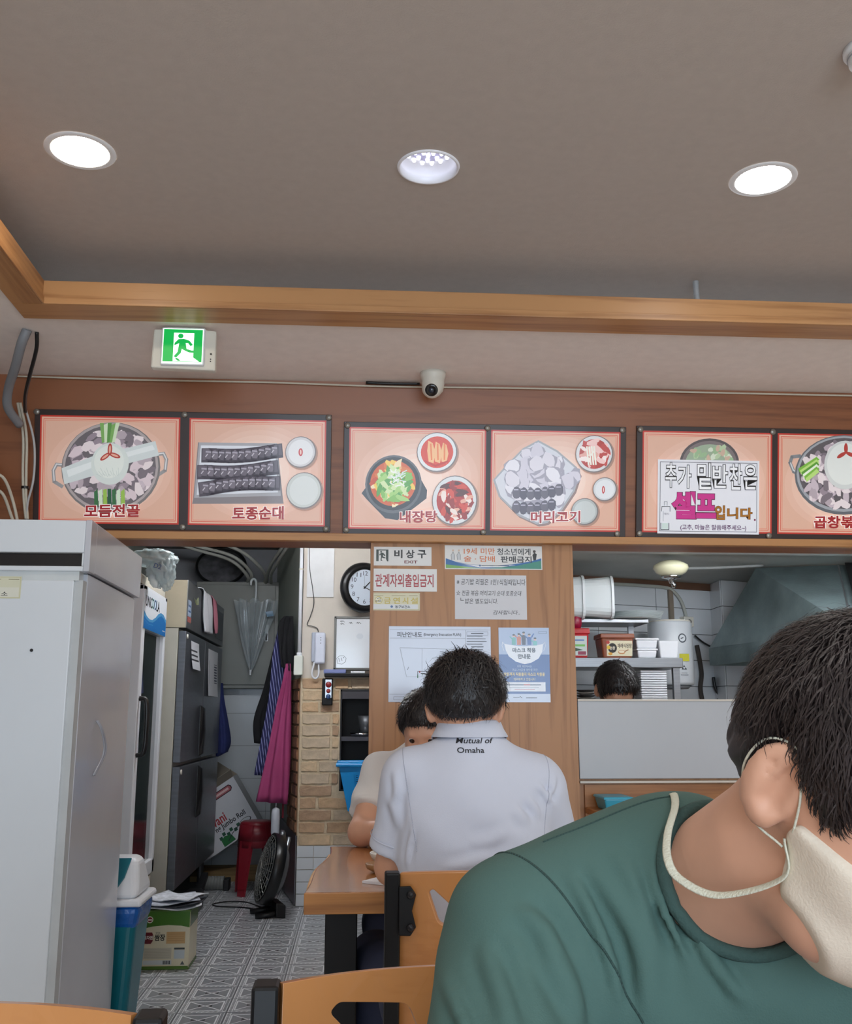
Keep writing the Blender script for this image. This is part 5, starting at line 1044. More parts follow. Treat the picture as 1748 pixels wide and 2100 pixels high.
b = MB(); b.obox((-.93, 7.80, .03), (.24, 0, 0), (0, .2, .012), (0, -.002, .018)); one(b, 'wooden_plank', wood('old_plank', (150, 124, 84), (112, 88, 56), 'x', .7, 4), 'worn wooden board lying on the floor at the far wall', 'board')
t = thing('dustpan', 'black long-handled dustpan lying by the refrigerator foot', 'dustpan', (-1.0, 6.6, 0))
b = MB(); b.prism([(-1.06, 6.30, 0), (-.93, 6.36, 0), (-.93, 6.62, 0), (-.96, 6.72, 0), (-1.03, 6.72, 0)], (0, 0, .10)); b.build('pan', m_black, t, bevel=.006)
b = MB(); b.obox((-.975, 6.80, .09), (.022, 0, 0), (0, .16, .05), (0, -.006, .02)); b.build('handle', m_black, t, bevel=.006)
# square sauce tin with papers
t = thing('sauce_tin', 'square green and cream sauce tin on the tiled floor', 'tin', (-.88, 5.17, 0))
tin = M('tin_cream', (214, 206, 178), .35, .1, var=.03); tx0, tx1, ty0, ty1, th = -.998, -.766, 5.05, 5.285, .262
b = MB(); b.box(tx0, tx1, ty0, ty1, .006, th - .004); b.build('body', tin, t, bevel=.006)
for sz in (0, th - .008): b = MB(); b.box(tx0 - .002, tx1 + .002, ty0 - .002, ty1 + .002, sz, sz + .008); b.build('rim_seam', M('tin_green', (84, 116, 46), .35, .2), t, bevel=.002)
p = Print((tx0, ty0, 0), (1, 0, 0), (0, 0, 1), tx1 - tx0, th, (0, 0, 230, 262), base=.0006)
p.poly([(2, 6), (228, 6), (228, 78), (190, 70), (130, 66), (60, 72), (2, 84)], (74, 116, 40)); p.rect(2, 246, 228, 256, (84, 120, 44)); p.ell(45, 42, 15, 15, (226, 222, 206)); p.ell(45, 42, 11, 11, (120, 36, 38)); p.rect(36, 39, 54, 46, (226, 214, 206))
p.poly([(22, 98), (58, 98), (64, 112), (62, 136), (54, 148), (28, 148), (18, 136), (17, 112)], (104, 26, 34)); p.text('오차원', 20, 112, 62, 130, (232, 222, 214), bold=.03); p.text('쌈장', 70, 106, 118, 136, (44, 40, 36), bold=.03); p.text('양념', 74, 96, 94, 104, (70, 64, 56)); p.rect(124, 96, 210, 148, (196, 160, 110))
for k in range(4): p.line([(130, 106 + k * 10), (204, 106 + k * 10)], 1.2, (150, 112, 70))
p.rect(24, 166, 150, 214, (196, 190, 170)); p.rect(162, 166, 210, 174, (60, 66, 66)); p.rect(162, 176, 210, 214, (190, 200, 204)); p.rect(22, 220, 152, 240, (206, 212, 212)); p.rect(112, 222, 146, 238, (70, 74, 80))
for k in range(6): p.line([(28, 172 + k * 7), (142, 172 + k * 7)], 1, (160, 156, 140)); p.line([(115 + k * 5, 222), (115 + k * 5, 238)], 1.4, (214, 216, 216))
p.poly([(192, 240), (202, 224), (212, 240)], (90, 96, 96)); p.build('label_print', t, pmg)
p = Print((tx1, ty0, 0), (0, 1, 0), (0, 0, 1), ty1 - ty0, th, (0, 0, 230, 262), base=.0006); p.rect(2, 6, 228, 76, (84, 120, 44)); p.rect(2, 246, 228, 256, (84, 120, 44)); p.build('label_print', t, pmg)
for k, (z, rz, w, h, dx, col) in enumerate(((.268, .12, .17, .12, .0, (206, 210, 218)), (.279, -.15, .15, .11, .02, (60, 64, 72)), (.291, .25, .17, .12, -.02, (188, 194, 206)), (.303, -.35, .13, .10, .03, (214, 218, 226)))):
    b = MB(); nx = 8; rows = []
    for j in range(nx + 1):
        row = []
        for i in range(nx + 1):
            u = (i / nx - .5) * 2 * w * .85; v = (j / nx - .5) * 2 * h; x = -.875 + dx + u * math.cos(rz) - v * math.sin(rz); y = 5.15 + u * math.sin(rz) + v * math.cos(rz); row.append((x, y, z + .006 * math.sin(i * .9 + k) * math.cos(j * .7) + (.016 * abs(u / w) ** 3)))
        rows.append(row)
    b.sheet(rows); one(b, 'newspaper', M('newsprint_%d' % k, col, .8, var=.25, scale=40), ('flat newspaper sheet lying directly on the sauce tin', 'dark printed magazine in the paper pile on the tin', 'grey newspaper folded over the dark magazine', 'topmost folded white newspaper on the sauce tin')[k], 'newspaper', smooth=True, solid=.004)
# swing-lid bin between freezer and cooler
t = thing('swing_bin', 'teal swing bin with white lid and blue liner beside the freezer', 'bin', (-.94, 4.16, 0))
def frus(b, x0, x1, y0, y1, z0, X0, X1, Y0, Y1, z1, mi=0):
    b.add([(x0, y0, z0), (x1, y0, z0), (x1, y1, z0), (x0, y1, z0), (X0, Y0, z1), (X1, Y0, z1), (X1, Y1, z1), (X0, Y1, z1)], [(3, 2, 1, 0), (4, 5, 6, 7), (0, 1, 5, 4), (1, 2, 6, 5), (2, 3, 7, 6), (3, 0, 4, 7)], mi); return b
frus(MB(), -1.07, -.838, 4.05, 4.27, 0, -1.10, -.808, 4.02, 4.30, .455).build('body', M('teal_plastic', (0, 104, 118), .3, var=.05), t, bevel=.03, seg=4)
b = frus(MB(), -1.095, -.812, 4.024, 4.296, .365, -1.112, -.796, 4.012, 4.308, .462); b.build('bin_liner', M('blue_liner', (20, 90, 170), .25, var=.3, scale=18, bump=.6, bscale=40, alpha=.9), t, bevel=.03, seg=3)
b = frus(MB(), -1.118, -.790, 4.005, 4.315, .455, -1.114, -.794, 4.009, 4.311, .482); b.build('lid_skirt', m_wplas, t, bevel=.012, seg=3)
b = frus(MB(), -1.10, -.806, 4.022, 4.298, .48, -1.04, -.832, 4.10, 4.22, .622); b.build('lid', m_wplas, t, bevel=.028, seg=4)
# teal flap inset in the slanted front of the lid
b = MB(); n_ = Vector((0, -.142, .078)).normalized(); n_ = Vector((0, -.876, .482)); A = lambda u, f: Vector((u, 4.022 + .078 * f, .48 + .142 * f)) + n_ * .003
b.prism([A(-1.035, .18), A(-.895, .18), A(-.868, .5), A(-.852, .97), A(-1.05, .97)], n_ * .006); b.build('flap', M('teal_plastic', (0, 104, 118), .3, var=.05), t, bevel=.003)
# ------------------------------------------------------------------ kitchen and corridor lamps; the unseen tube fittings are added for their light
def tube_lamp(x, y, z, L, label, s):
    t = thing('tube_lamp', label, 'lamp', (x, y, z))
    b = MB(); b.box(x - L / 2, x + L / 2, y - .04, y + .04, z - .03, z); b.build('batten', m_white, t, bevel=.004)
    b = MB(); b.cyl((x - L / 2 + .03, y, z - .045), (x + L / 2 - .03, y, z - .045), .014, n=12); b.build('tube', emis('tube_' + str(s), (246, 250, 255), s), t)
    return t
tube_lamp(2.0, 4.55, 1.975, 1.2, 'unseen tube fitting added behind the header to light the kitchen', KIT)
tube_lamp(-.35, 5.3, 2.5, 1.2, 'unseen tube fitting added on the corridor ceiling to light it', COR)
t = thing('globe_lamp', 'cream saucer-shaped ceiling lamp with chrome fitting in the kitchen', 'lamp', (1.66, 5.2, 1.83))
lx, ly = 1.668, 5.2
b = MB(); b.lathe([(.02, 1.975), (.06, 1.965), (.092, 1.945), (.094, 1.928), (.078, 1.905), (.05, 1.892)], (lx, ly, 0), n=36); b.build('shade', M('cream_glass', (226, 224, 190), .2, var=.03, coat=.6), t, smooth=True)
b = MB(); b.lathe([(.052, 1.892), (.05, 1.878), (.03, 1.872), (.016, 1.868), (.012, 1.85), (.0, 1.845)], (lx, ly, 0), n=24); b.build('fitting', m_chrome, t, smooth=True)
b = MB(); b.lathe([(.012, 1.852), (.014, 1.84), (.008, 1.825), (.0, 1.823)], (lx + .012, ly, 0), n=14); b.build('finial', m_chrome, t, smooth=True)
wire([(lx + .05, 5.2, 1.93), (2.0, 5.35, 1.96), (2.28, 5.45, 1.99)], .008, 'pipe', M('grey_gas_pipe', (130, 132, 132), .5), 'thin grey pipe running along the kitchen ceiling from the lamp', 'pipe')
# ------------------------------------------------------------------ extractor hood
t = thing('extractor_hood', 'large scratched galvanised extractor hood over the stove', 'hood', (2.7, 5.3, 1.457))
m_hood = M('galvanised', (120, 136, 138), 0.36, 0.65, var=.25, scale=5, bump=.25, bscale=70)
A, B, B2, A2 = Vector((2.139, 6.0, 1.56)), Vector((2.336, 4.6, 1.56)), Vector((3.25, 4.7, 1.56)), Vector((3.25, 6.1, 1.56))
Tf, Tn, Tn2, Tf2 = Vector((2.285, 5.56, 1.99)), Vector((2.70, 5.42, 1.99)), Vector((3.2, 5.42, 1.99)), Vector((3.2, 5.7, 1.99))
b = MB(); b.poly([A, B, Tn, Tf]); b.poly([B, B2, Tn2, Tn]); b.poly([B2, A2, Tf2, Tn2]); b.poly([A2, A, Tf, Tf2]); b.build('canopy', m_hood, t, solid=.004)
dn = Vector((0, 0, -.103)); b = MB()
for a, c in ((A, B), (B, B2), (B2, A2), (A2, A)): b.poly([a + dn, c + dn, c, a])
b.build('rim_band', m_hood, t, solid=.006)
b = MB(); b.tube([B + Vector((.002, -.004, 0)), Tn + Vector((.002, -.004, 0))], .006, n=6); b.build('corner_seam', m_alu, t)
b = MB(); b.obox((B + Tn) / 2 + Vector((.06, -.03, .01)), (Tn - B) * .5, Vector((.03, 0, 0)), Vector((0, .03, .05)).normalized() * .012); b.build('dark_gap_strip', m_black, t)  # dark gap beside the hood's near edge, put in as a black strip
b = MB(); f_ = (B - A).normalized(); nf = (B - A).cross(Tf - A).normalized(); nf = nf if nf.y < 0 else -nf
for k in range(26):
    f = random.uniform(.25, .95); g = random.uniform(.02, .45); q = A.lerp(B, f).lerp(Tf.lerp(Tn, f), g); L = random.uniform(.01, .06); d = ((Tf - A).normalized() + f_ * random.uniform(-.2, .5)).normalized(); w = f_ * .0009
    b.poly([q + nf * .004 - w, q + nf * .004 + w, q + d * L + nf * .004 + w, q + d * L + nf * .004 - w])
b.build('scratches', M('scratch_bright', (206, 216, 214), .35, .5), t)
# ------------------------------------------------------------------ stainless rack
t = thing('steel_rack', 'stainless steel kitchen rack with two shelves behind the pass-through', 'rack', (1.4, 5.45, .9))
b = MB(); b.box(.95, 1.752, 5.33, 5.70, 1.41, 1.463); b.build('shelf', m_steel, t, bevel=.004)
b = MB(); b.box(.95, 1.60, 5.42, 5.70, 1.658, 1.680); b.build('shelf', m_steel, t, bevel=.003)
b = MB(); b.box(.95, 1.752, 5.33, 5.70, 1.20, 1.225); b.build('shelf', m_steel, t, bevel=.003)
for x in (1.70, 1.0):
    for y in (5.36, 5.67): b = MB(); b.box(x, x + .035, y - .016, y + .016, .0, 1.412); b.build('post', m_steel, t)
for x in (1.545, 1.0): b = MB(); b.box(x, x + .03, 5.64, 5.67, 1.46, 1.66); b.build('post', m_steel, t)
m_tub = M('white_tub', (226, 232, 232), .3, var=.02)
def tub(x0, x1, zc, h, label):
    t = thing('storage_tub', label, 'tub', ((x0 + x1) / 2, 5.52, zc - h / 2))
    def sec(x, s):
        r = .05 * s; out = []
        for cy, cz, a0 in ((.11, h / 2 - .05, 0), (-.11, h / 2 - .05, PI / 2), (-.11, -h / 2 + .05, PI), (.11, -h / 2 + .05, 1.5 * PI)):
            for k in range(5): a = a0 + k * PI / 8; out.append((x, 5.52 + (cy + .05 * math.cos(a)) * s, zc + (cz + .05 * math.sin(a)) * s))
        return out
    b = MB(); S = [sec(x0, .86), sec(x1, 1.0)]; n = len(S[0]); b.add(S[0] + S[1], [tuple(range(n - 1, -1, -1))] + [(i, (i + 1) % n, n + (i + 1) % n, n + i) for i in range(n)]); b.build('shell', m_tub, t, smooth=False, solid=.003, bevel=0)
    b = MB(); S = [sec(x1 - .004, 1.0), sec(x1 - .004, 1.06), sec(x1 + .010, 1.06), sec(x1 + .010, .99)]; b.add(sum(S, []), [(j * n + i, j * n + (i + 1) % n, ((j + 1) % 4) * n + (i + 1) % n, ((j + 1) % 4) * n + i) for j in range(4) for i in range(n)]); b.build('rim', m_tub, t)
tub(1.20, 1.385, 1.795, .228, 'white tub lying on its side, rim towards the water heater'); tub(1.0, 1.225, 1.795, .228, 'white tub lying on its side with its rear behind the pillar')
for k in range(6):
    b = MB(); z = 1.681 + k * .0075; b.lathe([(.09, z), (.155 - .002 * k, z + .006), (.16 - .002 * k, z + .0075), (.155 - .002 * k, z + .0075), (.09, z + .0035)], (1.535 + .006 * k, 5.53, 0), n=36); one(b, 'dinner_plate', m_tub, 'white oval plate in the loose stack on the upper shelf', 'plate', 'plates on the upper shelf', smooth=True)
def pail(name, label, x0, x1, y0, y1, z, h, mat, lid, fn=None):
    t = thing(name, label, 'tub', ((x0 + x1) / 2, (y0 + y1) / 2, z))
    i = (x1 - x0) * .06; frus(MB(), x0 + i, x1 - i, y0 + i, y1 - i, z, x0, x1, y0, y1, z + h * .82).build('pail', mat, t, bevel=.008)
    frus(MB(), x0 - .006, x1 + .006, y0 - .006, y1 + .006, z + h * .80, x0 - .004, x1 + .004, y0 - .004, y1 + .004, z + h).build('lid', lid, t, bevel=.005)
    if fn:
        sl = i / (h * .82); p = Print((x0 + i * .7, y0 + i * .92, z + h * .06), (1, 0, 0), (0, -sl, 1), x1 - x0 - 1.4 * i, h * .70, (0, 0, 100, 60), base=.001); fn(p); p.build('label_print', t, pmg)
    return t
def l1(p):
    p.rect(14, 4, 100, 58, (232, 222, 190)); p.ell(33, 30, 15, 17, (30, 26, 26)); p.text('순창', 24, 24, 42, 36, (236, 226, 206), bold=.03); p.text('재래식된장', 50, 14, 98, 30, (60, 46, 36), bold=.02); p.ell(64, 44, 12, 7, (196, 130, 70)); p.ell(64, 43, 10, 4.5, (240, 226, 200)); p.line([(74, 42), (86, 36)], 3, (150, 90, 50)); p.ell(18, 10, 6, 6, (190, 60, 50)); p.ell(20, 28, 6, 7, (226, 190, 60)); p.ell(26, 50, 7, 5, (206, 150, 50))
def l2(p): p.rect(20, 2, 96, 58, (214, 226, 220)); p.rect(26, 26, 88, 32, (120, 190, 90)); p.poly([(30, 42), (50, 36), (80, 42), (50, 46)], (40, 70, 40)); p.rect(60, 46, 92, 56, (150, 50, 80)); p.line([(50, 14), (84, 14)], 4, (90, 120, 180))
pail('paste_tub', 'brown soybean-paste tub with printed label on the rack shelf', 1.318, 1.497, 5.37, 5.52, 1.4635, .132, M('tub_brown', (138, 70, 40), .35), M('tub_brown', (138, 70, 40), .35), l1)
pail('paste_tub', 'red chilli-paste tub with white label next to the pillar', 1.10, 1.252, 5.37, 5.52, 1.4635, .16, M('tub_red', (190, 24, 34), .3), M('tub_red', (190, 24, 34), .3), l2)
pail('food_container', 'lower white lidded food container on the rack shelf', 1.515, 1.625, 5.37, 5.50, 1.4635, .052, m_wplas, m_wplas); pail('food_container', 'upper white lidded food container stacked on another one', 1.510, 1.632, 5.37, 5.50, 1.516, .056, m_wplas, m_wplas)
o = one(frus(MB(), 1.640, 1.733, 5.36, 5.50, 1.4635, 1.632, 1.742, 5.355, 5.505, 1.557), 'food_container', m_wplas, 'open white square food container at the end of the rack shelf', 'container', bevel=.006)
b2 = MB(); b2.lathe([(.028, 1.6235), (.036, 1.65), (.036, 1.68), (.026, 1.70), (.0, 1.702)], (1.19, 5.42, 0), n=20); one(b2, 'plastic_cup', M('crimson', (150, 20, 56), .35), 'dark pink plastic cup on the red paste tub', 'cup', smooth=True)
# water heater with socket and conduits
t = thing('water_heater', 'white cylindrical electric water heater on the tiled kitchen wall', 'water heater', (1.84, 5.80, 1.33)); hx, hy = 1.835, 5.80
b = MB(); b.lathe([(.10, 1.33), (.122, 1.333), (.128, 1.35), (.128, 1.685), (.122, 1.698), (.0, 1.70)], (hx, hy, 0), n=40); b.build('tank', M('heater_white', (208, 212, 216), .3, var=.02), t, smooth=True)
b = MB(); b.lathe([(.123, 1.697), (.124, 1.705), (.0, 1.707)], (hx, hy, 0), n=40); b.build('top_cap', m_ivory, t, smooth=True)
b = MB(); b.lathe([(.09, 1.31), (.11, 1.33)], (hx, hy, 0), n=40); b.build('bottom_cap', M('heater_grey', (130, 132, 136), .4), t, smooth=True)
n_ = Vector((.12, -1, 0)).normalized(); r_ = Vector((1, .12, 0)).normalized()
p = Print(Vector((hx, hy, 1.37)) + n_ * .1285 - r_ * .07, r_, (0, 0, 1), .14, .28, (0, 0, 100, 200), base=.0012)
p.ell(62, 38, 18, 19, (70, 76, 84)); p.ell(62, 38, 13, 14, (214, 218, 222)); p.line([(56, 40), (66, 36)], 4, (70, 76, 84)); p.rect(46, 102, 88, 132, (196, 190, 30)); p.poly([(52, 166), (64, 148), (76, 166)], (60, 64, 70)); p.ell(64, 159, 5, 4, (200, 204, 208)); p.line([(52, 180), (76, 180)], 2, (120, 124, 130)); p.line([(48, 188), (80, 188)], 3, (110, 114, 120)); p.build('markings', t, pmg)
t = thing('socket_box', 'ivory surface socket on the wall above the water heater', 'socket', (1.97, 6.16, 1.73))
bx = K0 + kd * .79 + kn * .03; b = MB(); b.obox((bx.x, bx.y, 1.745), kd * .038, kn * .024, (0, 0, .032)); b.build('box', m_ivory, t, bevel=.004)
b = MB(); b.cyl(bx + kn * .024 + Vector((0, 0, 1.745)), bx + kn * .03 + Vector((0, 0, 1.745)), .014, n=14); b.build('outlet', m_black, t)
def K(s, z, off=.02): q = K0 + kd * s + kn * off; return (q.x, q.y, z)
wire([K(.0, 1.958), K(.30, 1.962), K(.62, 1.96), K(.70, 1.94), K(.76, 1.88), K(.79, 1.80), K(.79, 1.775)], .011, 'conduit', m_cond, 'pale conduit running along the tiles and bending down to the socket', 'conduit', n=10)
b = MB(); q = K(.68, 0); b.obox((q[0], q[1], 1.83), kd * .016, kn * .008, (0, 0, .135)); one(b, 'cable_cover', M('brown_strip', (132, 120, 106), .6), 'brown vertical cable cover strip on the kitchen tiles', 'strip')
wire([K(.86, 1.60, .03), K(.87, 1.52, .035), K(.885, 1.42, .03), K(.87, 1.33, .03), K(.88, 1.25, .03)], .014, 'cable', M('dirty_cable', (60, 54, 50), .8), 'thick dirty dark cable bundle hanging beside the water heater', n=10)
wire([K(.84, 1.66, .04), K(.90, 1.62, .04), K(.98, 1.585, .04), K(1.0, 1.57, .05)], .006, 'cable', m_black, 'black cable from the water heater towards the extractor hood')
b = MB(); q = K(.985, 0, .04); b.tube(spline([(q[0], q[1], 1.24), (q[0] + .02, q[1], 1.28), (q[0], q[1], 1.32), (q[0] - .01, q[1], 1.36), (q[0] - .012, q[1], 1.40)], 6), .01, n=8); one(b, 'hanging_brush', m_black, 'small black brush hanging on the tiles under the hood', 'brush', smooth=True)
# crockery on the lower shelf
for k in range(14):
    b = MB(); z = 1.2255 + k * .0125; b.box(1.525, 1.668, 5.36, 5.50, z, z + .010); one(b, 'serving_tray', M('tray_white', (226, 228, 234), .35), 'white square dish in the tall neat stack on the lower shelf', 'dish', 'stack of white square dishes', bevel=.003)
for sx, n, gl in ((1.235, 5, 'beside the pillar'), (1.44, 4, 'beside the square dishes')):
    for k in range(n):
        b = MB(); z = 1.2255 + k * .014; b.lathe([(.03, z), (.055, z + .011), (.058, z + .0125), (.054, z + .012), (.028, z + .003)], (sx, 5.42, 0), n=28); one(b, 'bowl', [m_black, M('bowl_white', (226, 224, 216), .35)][k % 2], 'black and white stacked bowl on the lower shelf ' + gl, 'bowl', 'bowls ' + gl, smooth=True)
# teal dish tub seen over the shoulder
t = thing('dish_tub', 'small turquoise plastic tub on the ledge below the white panel', 'tub', (1.0, 3.98, .80))
frus(MB(), .955, 1.045, 3.90, 4.04, .80, .945, 1.055, 3.885, 4.055, .845).build('pail', M('turquoise', (60, 170, 200), .3), t, bevel=.006)
frus(MB(), .940, 1.060, 3.88, 4.06, .843, .944, 1.056, 3.884, 4.056, .852).build('rim', M('turquoise', (60, 170, 200), .3), t, bevel=.003)
b = MB(); b.box(.915, 1.6, 3.86, 4.083, .775, .80); one(b, 'wall_ledge', wood('counter_wood', (176, 118, 66), (140, 88, 44), 'x', .4, 5), 'narrow wooden ledge along the front of the kitchen half wall', 'ledge', bevel=.004)

# ------------------------------------------------------------------ dining tables
m_top = wood('table_top', (176, 118, 64), (128, 78, 38), 'y', .22, 7, .4); m_edge = wood('table_edge', (184, 126, 66), (144, 92, 44), 'x', .4, 5); m_bark = M('live_edge', (206, 160, 104), .6, var=.15, scale=12)
def table(name, label, x0, x1, y0, y1):
    t = thing(name, label, 'table', ((x0 + x1) / 2, (y0 + y1) / 2, 0)); n = 14; L = []
    for i in range(n + 1):
        f = i / n; L.append((x0 + .048 * f + .008 * math.sin(f * 9 + 1) * (.3 + f), y0 + (y1 - y0) * f))
    pts = [(x, y, .690) for x, y in L] + [(x1, y1, .690), (x1, y0, .690)]
    b = MB(); b.prism(pts, (0, 0, .05)); b.build('top', m_top, t, bevel=.003)
    b = MB(); b.tube([(x + .002, y, .722) for x, y in L[1:-1]], lambda f: .009 * min(1, 8 * f + .2, 8 * (1 - f) + .2), n=8, flat=1.6); FE = MB(); FE.box(x0 + .002, x1, y0 - .004, y0 + .004, .691, .739); FE.build('front_edge', m_edge, t, bevel=.002); b.build('live_edge', m_bark, t, smooth=True)
    for yy in (y0 + .16, y1 - .16):
        for xx in (x0 + .05, x1 - .13): b = MB(); b.box(xx, xx + .08, yy - .04, yy + .04, .012, .69); b.build('leg', m_blackm, t, bevel=.003)
        b = MB(); b.box(x0 + .03, x1 - .03, yy - .05, yy + .05, 0, .013); b.build('foot_bar', m_blackm, t)
    return t
table('dining_table', 'thick live-edge wooden dining table with black steel legs', -.121, .80, 2.53, 3.40)
table('dining_table', 'live-edge wooden table between the viewer and the man in green', -.10, .95, .15, .74)
b = MB(); b.add([(.02, 2.66, .7405), (.10, 2.60, .7405), (.14, 2.70, .7405), (.06, 2.72, .7405), (.02, 2.66, .746), (.10, 2.60, .75), (.14, 2.70, .75), (.06, 2.72, .746)], [(3, 2, 1, 0), (4, 5, 6, 7), (0, 1, 5, 4), (1, 2, 6, 5), (2, 3, 7, 6), (3, 0, 4, 7)]); one(b, 'paper_napkin', M('napkin', (236, 238, 244), .8), 'white folded paper napkin near the table edge', 'napkin')
b = MB(); b.lathe([(.025, .7402), (.05, .755), (.058, .772), (.056, .775), (.046, .758), (.02, .745)], (.10, 2.98, 0), n=28); one(b, 'side_dish_bowl', M('bowl_white', (226, 224, 216), .35), 'small white side-dish bowl on the table by the white sleeve', 'bowl', smooth=True)
b = MB(); b.lathe([(.02, .7402), (.042, .75), (.046, .762), (.044, .764), (.03, .75)], (.075, 2.84, 0), n=24); one(b, 'sauce_dish', M('dish_brown', (170, 130, 90), .35), 'small brown sauce dish on the table near the napkin', 'dish', smooth=True)

# ------------------------------------------------------------------ chairs
m_ply = wood('chair_plywood', (192, 130, 74), (172, 110, 58), 'x', .3, 3, .35)
def chair(label, x, y, rz, zt, half, holes, bracket=True):
    """origin on the floor under the backrest; the sitter faces local +Y"""
    t = thing('dining_chair', label, 'chair', (x, y, 0), None, rz)
    n = 24; hw = half - .016
    # back panel with cut-outs: outline in x,z bent along an arc; built as filled polygon with holes
    bm = bmesh.new(); zb = zt - .34
    top = [(-hw + 2 * hw * i / n, zt - .002 - .007 * (abs(i / n - .5) * 2) ** 2.4 + .003) for i in range(n + 1)]
    out = top[::-1] + [(-hw, zb), (hw, zb)]
    def loop(pts):
        vs = [bm.verts.new((px, 0, pz)) for px, pz in pts]; return [bm.edges.new((vs[i], vs[(i + 1) % len(vs)])) for i in range(len(vs))]
    es = loop(out)
    for h in holes:
        for sgn in (1, -1):
            q = [(sgn * (-hw + u), zt + v) for u, v in h]; rr = []
            k = len(q)
            for i in range(k):
                a = Vector(q[i - 1]); c = Vector(q[i]); e = Vector(q[(i + 1) % k]); r = min(.010, (a - c).length * .4, (e - c).length * .4); p0 = c + (a - c).normalized() * r; p1 = c + (e - c).normalized() * r
                for s in (0, .25, .5, .75, 1): rr.append(tuple((p0.lerp(c, s)).lerp(c.lerp(p1, s), s)))
            es += loop(rr)
    bmesh.ops.triangle_fill(bm, edges=es, use_beauty=True)
    bmesh.ops.subdivide_edges(bm, edges=[e for e in bm.edges if e.calc_length() > .05], cuts=3, use_grid_fill=True); bmesh.ops.triangulate(bm, faces=bm.faces)
    for v in bm.verts: v.co.y = -.035 * (1 - (v.co.x / hw) ** 2) - .04 * (v.co.z - zb) / .34 + .04
    me = bpy.data.meshes.new('back_panel'); bm.to_mesh(me); bm.free()
    pan = link(me, 'back_panel', m_ply, t, bevel=.003, solid=.014)
    for s in (-1, 1):
        b = MB(); xa = s * half
        b.add([(xa - .015, -.018, zt - .005), (xa + .015, -.018, zt - .005), (xa + .015, .022, zt - .005), (xa - .015, .022, zt - .005), (xa - .015, .02, .44), (xa + .015, .02, .44), (xa + .015, .06, .44), (xa - .015, .06, .44), (xa - .015, -.03, 0), (xa + .015, -.03, 0), (xa + .015, .01, 0), (xa - .015, .01, 0)],
              [(0, 1, 2, 3), (0, 4, 5, 1), (1, 5, 6, 2), (2, 6, 7, 3), (3, 7, 4, 0), (4, 8, 9, 5), (5, 9, 10, 6), (6, 10, 11, 7), (7, 11, 8, 4), (11, 10, 9, 8)]); b.build('back_post', m_blackm, t, bevel=.004, local=True)
        if bracket:
            for zc in (zt - .075,):
                b = MB(); k = -s; b.prism([(xa + k * .012, -.014, zc + .045), (xa + k * .035, -.014, zc + .046), (xa + k * .046, -.014, zc + .03), (xa + k * .038, -.014, zc), (xa + k * .046, -.014, zc - .03), (xa + k * .035, -.014, zc - .046), (xa + k * .012, -.014, zc - .045)], (0, -.006, 0)); br = b.build('bracket', m_blackm, t, bevel=.002, local=True)
                for dz in (.03, -.03): b = MB(); b.lathe([(.008, 0), (.008, .004), (.005, .007), (0, .008)], (xa + k * .035, -.020, zc + dz), (0, -1, 0), n=14); b.build('bolt', M('bolt_black', (40, 40, 44), .2, .5), br, smooth=True, local=True)
        b = MB(); b.box(s * half - .014, s * half + .014, .40, .428, 0, .43); b.build('front_leg', m_blackm, t, bevel=.003, local=True)
        b = MB(); b.box(s * half - .012, s * half + .012, .04, .42, .415, .44); b.build('side_rail', m_blackm, t, bevel=.003, local=True)
    b = MB(); b.box(-half, half, .40, .424, .415, .44); b.build('front_rail', m_blackm, t, local=True)
    b = MB(); rows = [[(-half + .01 + (2 * half - .02) * i / 8, .03 + .42 * j / 8, .447 + .012 * ((i / 8 - .5) * 2) ** 2) for i in range(9)] for j in range(9)]; b.sheet(rows); b.build('seat', m_ply, t, solid=.016, smooth=False, local=True, bevel=.003)
    return t
HA = [[(.056, -.040), (.064, -.034), (.120, -.083), (.108, -.106), (.076, -.098)]]
HC = [[(.052, -.040), (.062, -.030), (.142, -.036), (.190, -.150), (.165, -.150)]]
chair('wooden-backed chair with black posts under the man in the white polo', .275, 2.075, 0, .856, .2, HA)
chair('wooden-backed chair behind the man in the green shirt', .125, 1.20, PI + .01, .868, .22, HC, False)
chair('wooden-backed chair whose black post stands nearest the teal bin', -.43, 1.10, PI + .03, .863, .227, HC, False)
chair('wooden-backed chair on the far side of the table under the second diner', .27, 3.86, PI, .856, .2, HA)
# ------------------------------------------------------------------ people: signed-distance bodies meshed as one surface
import openvdb
f32 = np.float32
def rcone(P, a, b, r0, r1):
    a = np.array(a, f32); b = np.array(b, f32); ba = b - a; t = np.clip(((P - a) @ ba) / max(1e-9, float(ba @ ba)), 0, 1)
    return np.linalg.norm(P - (a + t[..., None] * ba), axis=-1) - (r0 + (r1 - r0) * t)
def ellp(P, c, r):
    q = P - np.array(c, f32); r = np.array(r, f32); k0 = np.linalg.norm(q / r, axis=-1); k1 = np.linalg.norm(q / (r * r), axis=-1) + 1e-9
    return k0 * (k0 - 1) / k1
def smin(a, b, k):
    h = np.maximum(k - np.abs(a - b), 0) / k; return np.minimum(a, b) - h * h * k * .25
def smax(a, b, k): return -smin(-a, -b, k)
def plane(P, c, n):
    n = np.array(n, f32); n = n / np.linalg.norm(n); return (P - np.array(c, f32)) @ n
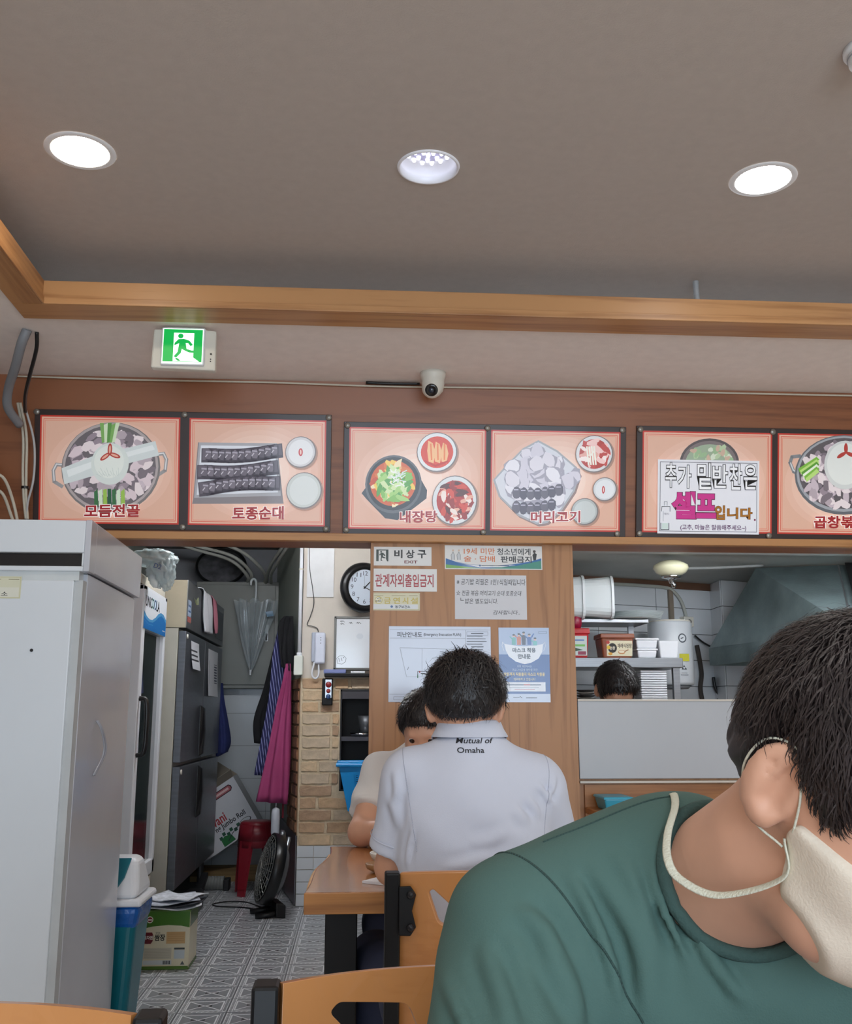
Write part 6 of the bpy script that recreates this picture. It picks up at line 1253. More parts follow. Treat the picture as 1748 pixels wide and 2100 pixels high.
def mesh_sdf(fn, lo, hi, h):
    lo = np.array(lo, f32); hi = np.array(hi, f32); n = np.ceil((hi - lo) / h).astype(int) + 1
    ax = [lo[i] + h * np.arange(n[i], dtype=f32) for i in range(3)]
    B = 14; nb_ = [(int(k) + B - 1) // B for k in n]                # evaluate only blocks near the surface
    cc = np.stack(np.meshgrid(*[lo[i] + h * (np.arange(nb_[i], dtype=f32) * B + (B - 1) / 2) for i in range(3)], indexing='ij'), -1)
    D0 = fn(cc); out = np.repeat(np.repeat(np.repeat(D0, B, 0), B, 1), B, 2)[:n[0], :n[1], :n[2]].astype(f32).copy()
    idx = np.argwhere(np.abs(D0) < h * B * 1.45 + .012); loc = np.stack(np.meshgrid(*[np.arange(B)] * 3, indexing='ij'), -1).reshape(-1, 3)
    for s in range(0, len(idx), 300):
        I = (idx[s:s + 300, None, :] * B + loc[None]).reshape(-1, 3); ok = (I < n).all(1); I = I[ok]
        out[I[:, 0], I[:, 1], I[:, 2]] = fn(lo + I.astype(f32) * f32(h))
    g = openvdb.FloatGrid(float(h * 4)); g.copyFromArray(np.clip(out, -h * 4, h * 4))
    pts, quads = g.convertToQuads(isovalue=0.0)
    return np.asarray(pts) * h + lo, np.asarray(quads)
def sdf_obj(name, fn, lo, hi, h, mat, parent, sm=2, vfn=None):
    v, q = mesh_sdf(fn, lo, hi, h)
    if vfn is not None: v = vfn(v)
    off = np.zeros(3); p = parent
    while p is not None: off = off + np.array(p.location); p = p.parent
    me = bpy.data.meshes.new(name); me.from_pydata([tuple(x) for x in (v - off)], [], [tuple(int(i) for i in f) for f in q])
    bm = bmesh.new(); bm.from_mesh(me)
    for _ in range(sm): bmesh.ops.smooth_vert(bm, verts=bm.verts, factor=.5, use_axis_x=True, use_axis_y=True, use_axis_z=True)
    bmesh.ops.recalc_face_normals(bm, faces=bm.faces); bm.to_mesh(me); bm.free()
    return link(me, name, mat, parent, smooth=True, recalc=False)
def rotm(yaw, pitch, roll=0): return np.array(Matrix.Rotation(yaw, 3, 'Z') @ Matrix.Rotation(pitch, 3, 'X') @ Matrix.Rotation(roll, 3, 'Y'), f32)
# head in local space: face towards -Y, up +Z, origin between the ears
def cranium(q): return smin(ellp(q, (0, .012, .035), (.076, .094, .082)), ellp(q, (0, .02, -.005), (.070, .08, .06)), .03)
def face_sdf(q):
    d = cranium(q); d = smin(d, ellp(q, (0, -.03, -.03), (.060, .062, .088)), .03); d = smin(d, rcone(q, (-.03, -.035, -.085), (.03, -.035, -.085), .034, .034), .03)
    d = smin(d, rcone(q, (0, -.062, -.098), (0, -.06, -.1), .02, .02), .02)                       # chin
    for s in (-1, 1): d = smin(d, rcone(q, (s * .036, -.068, -.012), (s * .042, -.055, -.03), .018, .018), .025)      # cheeks
    d = smin(d, rcone(q, (-.034, -.078, .03), (.034, -.078, .03), .011, .011), .016)                # brow
    for s in (-1, 1): d = smax(d, -rcone(q, (s * .031, -.1, .012), (s * .033, -.098, .012), .013, .013), .012)         # eye sockets
    d = smin(d, rcone(q, (0, -.084, .012), (0, -.106, -.028), .008, .0115), .012)
    for s in (-1, 1): d = smin(d, rcone(q, (s * .011, -.096, -.032), (s * .012, -.092, -.033), .007, .007), .006)
    d = smin(d, rcone(q, (-.017, -.086, -.058), (.017, -.086, -.058), .0065, .0065), .008); d = smin(d, rcone(q, (-.014, -.085, -.069), (.014, -.085, -.069), .0075, .0075), .007)
    return d
def ears(q):
    d = None
    for s in (-1, 1):
        e = np.stack([(q[..., 0] - s * .083) * .9 - s * (q[..., 1] - .018) * .42, (q[..., 1] - .018) * .9 + s * (q[..., 0] - s * .083) * .42, q[..., 2] + .004], -1)
        a = ellp(e, (0, 0, 0), (.0105, .0225, .035)); c = rcone(e, (s * .013, -.004, .014), (s * .012, -.006, -.012), .0145, .011); a = smax(a, -c, .003); a = smin(a, rcone(e, (s * .004, -.001, .02), (s * .003, .004, -.004), .0035, .0035), .004)
        a = smin(a, rcone(e, (-s * .002, -.006, -.028), (-s * .002, -.004, -.030), .008, .007), .008)
        d = a if d is None else np.minimum(d, a)
    return d
HL_Y = np.array([-.12, -.075, -.055, -.038, -.028, -.005, .03, .045, .075, .12], f32); HL_Z = np.array([.075, .062, .045, .01, -.012, .008, .030, -.03, -.058, -.066], f32)
def hair_sdf(q, th=.014, rough=.0022):
    n = np.sin(q[..., 0] * 210 + 3 * np.sin(q[..., 1] * 60)) * np.sin(q[..., 1] * 140 + q[..., 2] * 90) * rough
    thk = th * np.clip((q[..., 2] - np.interp(q[..., 1], HL_Y, HL_Z)) / .05 + .25, .25, 1)
    return smax(cranium(q) - thk - n, (np.interp(q[..., 1], HL_Y, HL_Z) - q[..., 2]) * .8, .008)
def hand(P, w, d, up, s=1.0, curl=.5, side=1):
    w = Vector(w); d = Vector(d).normalized(); up = Vector(up); up = (up - d * up.dot(d)).normalized(); rt = d.cross(up) * side
    D = rcone(P, w, w + d * .03 * s, .026 * s, .03 * s)
    for k in (-1.5, -.5, .5, 1.5): D = smin(D, rcone(P, w + d * .02 * s + rt * k * .012 * s, w + d * .08 * s + rt * k * .019 * s, .016 * s, .0125 * s), .012)
    for k, L in ((-1.5, .058), (-.5, .072), (.5, .078), (1.5, .068)):
        a = w + d * .085 * s + rt * k * .019 * s; b = a + (d * math.cos(curl * .6) - up * math.sin(curl * .6)) * L * .5 * s; c = b + (d * math.cos(curl * 1.7) - up * math.sin(curl * 1.7)) * L * .5 * s
        D = np.minimum(D, np.minimum(rcone(P, a, b, .0095 * s, .0088 * s), rcone(P, b, c, .0088 * s, .0075 * s)))
    a = w + d * .025 * s + rt * .028 * s; b = a + (d * .7 + rt * .65 - up * .2).normalized() * .04 * s; c = b + (d * .95 + rt * .1 - up * .3).normalized() * .03 * s
    return np.minimum(D, np.minimum(rcone(P, a, b, .013 * s, .011 * s), rcone(P, b, c, .011 * s, .0085 * s)))
def strands(R, c, n, mat, par, seed, L=(.022, .04), lift=.004, wid=.0016, th=.013, tousle=.35, name='hair_strands'):
    r = random.Random(seed); b = MB(); R = Matrix(R.tolist()); c = Vector(c); crown = Vector((0, .045, .11))
    for _ in range(n):
        while True:
            d = Vector((r.gauss(0, 1), r.gauss(0, 1), r.gauss(0, 1))).normalized(); q = Vector((d.x * .078, .012 + d.y * .096, .033 + d.z * .084))
            hl = float(np.interp(q.y, HL_Y, HL_Z))
            if q.z > hl + .006: break
        nrm = Vector((d.x / .078, d.y / .096, d.z / .084)).normalized(); fl = (q - crown); fl = fl - nrm * fl.dot(nrm); fl = fl.normalized() if fl.length > .01 else Vector((r.uniform(-1, 1), r.uniform(-1, 1), 0))
        fl = (fl + Vector((0, -.25, -.15)) + Vector((r.gauss(0, tousle), r.gauss(0, tousle), r.gauss(0, tousle)))); fl = (fl - nrm * fl.dot(nrm) * .7).normalized()
        near = min(1, (q.z - hl) / .05); ln = r.uniform(*L) * (.35 + .65 * near); p0 = q + nrm * (th * max(near, .3) * .95); side = nrm.cross(fl).normalized() * wid * r.uniform(.6, 1.3); row = []
        for k in range(4):
            f = k / 3; p = p0 + fl * ln * f + nrm * (lift * math.sin(f * 2.6) - .5 * ln * ln * f * f / .09) + nrm * .002; w = side * (1 - f * .85); row.append((p - w, p + w))
        vs = [c + R @ v for pr in row for v in pr]; b.add(vs, [(2 * k, 2 * k + 1, 2 * k + 3, 2 * k + 2) for k in range(3)])
    return b
m_skin = M('skin', (216, 164, 136), .5, var=.06, scale=20, sheen=.1); m_skin_b = M('skin_tan', (206, 152, 122), .5, var=.06, scale=20)
m_hair = M('black_hair', (34, 30, 31), .42, var=.25, scale=60); m_hairc = M('dark_brown_hair', (46, 38, 38), .45, var=.25, scale=60)
m_polo = M('white_polo', (206, 210, 224), .85, var=.015, bump=.15, bscale=700); m_tee = M('white_tee', (222, 220, 218), .88, var=.02, bump=.15, bscale=700)
m_green = M('green_tee', (72, 102, 96), .85, var=.05, scale=5, bump=.2, bscale=600); m_navy = M('navy_trousers', (44, 52, 78), .85, var=.08)
m_eye = M('eye_white', (230, 228, 224), .2, var=0); m_iris = M('iris', (40, 28, 22), .15, var=0)
def make_hair(name, c, R, par, mat, seed, n, th=.014, h=.004, L=(.022, .04), tousle=.35, lift=.005, wid=.0016):
    c = np.array(c, f32)
    hr = sdf_obj('hair', lambda P: hair_sdf((P - c) @ R, th), c - .16, c + .16, h, mat, par, 1)
    b = strands(R, Vector(c.tolist()), n, mat, par, seed, L, lift, wid, th, tousle)
    st = b.build('hair_strands', mat, hr, recalc=False); st['kind'] = 'stuff'
    return hr
def make_eyes(c, R, par):
    Rm = Matrix(R.tolist())
    for s in (-1, 1):
        p = Vector(c) + Rm @ Vector((s * .031, -.078, .012)); d = (Rm @ Vector((0, -1, -.25))).normalized()
        b = MB(); b.lathe([(0, -.012), (.008, -.009), (.012, 0), (.0105, .006)], p, d, n=16, caps=False); e = b.build('eye', m_eye, par, smooth=True)
        b = MB(); b.lathe([(.0108, .0055), (.006, .0105), (0, .012)], p, d, n=16, caps=False); b.build('iris', m_iris, e, smooth=True)
def project(par, mesh_obj, name, items, mat, dirv=(0, 1, 0), back=.5, lift=.0012, right=(1, 0, 0)):
    from mathutils.bvhtree import BVHTree
    me = mesh_obj.data; off = Vector((0, 0, 0)); p = mesh_obj
    while p is not None: off = off + Vector(p.location); p = p.parent
    bv = BVHTree.FromPolygons([v.co + off for v in me.vertices], [tuple(f.vertices) for f in me.polygons]); D = Vector(dirv).normalized(); b = MB()
    for body, org, w, h, kw in items:
        vs, fs = glyphs(body, **kw); x0 = min(v[0] for v in vs); x1 = max(v[0] for v in vs); y0 = min(v[1] for v in vs); y1 = max(v[1] for v in vs); out = []
        for x, y in vs:
            q = Vector(org) + Vector(right) * ((x - x0) / (x1 - x0) * w) + Vector((0, 0, 1)) * ((y - y0) / (y1 - y0) * h); hit = bv.ray_cast(q - D * back, D)
            out.append((hit[0] - D * lift) if hit[0] is not None else q)
        b.add(out, fs)
    return b.build(name, mat, par, recalc=False)
def cut_tube(par, mesh_obj, name, co, no, r, mat, keep=lambda p: True):
    bm = bmesh.new(); bm.from_mesh(mesh_obj.data); off = Vector((0, 0, 0)); p = mesh_obj
    while p is not None: off = off + Vector(p.location); p = p.parent
    res = bmesh.ops.bisect_plane(bm, geom=bm.verts[:] + bm.edges[:] + bm.faces[:], plane_co=Vector(co) - off, plane_no=Vector(no)); b = MB()
    for g in res['geom_cut']:
        if isinstance(g, bmesh.types.BMEdge):
            a, c = g.verts[0].co + off, g.verts[1].co + off
            if keep((a + c) / 2) and (a - c).length > 1e-5: b.cyl(a, c, r, n=6)
    bm.free()
    if b.v: return b.build(name, mat, par, smooth=True, recalc=False)

def surf_y(fn, x, z, y):
    for _ in range(80):
        d = float(fn(np.array([[x, y, z]], f32))[0]); y += max(d, .0004) * .8
        if d < .0006: break
    return y
def fold_lines(fn, lines, y0):
    out = []
    for l in lines:
        q = spline([(x, 0, z) for x, z in l], 2); out.append([(p.x, surf_y(fn, p.x, p.z, y0), p.z) for p in q])
    return out
def folds(P, L3, amp, w):                                    # each crease rises and fades along its length, with a hollow beside it
    out = 0
    for k, l in enumerate(L3):
        n = len(l) - 1; ww = w * (.8 + .3 * (k % 3)); db = tb = None
        for i, (a, b_) in enumerate(zip(l[:-1], l[1:])):
            a = np.array(a, f32); ba = np.array(b_, f32) - a; t = np.clip(((P - a) @ ba) / max(1e-9, float(ba @ ba)), 0, 1)
            d = np.linalg.norm(P - (a + t[..., None] * ba), axis=-1); g = (i + t) / n
            if db is None: db, tb = d, g
            else: m = d < db; tb = np.where(m, g, tb); db = np.where(m, d, db)
        out = out - amp * np.maximum(np.sin(PI * np.clip(tb, 0, 1)), 0) * (np.exp(-(db / ww) ** 2) - .55 * np.exp(-((db - 2.0 * ww) / ww) ** 2))
    return out
def legs(hipL, kneeL, ankL, hipR, kneeR, ankR, waist):
    def fn(P):
        d = rcone(P, waist[0], waist[1], .145, .15)
        for h, k, a in ((hipL, kneeL, ankL), (hipR, kneeR, ankR)):
            d = smin(d, rcone(P, h, k, .095, .07), .05); d = smin(d, rcone(P, k, a, .068, .055), .03); d = smax(d, plane(P, (0, 0, a[2] - .01), (0, 0, -1)), .005)
        return d
    return fn
def shoe(par, a, d, mat):
    a = Vector(a); d = Vector(d).normalized(); b = MB(); s = Vector((-d.y, d.x, 0)); rows = []
    for f, w, h in ((-.07, .03, .07), (-.05, .036, .085), (.0, .038, .08), (.06, .045, .055), (.12, .045, .045), (.17, .035, .035), (.185, .015, .02)):
        c = Vector((a.x, a.y, 0)) + d * f; rows.append([c + s * w * math.cos(t) + Vector((0, 0, max(0.002, h * (.5 + .5 * math.sin(t))))) for t in [2 * PI * k / 12 for k in range(13)]])
    b.sheet(rows); b.poly([rows[0][k] for k in range(12)]); b.build('shoe', mat, par, smooth=True)

# ---- A: man in the white polo, back to the viewer
tA = thing('person', 'seated man in a white lettered polo shirt seen from behind', 'person', (.28, 2.36, 0))
RA = rotm(PI - .16, .42, 0.0); cA = np.array((.262, 2.445, 1.168), f32)
LA = dict(sl=(.128, 2.42, 1.008), el=(.092, 2.475, .805), wl=(.14, 2.73, .785), sr=(.432, 2.42, .985), er=(.476, 2.48, .80), wr=(.40, 2.74, .785))
def skinA(P):
    q = (P - cA) @ RA; d = np.minimum(face_sdf(q), 9); d = smin(d, ears(q), .006); d = smin(d, rcone(P, (.27, 2.415, 1.02), (.265, 2.435, 1.13), .058, .056), .03)
    d = smin(d, rcone(P, (.13, 2.43, .98), (.43, 2.43, .97), .05, .05), .04); d = smin(d, rcone(P, (.275, 2.42, 1.0), (.28, 2.38, .62), .09, .10), .05)
    for s, e, w in (('sl', 'el', 'wl'), ('sr', 'er', 'wr')):
        d = smin(d, rcone(P, LA[s], LA[e], .048, .042), .02); d = smin(d, rcone(P, LA[e], LA[w], .042, .027), .02)
    d = smin(d, hand(P, LA['wl'], (.25, .95, -.05), (0, 0, 1), .95, .7, 1), .015); d = smin(d, hand(P, LA['wr'], (-.25, .95, -.05), (0, 0, 1), .95, .7, -1), .015)
    return d
bodyA = sdf_obj('body', skinA, (.0, 2.2, .5), (.58, 2.95, 1.33), .0065, m_skin_b, tA)
def shirtA(P):
    d = ellp(P, (.28, 2.365, .60), (.172, .125, .20)); d = smin(d, ellp(P, (.277, 2.39, .86), (.180, .122, .22)), .09)
    d = smin(d, rcone(P, (.145, 2.425, 1.0), (.415, 2.425, .985), .072, .072), .06); d = smin(d, rcone(P, (.272, 2.42, 1.075), (.16, 2.425, 1.012), .058, .06), .05); d = smin(d, rcone(P, (.272, 2.42, 1.075), (.40, 2.425, .992), .058, .06), .05)
    for s, e, k in (('sl', 'el', .80), ('sr', 'er', .86)):
        a = np.array(LA[s]); b_ = np.array(LA[e]); ax = (b_ - a) / np.linalg.norm(b_ - a); arm = rcone(P, a, b_, .066, .064); arm = smax(arm, plane(P, a + (b_ - a) * k, ax), .004); d = smin(d, arm, .022)
    d = d + .0022 * np.sin(P[..., 0] * 34 + 6 * P[..., 2] + 3 * np.sin(P[..., 2] * 14))
    return smax(d, plane(P, (.27, 2.42, 1.118), (0, .1, 1)), .006)
FA = [ [(0.41, 1.003), (0.435, 0.977), (0.455, 0.944)], [(0.382, 0.973), (0.402, 0.953), (0.416, 0.927)], [(0.347, 0.954), (0.368, 0.936), (0.39, 0.915)], [(0.461, 1.022), (0.449, 0.985), (0.426, 0.958)], [(0.089, 1.034), (0.094, 0.992), (0.09, 0.95)], [(0.077, 0.971), (0.09, 0.94), (0.099, 0.898)], [(0.131, 0.908), (0.12, 0.867), (0.116, 0.821)], [(0.304, 0.866), (0.249, 0.84), (0.185, 0.826)], [(0.337, 0.907), (0.293, 0.886), (0.25, 0.876)] ]
F3A = fold_lines(shirtA, FA, 2.0)
shA = sdf_obj('polo_shirt', lambda P: shirtA(P) + folds(P, F3A, .0085, .0085), (.0, 2.2, .45), (.60, 2.6, 1.12), .005, m_polo, tA, 1)
for sx, co in ((-1, (.125, 2.42, 1.0)), (1, (.43, 2.42, .98))): cut_tube(tA, shA, 'armhole_seam', Vector(co), Vector((sx, .12, -.18)), .0009, M('polo_seam', (178, 182, 198), .9), lambda p: p.z > .86)
# standing collar
b = MB(); rows = []
for z, r, oy in ((1.075, .082, 0), (1.105, .074, .004), (1.140, .066, .012), (1.143, .062, .013), (1.115, .061, .006)):
    rows.append([(.270 + r * 1.02 * math.cos(a), 2.425 + oy + r * .95 * math.sin(a), z - .030 * (math.sin(a) > 0) * math.sin(a) + .004 * math.cos(a + 1)) for a in [2 * PI * k / 48 for k in range(49)]])
b.sheet(rows); col = b.build('collar', m_polo, shA, smooth=True, solid=.003)
b = MB(); rows = []
for f, (z, r) in enumerate(((1.143, .067), (1.141, .070), (1.122, .077), (1.106, .086), (1.104, .085))):
    rows.append([(.270 + r * 1.05 * math.cos(a), 2.428 + .010 * (4 - f) / 4 + r * .96 * math.sin(a), z - .032 * max(0, math.sin(a))) for a in [PI * .86 + PI * 1.28 * k / 48 for k in range(49)]])
b.sheet(rows); b.build('collar_fold', m_polo, shA, smooth=True, solid=.0025)
for s, e, k in (('sl', 'el', .80), ('sr', 'er', .86)):
    a = Vector(LA[s]); b_ = Vector(LA[e]); ax = (b_ - a).normalized(); b = MB(); c = a.lerp(b_, k - .13); b.lathe([(.0675, -.002), (.0685, .0), (.0675, .002)], c, ax, n=40, caps=False); b.build('sleeve_hem', m_polo, shA, smooth=True)
project(tA, shA, 'lettering', [('Mutual of', (.229, 2.3, 1.091), .088, .013, dict(bold=.008, shear=.25)), ('Omaha', (.231, 2.3, 1.070), .062, .0125, dict(bold=.012))], M('print_black', (34, 34, 40), .6, var=0))
make_hair('hair', cA, RA, tA, m_hair, 11, 5200, .017, .004, (.028, .058), .55, .010, .0013)
sdf_obj('trousers', legs((.20, 2.36, .55), (.06, 2.78, .53), (.05, 2.72, .10), (.36, 2.36, .55), (.48, 2.78, .53), (.48, 2.75, .10), ((.20, 2.35, .56), (.36, 2.35, .56))), (-.08, 2.1, .05), (.65, 2.95, .78), .008, m_navy, tA)
for a in ((.05, 2.72, 0), (.48, 2.75, 0)): shoe(tA, a, (0, 1, 0), m_black)

# ---- B: diner opposite, facing the viewer, elbow on the table
tB = thing('person', 'diner in a white tee with an elbow on the table, half hidden', 'person', (.26, 3.70, 0))
RB = rotm(-.25, .62, 0.0); cB = np.array((.235, 3.47, 1.112), f32)
LB = dict(sl=(.085, 3.60, .965), el=(.022, 3.385, .785), wl=(.17, 3.22, .80), sr=(.43, 3.60, .96), er=(.50, 3.40, .785), wr=(.36, 3.22, .80))
def skinB(P):
    q = (P - cB) @ RB; d = smin(face_sdf(q), ears(q), .006); d = smin(d, rcone(P, (.25, 3.60, .98), (.24, 3.52, 1.06), .056, .055), .03)
    d = smin(d, rcone(P, (.10, 3.62, .95), (.42, 3.62, .95), .05, .05), .04); d = smin(d, rcone(P, (.255, 3.64, .95), (.27, 3.72, .6), .09, .1), .05)
    for s, e, w in (('sl', 'el', 'wl'), ('sr', 'er', 'wr')): d = smin(d, rcone(P, LB[s], LB[e], .048, .042), .02); d = smin(d, rcone(P, LB[e], LB[w], .042, .027), .02)
    d = smin(d, hand(P, LB['wl'], (.7, -.5, .3), (0, 0, 1), .95, .8, -1), .015); return smin(d, hand(P, LB['wr'], (-.7, -.5, .3), (0, 0, 1), .95, .8, 1), .015)
sdf_obj('body', skinB, (-.08, 3.05, .5), (.62, 3.85, 1.28), .0075, m_skin, tB)
def shirtB(P):
    d = ellp(P, (.27, 3.73, .62), (.165, .12, .2)); d = smin(d, ellp(P, (.26, 3.67, .86), (.175, .115, .2)), .09); d = smin(d, rcone(P, (.11, 3.61, .965), (.41, 3.61, .96), .07, .07), .06); d = smin(d, rcone(P, (.25, 3.62, 1.01), (.255, 3.62, 1.0), .075, .075), .06)
    for s, e in (('sl', 'el'), ('sr', 'er')):
        a = np.array(LB[s]); b_ = np.array(LB[e]); ax = (b_ - a) / np.linalg.norm(b_ - a); arm = rcone(P, a, b_, .066, .066); arm = smax(arm, plane(P, a + (b_ - a) * .68, ax), .004); d = smin(d, arm, .02)
    d = d + .003 * np.sin((P[..., 0] + P[..., 2]) * 45 + 3 * np.sin(P[..., 2] * 15)); return smax(d, -rcone(P, (.25, 3.58, 1.0), (.24, 3.50, 1.1), .064, .064), .005)
sdf_obj('tee_shirt', shirtB, (-.1, 3.3, .42), (.62, 3.9, 1.1), .008, m_tee, tB)
make_hair('hair', cB, RB, tB, m_hair, 12, 1500, .015, .005, (.02, .04), .4, .005, .002); make_eyes(cB.tolist(), RB, tB)
sdf_obj('trousers', legs((.19, 3.72, .55), (.10, 3.28, .53), (.10, 3.36, .10), (.35, 3.72, .55), (.42, 3.28, .53), (.42, 3.36, .10), ((.19, 3.73, .56), (.35, 3.73, .56))), (-.05, 3.1, .05), (.6, 3.95, .78), .009, m_navy, tB)
for a in ((.10, 3.36, 0), (.42, 3.36, 0)): shoe(tB, a, (0, -1, 0), m_black)

# ---- C: man in the green tee across from the viewer, head bowed to his left, wearing a mask
tC = thing('person', 'man in a green tee and cream face mask bowing his head', 'person', (.22, 1.02, 0))
RC = rotm(.45, .66, 0.0); cC = np.array((.388, .762, 1.095), f32)
LC = dict(sl=(.152, .965, .945), el=(.095, .80, .80), wl=(.26, .60, .79), sr=(.47, .90, .92), er=(.56, .76, .80), wr=(.44, .56, .79))
nb, nt_ = (.318, .955, .985), (.348, .835, 1.045)
def skinC(P):
    q = (P - cC) @ RC; d = smin(face_sdf(q), ears(q), .006); d = smin(d, rcone(P, nb, nt_, .062, .060), .03)
    d = smin(d, rcone(P, (.17, .97, .93), (.46, .92, .91), .045, .045), .03); d = smin(d, rcone(P, (.30, .99, .93), (.17, 1.03, .6), .085, .1), .05)
    for s, e, w in (('sl', 'el', 'wl'), ('sr', 'er', 'wr')): d = smin(d, rcone(P, LC[s], LC[e], .048, .044), .02); d = smin(d, rcone(P, LC[e], LC[w], .044, .028), .02)
    d = smin(d, hand(P, LC['wl'], (.8, -.5, .1), (0, 0, 1), 1, .7, -1), .015); return smin(d, hand(P, LC['wr'], (-.7, -.6, .1), (0, 0, 1), 1, .7, 1), .015)
bodyC = sdf_obj('body', skinC, (.0, .42, .55), (.66, 1.16, 1.25), .004, m_skin, tC, 1)
def shirtC(P):
    d = ellp(P, (.16, 1.04, .62), (.18, .12, .2)); d = smin(d, ellp(P, (.285, 1.0, .86), (.168, .115, .19)), .09); d = smin(d, rcone(P, (.165, .968, .945), (.46, .91, .92), .068, .068), .06)
    d = smin(d, rcone(P, (.295, .972, 1.005), (.17, .968, .955), .063, .065), .05); d = smin(d, rcone(P, (.305, .96, 1.005), (.42, .92, .95), .063, .065), .05)
    for s, e in (('sl', 'el'), ('sr', 'er')):
        a = np.array(LC[s]); b_ = np.array(LC[e]); ax = (b_ - a) / np.linalg.norm(b_ - a); arm = rcone(P, a, b_, .068, .071); arm = smax(arm, plane(P, a + (b_ - a) * .86, ax), .004); d = smin(d, arm, .028)
    d = d + .0016 * np.sin(P[..., 0] * 50 + P[..., 2] * 22 + 3 * np.sin(P[..., 2] * 20))
    return d
neck_ax = np.array(nt_) - np.array(nb)
def hole(P): return rcone(P, np.array(nb) + neck_ax * .10, np.array(nt_) + neck_ax * .6, .063, .075)
FC = [ [(0.186, 1.02), (0.201, 0.99), (0.216, 0.95), (0.222, 0.912)], [(0.206, 1.028), (0.225, 0.994), (0.24, 0.95), (0.242, 0.9)], [(0.227, 1.036), (0.242, 1.001), (0.25, 0.954), (0.252, 0.903)], [(0.256, 1.029), (0.263, 0.989), (0.278, 0.949)], [(0.107, 0.964), (0.118, 0.936), (0.125, 0.906)], [(0.156, 0.975), (0.176, 0.936), (0.185, 0.901)], [(0.074, 0.937), (0.086, 0.918), (0.092, 0.901)], [(0.139, 0.991), (0.16, 0.975), (0.172, 0.951)], [(0.179, 1.059), (0.205, 1.058), (0.227, 1.066)], [(0.28, 0.989), (0.299, 0.949), (0.323, 0.918)] ]
F3C = fold_lines(shirtC, FC, .55)
shC = sdf_obj('tee_shirt', lambda P: smax(shirtC(P) + folds(P, F3C, .0098, .0066), -hole(P), .004), (-.04, .66, .42), (.70, 1.20, 1.1), .004, m_green, tC, 1)
m_seam = M('green_seam', (50, 74, 70), .9, var=.05)
arm_ax = (Vector(LC['el']) - Vector(LC['sl'])).normalized()
cut_tube(tC, shC, 'armhole_seam', Vector((.176, .955, .965)), Vector((-.86, -.35, -.42)), .0011, m_seam, lambda p: p.z > .86 and p.x < .30)
cut_tube(tC, shC, 'shoulder_seam', Vector((.24, .95, 1.03)), Vector((.10, .86, -.05)), .0011, m_seam, lambda p: p.z > .97 and .175 < p.x < .30)
# ribbed neckline along the rim of the neck opening
axv = Vector(neck_ax.tolist()).normalized(); a1 = axv.orthogonal().normalized(); a2 = axv.cross(a1); ringp = []; Ln = float(np.linalg.norm(neck_ax))
for k in range(56):
    th_ = 2 * PI * k / 56; best = None
    for s_ in np.linspace(-.03, .2, 116):
        f = np.clip((s_ / Ln - .10) / 1.5, 0, 1); rr = .063 + .012 * f; p = Vector(nb) + axv * float(s_) + (a1 * math.cos(th_) + a2 * math.sin(th_)) * float(rr)
        if float(shirtC(np.array([tuple(p)], f32))[0]) < 0: best = p
    if best is not None: ringp.append(best)
b = MB(); b.tube(ringp, .0062, n=8, closed=True); b.build('neck_rib', M('green_rib', (58, 84, 80), .9, var=.08, bump=.4, bscale=300), shC, smooth=True)
make_hair('hair', cC, RC, tC, m_hairc, 13, 9000, .012, .0035, (.018, .034), .35, .005, .0009); make_eyes(cC.tolist(), RC, tC)
# mask
def maskC(P):
    q = (P - cC) @ RC; d = face_sdf(q) - .006; d = smin(d, rcone(q, (0, -.095, -.03), (0, -.09, -.075), .018, .018) - .006, .02)
    w = np.abs(q[..., 0]); top = .002 - .02 * np.clip((w - .02) / .05, 0, 1) ; bot = -.128 + .055 * np.clip((w - .03) / .04, 0, 1)
    d = smax(d, q[..., 2] - top, .004); d = smax(d, bot - q[..., 2], .004); return smax(d, q[..., 1] + .002 + .35 * np.abs(q[..., 2] + .035), .006)
m_mask = M('cream_mask', (226, 214, 196), .85, var=.03, bump=.15, bscale=500)
mk = sdf_obj('face_mask', maskC, cC - .17, cC + .17, .0035, m_mask, tC)
RCm = Matrix(RC.tolist()); cv = Vector(cC.tolist()); Lh = lambda x, y, z: cv + RCm @ Vector((x, y, z))
m_strap = M('mask_strap', (214, 214, 196), .8, var=.1, bump=.4, bscale=400)
for s in (-1, 1):
    b = MB(); b.tube(spline([Lh(s * .074, -.010, -.028), Lh(s * .079, -.004, .002), Lh(s * .083, .012, .030), Lh(s * .088, .036, .022), Lh(s * .088, .042, -.010), Lh(s * .080, .022, -.040), Lh(s * .074, -.008, -.042)], 8), .0010, n=6); b.build('ear_loop', m_strap, mk, smooth=True)
b = MB(); strap = spline([Lh(-.074, -.006, -.036), Vector((.314, .752, 1.035)), Vector((.283, .80, 1.015)), Vector((.262, .83, 1.022)), Vector((.258, .85, 1.035)), Vector((.268, .88, 1.052)), Vector((.285, .91, 1.072)), Vector((.296, .95, 1.080)), Vector((.305, 1.0, 1.065))], 10)
b.tube(strap, .0036, n=8, flat=.28, up=(0, 0, 1)); b.build('neck_strap', m_strap, mk, smooth=True)
sdf_obj('trousers', legs((.09, 1.02, .55), (.04, .56, .53), (.04, .62, .10), (.25, 1.02, .55), (.32, .56, .53), (.32, .62, .10), ((.09, 1.04, .56), (.25, 1.04, .56))), (-.15, .4, .05), (.5, 1.25, .78), .009, m_navy, tC)
for a in ((.04, .62, 0), (.32, .62, 0)): shoe(tC, a, (0, -1, 0), m_black)

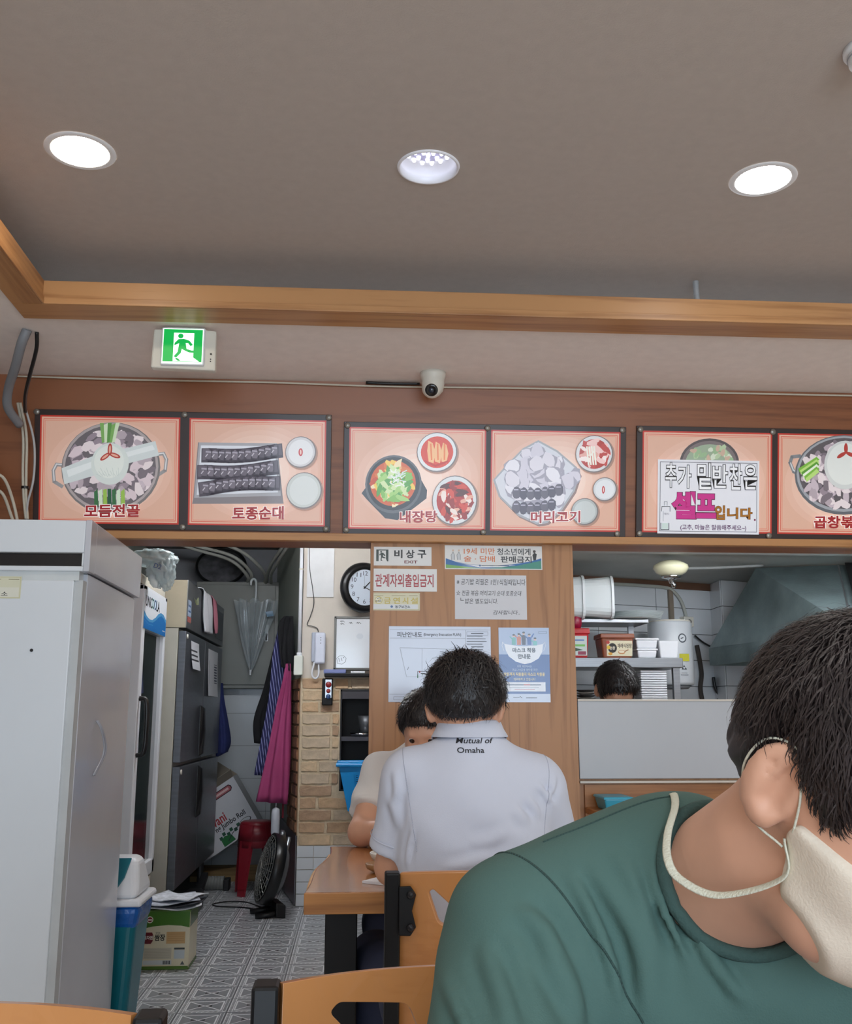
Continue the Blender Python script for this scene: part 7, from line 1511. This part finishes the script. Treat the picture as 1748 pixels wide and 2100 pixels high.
# ---- D: kitchen worker, only the hair shows above the half wall
tD = thing('person', 'kitchen worker bending behind the half wall, only dark hair visible', 'person', (1.17, 4.62, 0))
RD_ = rotm(.1, .75, 0.0); cD = np.array((1.168, 4.52, 1.262), f32)
def skinD(P):
    q = (P - cD) @ RD_; d = smin(face_sdf(q), ears(q), .006); d = smin(d, rcone(P, (1.17, 4.66, 1.12), (1.17, 4.57, 1.20), .052, .052), .03)
    for s in (-1, 1): d = smin(d, rcone(P, (1.17 + s * .17, 4.66, 1.07), (1.17 + s * .2, 4.58, .82), .045, .04), .02); d = smin(d, rcone(P, (1.17 + s * .2, 4.58, .82), (1.17 + s * .1, 4.36, .80), .04, .027), .02); d = smin(d, hand(P, (1.17 + s * .1, 4.36, .80), (-s * .3, -.6, -.4), (0, 0, 1), .9, .6, s), .015)
    return smin(d, rcone(P, (1.05, 4.66, 1.07), (1.29, 4.66, 1.07), .05, .05), .04)
sdf_obj('body', skinD, (.85, 4.22, .65), (1.5, 4.8, 1.45), .0095, m_skin, tD)
def shirtD(P):
    d = ellp(P, (1.17, 4.70, .9), (.175, .11, .26)); d = smin(d, rcone(P, (1.02, 4.66, 1.06), (1.32, 4.66, 1.06), .065, .065), .06)
    for s in (-1, 1): a = smax(rcone(P, (1.17 + s * .17, 4.66, 1.07), (1.17 + s * .2, 4.58, .82), .06, .06), plane(P, (1.17 + s * .19, 4.60, .90), (s * .1, -.25, -1)), .004); d = smin(d, a, .02)
    return d
sdf_obj('work_shirt', shirtD, (.88, 4.4, .6), (1.46, 4.85, 1.2), .009, M('maroon_shirt', (120, 40, 52), .85), tD)
sdf_obj('trousers', legs((1.08, 4.70, .78), (1.07, 4.66, .45), (1.06, 4.70, .10), (1.26, 4.70, .78), (1.27, 4.66, .45), (1.28, 4.70, .10), ((1.09, 4.70, .76), (1.25, 4.70, .76))), (.85, 4.5, .05), (1.5, 4.9, .98), .010, m_navy, tD)
for a in ((1.06, 4.70, 0), (1.28, 4.70, 0)): shoe(tD, a, (0, -1, 0), m_black)
make_hair('hair', cD, RD_, tD, m_hair, 14, 1800, .018, .005, (.03, .05), .35, .006, .0025); make_eyes(cD.tolist(), RD_, tD)
bpy.context.view_layer.update()
